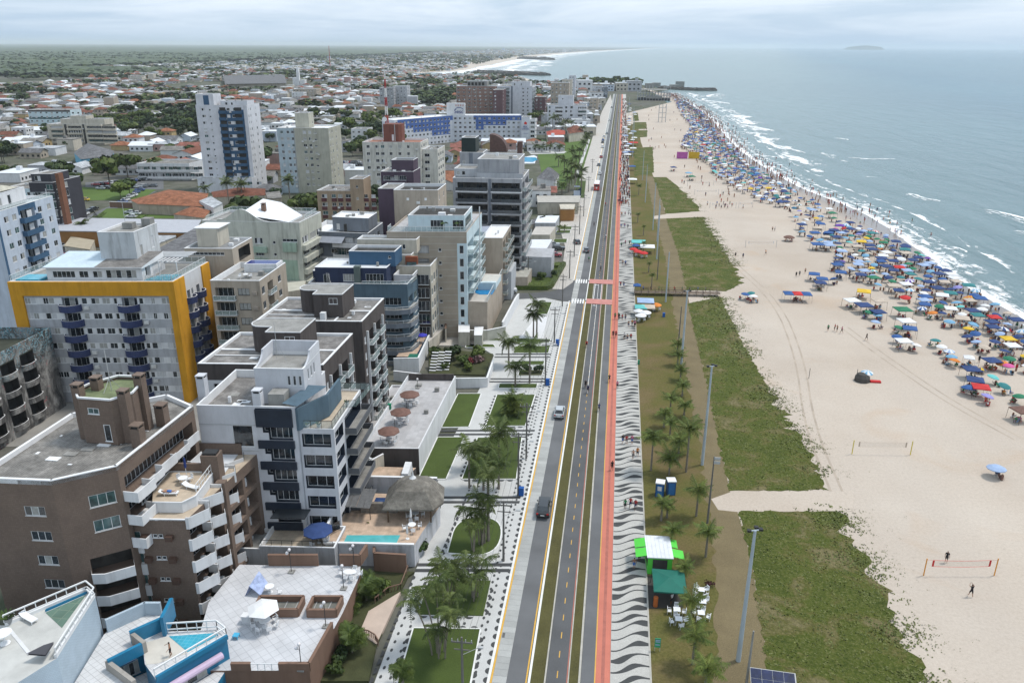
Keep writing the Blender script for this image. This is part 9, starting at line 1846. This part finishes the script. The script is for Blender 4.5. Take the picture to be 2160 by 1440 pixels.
BCH=[bc.mesh('beach_chair',CV[c])for c in('navy','white','green','red','light blue','brown')]
NB=[0,0,0];crowd=MB();CRM=[CLO['black'],CLO['navy'],SKIN[1],SKIN[0],CLO['red'],CLO['white'],CV['brown']]
def lowp(x,y,z,st=True,mi=None):
 mi=random.randrange(7)if mi is None else mi;h=1.65 if st else.95;w_=.2;a=RN()*3;c,s=COS(a),SIN(a);f=lambda p,q,r:(x+p*c-q*s,y+p*s+q*c,z+r)
 crowd.box(-w_,-.13,h*.45,w_,.13,h*.86,mi,f);crowd.box(-.09,-.1,h*.86,.09,.1,h,2,f);crowd.box(-w_*.85,-.1,0,-.03,.1,h*.45,2 if st else 6,f);crowd.box(.03,-.1,0,w_*.85,.1,h*.45,2,f)
BL_=[(n,*at(u,v)[:2])for n,u,v in(('red and blue market tent',1680,630),('green tent',1903,668),('red tent',2070,820),('brown umbrella',1665,500),('striped target umbrella',2116,692),('far pink and yellow boards',1450,335),('yellow tent',1822,618),('right frame edge',2160,760),('orange sunburst umbrella',2045,630),('stage poles',1430,235),('volleyball courts',1550,430),('jet of surf by the point',1520,300),('white twin tents',1912,680),('far net posts',1600,515))]
def under(x,y,n):
 for k in range(n):
  a=RN()*6.28;d=RU(.5,1.5);cx_,cy_=x+d*COS(a),y+d*SIN(a)
  if NB[0]<290:NB[0]+=1;o=link('beach_chair',RC(BCH),None,(cx_,cy_,0),a+1.57+RU(-.5,.5));tag(o,uniq(o.data.materials[0].name.replace('canvas_','').replace('_',' ')+' beach chair '+where(cx_,cy_,BL_)),'chair','beach chairs in the crowd')
  if NPEO[0]<262 and RN()<.5:c=RC(CN+[None]*3);person(cx_,cy_,-.48,a-1.57,'sit',uniq('seated bather '+('with bare torso' if c is None else 'in '+c)+' '+where(cx_,cy_,BL_)),top=c,bot=RC(CN),group='bathers in the crowd')
  else:lowp(cx_,cy_,0,False)
def U(u,v,c,l,**k):x,y,_=at(u,v,1.9);NB[1]+=1;umbrella(x,y,c,l,**k);under(x,y,2);PL.append((x,y))
def TT(u,v,c,l,**k):x,y,_=at(u,v,2.3);NB[2]+=1;tent(x,y,c,l,**k);under(x,y,3);PL.append((x,y))
PL=[]
U(2103,982,'pale blue','lone pale blue umbrella low on the open sand near the right edge',r=1.4);U(1830,783,'light blue','light blue and white umbrella beside the dark dome tent',c2='white');U(2085,832,'lavender','small lavender umbrella below the red tent');U(2097,792,'turquoise','turquoise umbrella alone right of the navy tents');U(2121,811,'teal','dark green umbrella right of the red tent');U(2113,763,'orange','orange umbrella touching a pink one');U(2128,768,'pink','pink umbrella touching an orange one');U(2150,832,'green','green umbrella at the right frame edge');U(2045,813,'royal blue','blue umbrella at the left of the red tent',r=1.4)
TT(2050,775,'navy','navy tent, upper one of the pair above the red tent');TT(2058,798,'navy','navy tent directly touching the red tent');TT(2070,813,'red','bright red tent at the near edge of the crowd');TT(2157,862,'brown','brown tent cut by the right frame edge');TT(2093,757,'navy','navy tent with tall legs right of the white hut');TT(2045,752,'white','small white hut like tent near the yellow and black umbrella',w_=1.0);U(2070,768,'yellow','yellow and black umbrella lying low',c2='navy',h=1.2);U(2015,757,'orange','orange patterned umbrella below the pale blue one');U(2008,749,'light blue','light blue umbrella above the orange patterned one')
U(2003,738,'white','white striped umbrella left of the orange patterned one',c2='pale blue');U(1987,728,'white','white umbrella in the near row of four');U(1974,715,'teal','teal umbrella at the top of the near row');U(1934,725,'white','lone white umbrella at the left end of the near crowd');U(1892,707,'royal blue','royal blue umbrella in the small isolated group');TT(1907,716,'white','white tent in the small isolated group');TT(1912,674,'white','white tent above the isolated group',w_=1.7);U(1898,688,'green','green umbrella left of the blue tent');TT(1920,690,'royal blue','blue tent with a red flag beside it');TT(1905,650,'green','green peaked tent in front of the crowd',w_=1.8)
TT(1823,641,'navy','dark navy tent beside the white box tent',w_=1.8);TT(1798,631,'white','white box tent at the front of the crowd',w_=1.7);TT(1855,632,'beige','beige tent in the front row');TT(1823,612,'yellow','yellow tent in the front row',w_=1.7);U(1852,661,'light blue','light blue umbrella in a tight front cluster');U(1835,656,'green','grey green umbrella in a tight front cluster');U(1848,676,'pale blue','low pale blue umbrella below the tight front cluster');TT(1853,655,'navy','navy tent in a tight front cluster');U(1945,648,'white','white and blue segmented umbrella alone behind the green tent',c2='royal blue');U(1967,657,'orange','small orange umbrella right of the segmented one')
TT(1718,576,'royal blue','left tent of the three at the upper sand');TT(1735,586,'royal blue','upper middle tent of the three at the upper sand');TT(1731,594,'navy','navy tent in front of the three at the upper sand');U(1757,586,'royal blue','blue umbrella right of the three upper tents',tilt=.5);TT(1774,572,'royal blue','blue tent above the three upper tents');TT(1767,556,'royal blue','royal blue tent on tall legs');U(1665,497,'brown','brown flat umbrella standing alone on the sand',r=1.9,tilt=0);TT(1725,513,'royal blue','bright royal blue tent at the head of the dense crowd',w_=1.9)
U(1573,618,'royal blue','blue umbrella of the drinks stall near the boardwalk');U(1588,622,'white','white umbrella of the drinks stall near the boardwalk',r=1.3);U(1583,616,'teal','dark umbrella of the drinks stall near the boardwalk');x,y,_=at(1680,617,2.3)
for k,c in enumerate(('royal blue','red','royal blue')):o=tent(x-2+2.3*k,y,c,('left blue','middle red','right blue')[k]+' section of the blue and red market tent',w_=1.15,wd=1.6,rot=0)
under(x,y,5);x,y,_=at(1818,803,0);b=MB();b.lathe([(1.5,0),(1.45,.8),(1.0,1.5),(.1,1.75)],10);tag(b.build('dome_tent',mat('dark_tent',(.07,.065,.06)),None,(x,y,0)),'dark brown dome tent on the open sand','tent');b=MB();b.box(-1,-.4,0,1,.4,.35);tag(b.build('air_mattress',CV['red'],None,(*at(1846,806)[:2],0)),'red air mattress beside the dome tent','mattress')
U(2116,690,'white','black and white target striped umbrella in the dense crowd',c2='navy',r=1.5);U(2045,626,'yellow','yellow and red sunburst umbrella near the waterline',c2='red',r=1.7)
for u,v,c,l in((1453,364,'light blue','light blue tent left of the far courts'),(1460,371,'green','green tent left of the far courts'),(1421,352,'navy','small dark tent by itself far up the sand')):TT(u,v,c,l)
WTC=(('royal blue',19),('navy',20),('light blue',17),('white',14),('green',6),('teal',7),('pale blue',12),('turquoise',4),('yellow',2),('red',2),('orange',2),('purple',2),('pink',2),('beige',6),('lavender',5))
Z=[([(1730,500),(1800,478),(1900,520),(1985,575),(2060,628),(2160,700),(2280,775),(2280,850),(2160,790),(2080,755),(1990,690),(1900,635),(1830,605),(1770,575)],3.15,600),([(1650,425),(1700,420),(1800,480),(1730,525),(1690,500)],4.6,100),([(1436,310),(1460,262),(1500,272),(1530,300),(1570,345),(1620,378),(1680,412),(1650,440),(1600,425),(1550,400),(1510,372),(1490,345)],3.6,1200),([(1423,212),(1440,212),(1480,240),(1500,270),(1460,270),(1440,250)],4.2,200)]
rb=random.Random(21);CANDS=[]
for P,dm,mx in Z:
 Q=[p[:2]for p in pxs(P)];xs=[p[0]for p in Q];ys=[p[1]for p in Q];G={};cnt=0
 for _ in range(mx*14):
  x,y=rb.uniform(min(xs),max(xs)),rb.uniform(min(ys),max(ys))
  if not inpoly(Q,x,y):continue
  gx_,gy_=int(x/dm),int(y/dm);ok=all((x-a)**2+((y-c)*.95)**2>dm*dm for i in(-1,0,1)for j in(-1,0,1)for a,c in G.get((gx_+i,gy_+j),()))and all((x-a)**2+(y-c)**2>5.5 for a,c in PL)
  if ok:G.setdefault((gx_,gy_),[]).append((x,y));CANDS.append((x,y));cnt+=1
  if cnt>=mx:break
CANDS.sort(key=lambda p:p[1]);print('canopies',len(CANDS))
far_b=MB();cn=[c for c,_ in WTC];cw=[w_ for _,w_ in WTC]
for x,y in CANDS:
 c=rb.choices(cn,cw)[0];istent=rb.random()<(.42 if y<330 else.25)
 if istent and c in('pink','orange','light blue','turquoise','lavender'):c=rb.choice(('navy','royal blue','navy'))
 if istent and NB[2]<296:NB[2]+=1;tent(x,y,c,uniq(c+' tent '+where(x,y,BL_)),w_=rb.uniform(1.3,1.6),group='tents in the beach crowd')
 elif not istent and NB[1]<296:c2=rb.choice(('white','royal blue'))if rb.random()<.15 else None;NB[1]+=1;umbrella(x,y,c,uniq((c+(' and '+c2 if c2 and c2!=c else '')+' umbrella ')+where(x,y,BL_)),c2=c2 if c2!=c else None,r=rb.uniform(.95,1.35),group='umbrellas in the beach crowd')
 else:
  mi=cn.index(c);r=rb.uniform(1.0,1.4);n=8 if not istent else 4;tx,ty=rb.uniform(-.25,.25),rb.uniform(-.25,.25)
  for i in range(n):a,e=2*PI*i/n,2*PI*(i+1)/n;f=1.5 if istent else 1;far_b.poly([(x,y,2.15),(x+r*f*COS(a),y+r*f*SIN(a),1.75+tx*COS(a)+ty*SIN(a)),(x+r*f*COS(e),y+r*f*SIN(e),1.75+tx*COS(e)+ty*SIN(e))],mi)
  far_b.box(x-.03,y-.03,0,x+.03,y+.03,2.0,3)
 under(x,y,3 if y<260 else 2)
 if rb.random()<.4:lowp(x+rb.uniform(-2,2),y+rb.uniform(-2,2),0)
o=far_b.build('distant_umbrellas',[CV[c]for c in cn]);o['kind']='stuff'
# bathers along the waterline
ln=[p for p in resample(SHORE,1.0)if p[1]<1300]
for i in range(1150):
 t=rb.random()**.8;k=int((.14+.84*t)*(len(ln)-3));p=ln[k];q=ln[k+2];d=Vector((q[0]-p[0],q[1]-p[1])).normalized();s=rb.gauss(-3,6);x,y=p[0]+d.y*s,p[1]-d.x*s;z=-.02 if s<-8 else-.08 if s<0 else-.16-min(.6,s*.045)
 if NPEO[0]<296 and y<330:c=rb.choice(CN+[None]*4);person(x,y,z-.04,rb.random()*6,rb.choice(('stand','walk','reach')),uniq(('wading ' if s>0 else '')+'bather '+('with bare torso' if c is None else 'in '+c)+' '+('at' if s>-3 else 'behind')+' the waterline '+where(x,y,BL_)),top=c,bot=rb.choice(CN),group='bathers along the waterline')
 else:lowp(x,y,z,True,rb.choice((0,1,2,2,3,4)))
for i in range(160):u,v=rb.uniform(1350,1600),rb.uniform(215,440);x,y,_=at(u,v);inpoly([(1350,215),(1420,215),(1600,440),(1480,440),(1360,300)],u,v)and lowp(x,y,0)
for i in range(420):x,y=rb.uniform(1.2,5.8),330*math.exp(rb.random()*1.15);lowp(x,y,.06,True,rb.choice((0,0,1,2,4,5)))
o=crowd.build('crowd',CRM);o['kind']='stuff'
# ------------------------------------------------------------ nets, boards, boardwalk, kiosks
def net(p,q,h,c,label,m2='white'):
 t=empty('volleyball_net',(*p,0),0,label,'net');dx,dy=q[0]-p[0],q[1]-p[1]
 for x,y in((0,0),(dx,dy)):b=MB();b.tube((x,y,0),(x,y,h),.07,n=6);b.build('post',c,t)
 b=MB();e=.10
 for z in(h-.25,h-1.15):
  for k in range(8):a,s=e+(1-2*e)*k/8,e+(1-2*e)*(k+1)/8;sg=lambda f:-.10*SIN(PI*(f-e)/(1-2*e));b.tube((dx*a,dy*a,z+sg(a)),(dx*s,dy*s,z+sg(s)),.025,n=3)
 b.tube((0,0,h-.2),(dx*e,dy*e,h-.25),.012,n=3);b.tube((dx,dy,h-.2),(dx*(1-e),dy*(1-e),h-.25),.012,n=3)
 for s in(e,1-e):b.quad((dx*s-.12,dy*s,h-1.15),(dx*s+.12,dy*s,h-1.15),(dx*s+.12,dy*s,h-.25),(dx*s-.12,dy*s,h-.25))
 b.build('band',c if m2==0 else CV[m2],t);b=MB();b.quad((dx*e,dy*e,h-1.15),(dx*(1-e),dy*(1-e),h-1.15),(dx*(1-e),dy*(1-e),h-.3),(dx*e,dy*e,h-.3));b.build('mesh',clear('net_mesh',(.25,.22,.2),.12),t)
net(at(1948,1213)[:2],at(2097,1213)[:2],2.5,mat('orange_post',(.65,.28,.04)),'volleyball net with orange posts in the lower right','red');net(at(1797,957)[:2],at(1920,959)[:2],2.5,mat('yellow_post',(.55,.45,.05)),'volleyball net with yellow posts on the middle sand','beige')
for u0,u1,v,l in((1572,1637,522,'far net left of the brown umbrella'),(1497,1552,439,'far net of the players court'),(1558,1587,438,'far net right of the players court'),(1450,1495,393,'far net at the upper courts'),(1505,1545,391,'second far net at the upper courts'),(1465,1515,411,'far net in the middle courts'),(1522,1565,412,'second far net in the middle courts')):net(at(u0,v)[:2],at(u1,v)[:2],2.4,M_ALU,l)
for i in range(8):pu(1512+i*4.5,433+(i%3)*4,RN()*6,RC(('play','stride','stand')),ORD[i].strip()+' volleyball player on the far court' if i else 'first volleyball player on the far court',top=RC(CN))
for u0,u1,c,l in((1427,1450,mat('board_magenta',(.40,.10,.33)),'magenta advertising board standing on the sand'),(1452,1475,mat('board_ochre',(.55,.36,.03)),'ochre advertising board standing on the sand')):
 a,q=at(u0,335),at(u1,335.5);t=empty('advertising_board',(a[0],a[1],0),0,l,'billboard');b=MB();b.box(0,0,.1,q[0]-a[0],.15,4.0);b.build('panel',c,t);b=MB();[b.box(x-.1,.16,0,x+.1,.4,4)for x in(.2,q[0]-a[0]-.2)];b.build('post',M_ALU,t)
for u,v,vt,l in((1706,798,776,'short dark stake on the sand'),(1806,800,780,'stake beside the dome tent')):x,y,_=at(u,v);b=MB();b.tube((0,0,0),(0,0,2.2),.06,n=5);tag(b.build('stake',M_POLEW,None,(x,y,0)),l,'post')
# boardwalk across the dune plants
a,q=at(1338,621),at(1520,624);M_WOOD=mat('grey_timber',(.17,.13,.10),.9,.25,1.5,fine=.3);t=empty('boardwalk',(a[0],a[1],0),0,'timber boardwalk with railings crossing the dune plants','boardwalk');Lb=q[0]-a[0];sl=(q[1]-a[1])/Lb;n=int(Lb/.45);pk=MB();pk.box(0,-1.1,.75,.40,1.1,.82);PKM=pk.mesh('plank',M_WOOD)
for k in range(min(n,150)):link('plank',PKM,t,(k*.45,k*.45*sl,0))
b=MB()
for s in(-1.1,1.1):
 for k in range(int(Lb/1.8)+1):b.box(k*1.8-.05,k*1.8*sl+s-.05,0,k*1.8+.05,k*1.8*sl+s+.05,1.8)
 for z in(1.2,1.75):b.tube((0,s,z),(Lb,Lb*sl+s,z),.045,n=4)
b.build('railing',M_WOOD,t)
for i in range(9):x=a[0]+Lb*(.1+.09*i);person(x,a[1]+(x-a[0])*sl,.82,RC((1.57,-1.57)),RC(('walk','stand')),ORD[i].strip()+' walker on the boardwalk from the promenade' if i else 'nearest walker to the promenade on the boardwalk',top=RC(CN))
# green kiosk with dark green tent
LG=mat('lime_green',(.09,.55,.06),.6,.05);x,y,_=at(1361,1220);t=empty('kiosk',(x+.3,y,0),R_(3),'lime green kiosk with a silver roof and raised flaps','kiosk')
b=MB();b.box(0,1.0,0,3.0,5.4,2.5);b.build('wall',LG,t);b=MB();b.box(-.15,.8,2.5,3.1,5.6,2.62);[b.box(.1+k*.5,.9,2.62,.16+k*.5,5.5,2.66)for k in range(6)];b.build('roof',M_STEELROOF,t)
for q in(((-1.5,1.2,2.3),(-.15,1.2,2.6),(-.15,3.0,2.6),(-1.5,3.0,2.3)),((-1.5,3.2,2.3),(-.15,3.2,2.6),(-.15,5.1,2.6),(-1.5,5.1,2.3)),((3.1,1.2,2.6),(4.5,1.2,2.3),(4.5,3.0,2.3),(3.1,3.0,2.6)),((3.1,3.3,2.6),(3.9,3.3,2.4),(3.9,5.1,2.4),(3.1,5.1,2.6))):b=MB();b.poly(q);b.poly([(p[0],p[1],p[2]-.05)for p in q][::-1]);b.build('flap',LG,t)
b=MB();b.box(-.03,1.3,1.0,0,5.0,2.1);b.box(.6,.96,.8,2.4,.996,2.2);b.build('hatch',M_DARKIN,t)
p=at(1412,1222,2.3);tent(p[0],p[1],'green','dark green gabled tent joined to the lime kiosk',w_=1.95,wd=2.2,rot=.02).children[0].data=(lambda m_:(m_.materials.clear(),m_.materials.append(mat('deep_green',(.012,.13,.095),.7)),m_)[2])(tcan('green').copy())
slabpoly('kiosk_floor',[at(u,v)[:2]for u,v in((1366,1283),(1440,1282),(1440,1215),(1366,1215))],.0,.06,mat('dark_floor',(.05,.045,.04)))
b=MB();b.lathe([(.28,0),(.28,1.1),(.3,1.12),(.3,1.25)],10);tag(b.build('water_cooler',mat('copper_orange',(.42,.12,.03)),None,(*at(1382,1278)[:2],.06)),'orange drinks barrel at the corner of the green tent','barrel');pu(1416,1275,1,'stand','vendor in white under the green tent',top='white')
for i,(u,v,l,n_)in enumerate(((1427,1295,'upper left',4),(1431,1315,'lower left',4),(1478,1253,'upper right',4),(1481,1278,'middle right',3),(1478,1302,'lower right',4))):
 x,y,_=at(u,v);table(x,y,.02,l+' square white table on the grass by the green kiosk',sq=True)
 for k in range(n_):a=k*1.57+.3*i;chair(x+.85*COS(a),y+.85*SIN(a),.02,a-1.57,'white chair at the '+l+' kiosk table','chairs at the '+l+' kiosk table' if False else None)if False else chair(x+.85*COS(a),y+.85*SIN(a),.02,a-1.57,'white plastic chair at the '+l+' table of the green kiosk',group='chairs at the '+l+' kiosk table')
for i,(u,v)in enumerate(((1391,1044),(1414,1040))):
 x,y,_=at(u,v);t=empty('portable_toilet',(x,y,0),.15*(i*2-1),('left','right')[i]+' dark blue portable toilet behind the palm','toilet');m_=mat('toilet_blue',(.012,.07,.20),.5);b=MB();b.box(-.6,-.6,0,.6,.6,2.2);b.build('cabin',m_,t);b=MB();b.box(-.45,-.64,.1,.45,-.61,2.0);b.build('door',mat('toilet_door',(.03,.14,.35),.5),t);b=MB();b.prism([(-.65,-.65),(.65,-.65),(.65,.65),(-.65,.65)],2.2,2.35);b.build('roof',M_COP,t)
 if i==0:b=MB();b.box(-.3,-.66,1.1,.3,-.645,1.8);b.build('poster',M_WHT,t)
p=at(1386,1372);t=empty('sign',(p[0],p[1],0),0,'green and pale information board near the promenade edge','sign');b=MB();b.box(-.32,-.03,.5,.32,.03,1.7);b.build('board',mat('sign_green',(.04,.30,.15)),t);b=MB();[b.box(-.25,-.04,z,.25,-.032,z+.12)for z in(.8,1.2,1.4)];b.build('lettering',CV['pale blue'],t)['kind']='stuff';b=MB();[b.tube((s,0,0),(s,0,.5),.03,n=4)for s in(-.28,.28)];b.build('post',M_ALU,t)
a=at(1586,1446,2.5);t=empty('solar_array',(a[0],a[1],0),-.06,'tilted dark solar panel array cut by the bottom edge','solar array')
for i in range(4):
 for j in range(2):b=MB();b.quad((i*1.08,j*1.1-.0,2.3+j*.28),(i*1.08+1.04,j*1.1,2.3+j*.28),(i*1.08+1.04,j*1.1+1.06,2.57+j*.28),(i*1.08,j*1.1+1.06,2.57+j*.28));b.build('panel',glass('pv',(.012,.018,.06),.15,.6),t)
b=MB();b.quad((-.05,-.05,2.27),(4.4,-.05,2.27),(4.4,2.25,2.84),(-.05,2.25,2.84));b.tube((2.2,1,0),(2.2,1,2.5),.12,n=6);b.build('frame',M_ALU,t)
tree(*at(1497,1236)[:2],.75,1.0,'small round maroon bush on the dry lawn',0,name='shrub',cat='shrub').children[0].data=crown_mesh(77,mat('maroon_leaf',(.06,.015,.02),.8,.4,4),160)
# stalls on the beach lawn
S_=((1362,632,'pale blue','grey peaked tent beside the boardwalk',2.1),(1352,645,'turquoise','turquoise stall tent below the grey tent',1.5),(1368,645,'beige','off white stall tent below the grey tent',1.6),(1347,508,'turquoise','pale green peaked tent of the red umbrella tables',2.3),(1366,518,'white','white tent of the red umbrella tables',2.3),(1344,600,'royal blue','blue booth at the head of the boardwalk',1.0),(1334,377,'white','white kiosk box by the far promenade',2.2),(1336,300,'red','red dome like tent at the far promenade',3.0),(1334,350,'royal blue','blue stall at the far promenade',1.8),(1330,320,'navy','dark stall at the far promenade',2.2))
for u,v,c,l,w_ in S_:x,y,_=at(u,v,2.3);tent(x,y,c,l,w_=w_,rot=0);[lowp(x+RU(-1,1),y+RU(-1,1),0)for _ in range(0)]
for i in range(26):u=1318+RU(0,22);v=215+i*4.4;x,y,_=at(u,v,2.3);tent(x,y,RC(('white','white','white','navy','pale blue')),uniq('far stall tent on the promenade '+where(x,y,[('red stall tent',*at(1336,300)[:2]),('stage',*at(1330,215)[:2]),('small green plots',*at(1345,265)[:2])])),w_=RU(1.4,2.1),rot=0,group='stall tents along the far promenade')
for u,v,c,l in((1348,652,'white','left white umbrella of the boardwalk stall'),(1362,656,'white','middle white umbrella of the boardwalk stall'),(1352,662,'white','lowest white umbrella of the boardwalk stall'),(1384,640,'orange','small orange umbrella right of the boardwalk stall'),(1337,523,'red','left red umbrella of the roadside tables'),(1346,528,'red','middle red umbrella of the roadside tables'),(1358,531,'red','right red umbrella of the roadside tables'),(1342,515,'royal blue','blue umbrella of the roadside tables')):x,y,_=at(u,v,1.9);umbrella(x,y,c,l,r=1.4,tilt=.03);[tag(link('plastic_chair',ME_CHAIR,None,(x+COS(k*2.)*.9,y+SIN(k*2.)*.9,.02),k*2.),uniq('white chair under the '+l.split(' of')[0]),'chair')for k in range(3)]
b=MB();b.box(-.3,-.3,0,.3,.3,1.0);tag(b.build('litter_bin',mat('bin_blue',(.02,.10,.35)),None,(*at(1400,668)[:2],0)),'blue bin on the lawn right of the boardwalk stall','bin');b=MB();b.box(-.2,-.2,0,.2,.2,.9);tag(b.build('litter_bin',MATS['green_bin'],None,(*at(1347,768)[:2],0)),'green bin at the promenade edge','bin')
for u,v in((1093,1043),(1150,812),(1171,728)):b=MB();b.box(-.35,-.3,.1,.35,.3,1.3);b.box(-.38,-.33,1.3,.38,.33,1.38);x,y,_=at(u,v);tag(b.build('litter_bin',mat('bin_blue',(.02,.10,.35)),None,(x+.5,y-.3,.1)),uniq('blue bin at the foot of a utility pole '+('near the road lawn' if u<1100 else 'by the plaza')),'bin')
# stage scaffold, truss tower and the line of poles by the water
t=empty('concert_stage',(*at(1345,212)[:2],0),0,'steel scaffold concert stage at the far end of the beach','stage');w_=at(1413,212)[0]-at(1345,212)[0];b=MB();b.box(0,4,0,w_,26,2.2);b.build('platform',mat('stage_black',(.05,.05,.055)),t);b=MB()
for i in range(12):
 for j in(2,14,26):x=w_*i/11;b.tube((x,j,0),(x,j,RC((9,12,17))),.28,n=4)
for z in(5,9):[b.tube((0,j,z),(w_,j,z),.25,n=4)for j in(2,14,26)];[b.tube((w_*i/11,2,z),(w_*i/11,26,z),.2,n=4)for i in range(12)]
b.build('scaffold',M_ALU,t);b=MB();b.box(w_*.1,2,12,w_*.9,26,12.4);b.box(w_*.25,1,2.2,w_*.75,1.4,5);b.build('roof_beam',M_CONCR,t)
t=empty('truss_tower',(*at(1396,258)[:2],0),0,'lattice delay tower standing on the far sand','tower');b=MB();[b.tube((x,y,0),(x,y,15),.25,n=4)for x in(-3,0,3)for y in(-2,2)];[b.tube((-3,y,z),(3,y,z),.15,n=4)for y in(-2,2)for z in(4,8,12)];b.build('truss',M_ALU,t)
for i in range(22):u=1418+i*3.0;v=205+i*3.2;x,y,_=at(u,v);b=MB();b.tube((0,0,0),(0,0,10),.16,n=5);tag(b.build('timber_pole',M_POLEW,None,(x,y,0)),uniq('bare timber pole in the row near the water '+where(x,y,[('stage',*at(1400,205)[:2]),('crowd head',*at(1470,265)[:2])])),'pole','poles in a row near the water')
for i,(u,v)in enumerate(((1400,188),(1412,186),(1375,183),(1360,186),(1425,183))):x,y,_=at(u,v);b=MB();b.box(0,0,0,14,8,4+i);tag(b.build('stage_tower',M_CONCR,None,(x,y,0)),uniq('grey pavilion block behind the stage, '+('near' if i%2 else 'far')+' row'),'building')
for i in range(26):u=1222+i*5.2;v=183-(i%4)*2.2;x,y,_=at(u,v);tree(x,y,rb.uniform(6,9),rb.uniform(9,14),uniq(('dark','green','bright')[i%3]+' tree on the point '+('beyond the avenue end' if u>1290 else 'left of the avenue end')),i%3,'trees on the point')
for i in range(22):u,v=(1232+i*13,192-(i%2)*3)if i<9 else(1278-(i-9)*3.6,206+(i-9)*6.5);x,y,_=at(u,v);x=min(x,-30)if i>8 else x;me=house_mesh(4+i%2,i%5,(5,4,3)[i%3]);t=empty('house',(x,y,0),R_(8),uniq(('white','cream','tan','grey','pale blue')[i%5]+' flat roofed '+('two storey ' if i%2<1 else 'long ')+('block' if i<9 else 'shop')+' by the avenue end '+where(x,y,[('stage',*at(1345,205)[:2]),('stepped grey block',*at(1236,225)[:2]),('avenue end',*at(1290,190)[:2])])),'house');sz=rb.uniform(1.2,2.2)if i<9 else rb.uniform(1,1.5);link('wall',me[0],t,scale=sz);link('roof',me[1],t,scale=sz);link('windows',me[2],t,scale=sz)['kind']='stuff'
# ------------------------------------------------------------ sea air
HZ=45000;b=MB();b.box(-HZ-20000,-1200,-3.2,HZ+20000,HZ+17000,132);hz=b.build('haze',None);hz.data.materials.clear();m=bpy.data.materials.new('sea_air');m.use_nodes=True;t=m.node_tree;t.nodes.clear();o_=t.nodes.new('ShaderNodeOutputMaterial');v=t.nodes.new('ShaderNodeVolumePrincipled');v.inputs['Color'].default_value=(.86,.94,1,1);v.inputs['Density'].default_value=.000055;v.inputs['Anisotropy'].default_value=.1;t.links.new(v.outputs[0],o_.inputs['Volume']);hz.data.materials.append(m);hz['kind']='stuff'
# ------------------------------------------------------------ labels: tell look-alikes apart by where they stand
tops=[o for o in bpy.data.objects if o.parent is None and 'label' in o];by={}
for o in tops:by.setdefault(o['label'],[]).append(o)
for l,os_ in by.items():
 if 1<len(os_)<=9:
  P_=[(o.location.x,o.location.y)for o in os_];cx_,cy_=sum(p[0]for p in P_)/len(P_),sum(p[1]for p in P_)/len(P_);seen={}
  for o,p in sorted(zip(os_,P_),key=lambda q:q[1][1]):
   a=math.degrees(ATN(p[1]-cy_,p[0]-cx_))%360;s=('right side','far right side','far side','far left side','left side','near left side','near side','near right side')[int((a+22.5)//45)%8]
   seen[s]=seen.get(s,0)+1;o['label']=l+', '+(ORD[seen[s]-1]if seen[s]>1 else '')+s+' of the set'
for o in tops:
 w_=o['label'].split()
 for d in('just','well','of','the','the','small','large','set','with','the','roof,'):
  if len(w_)<=16:break
  if d in w_:w_.remove(d)
 o['label']=' '.join(w_[:16])
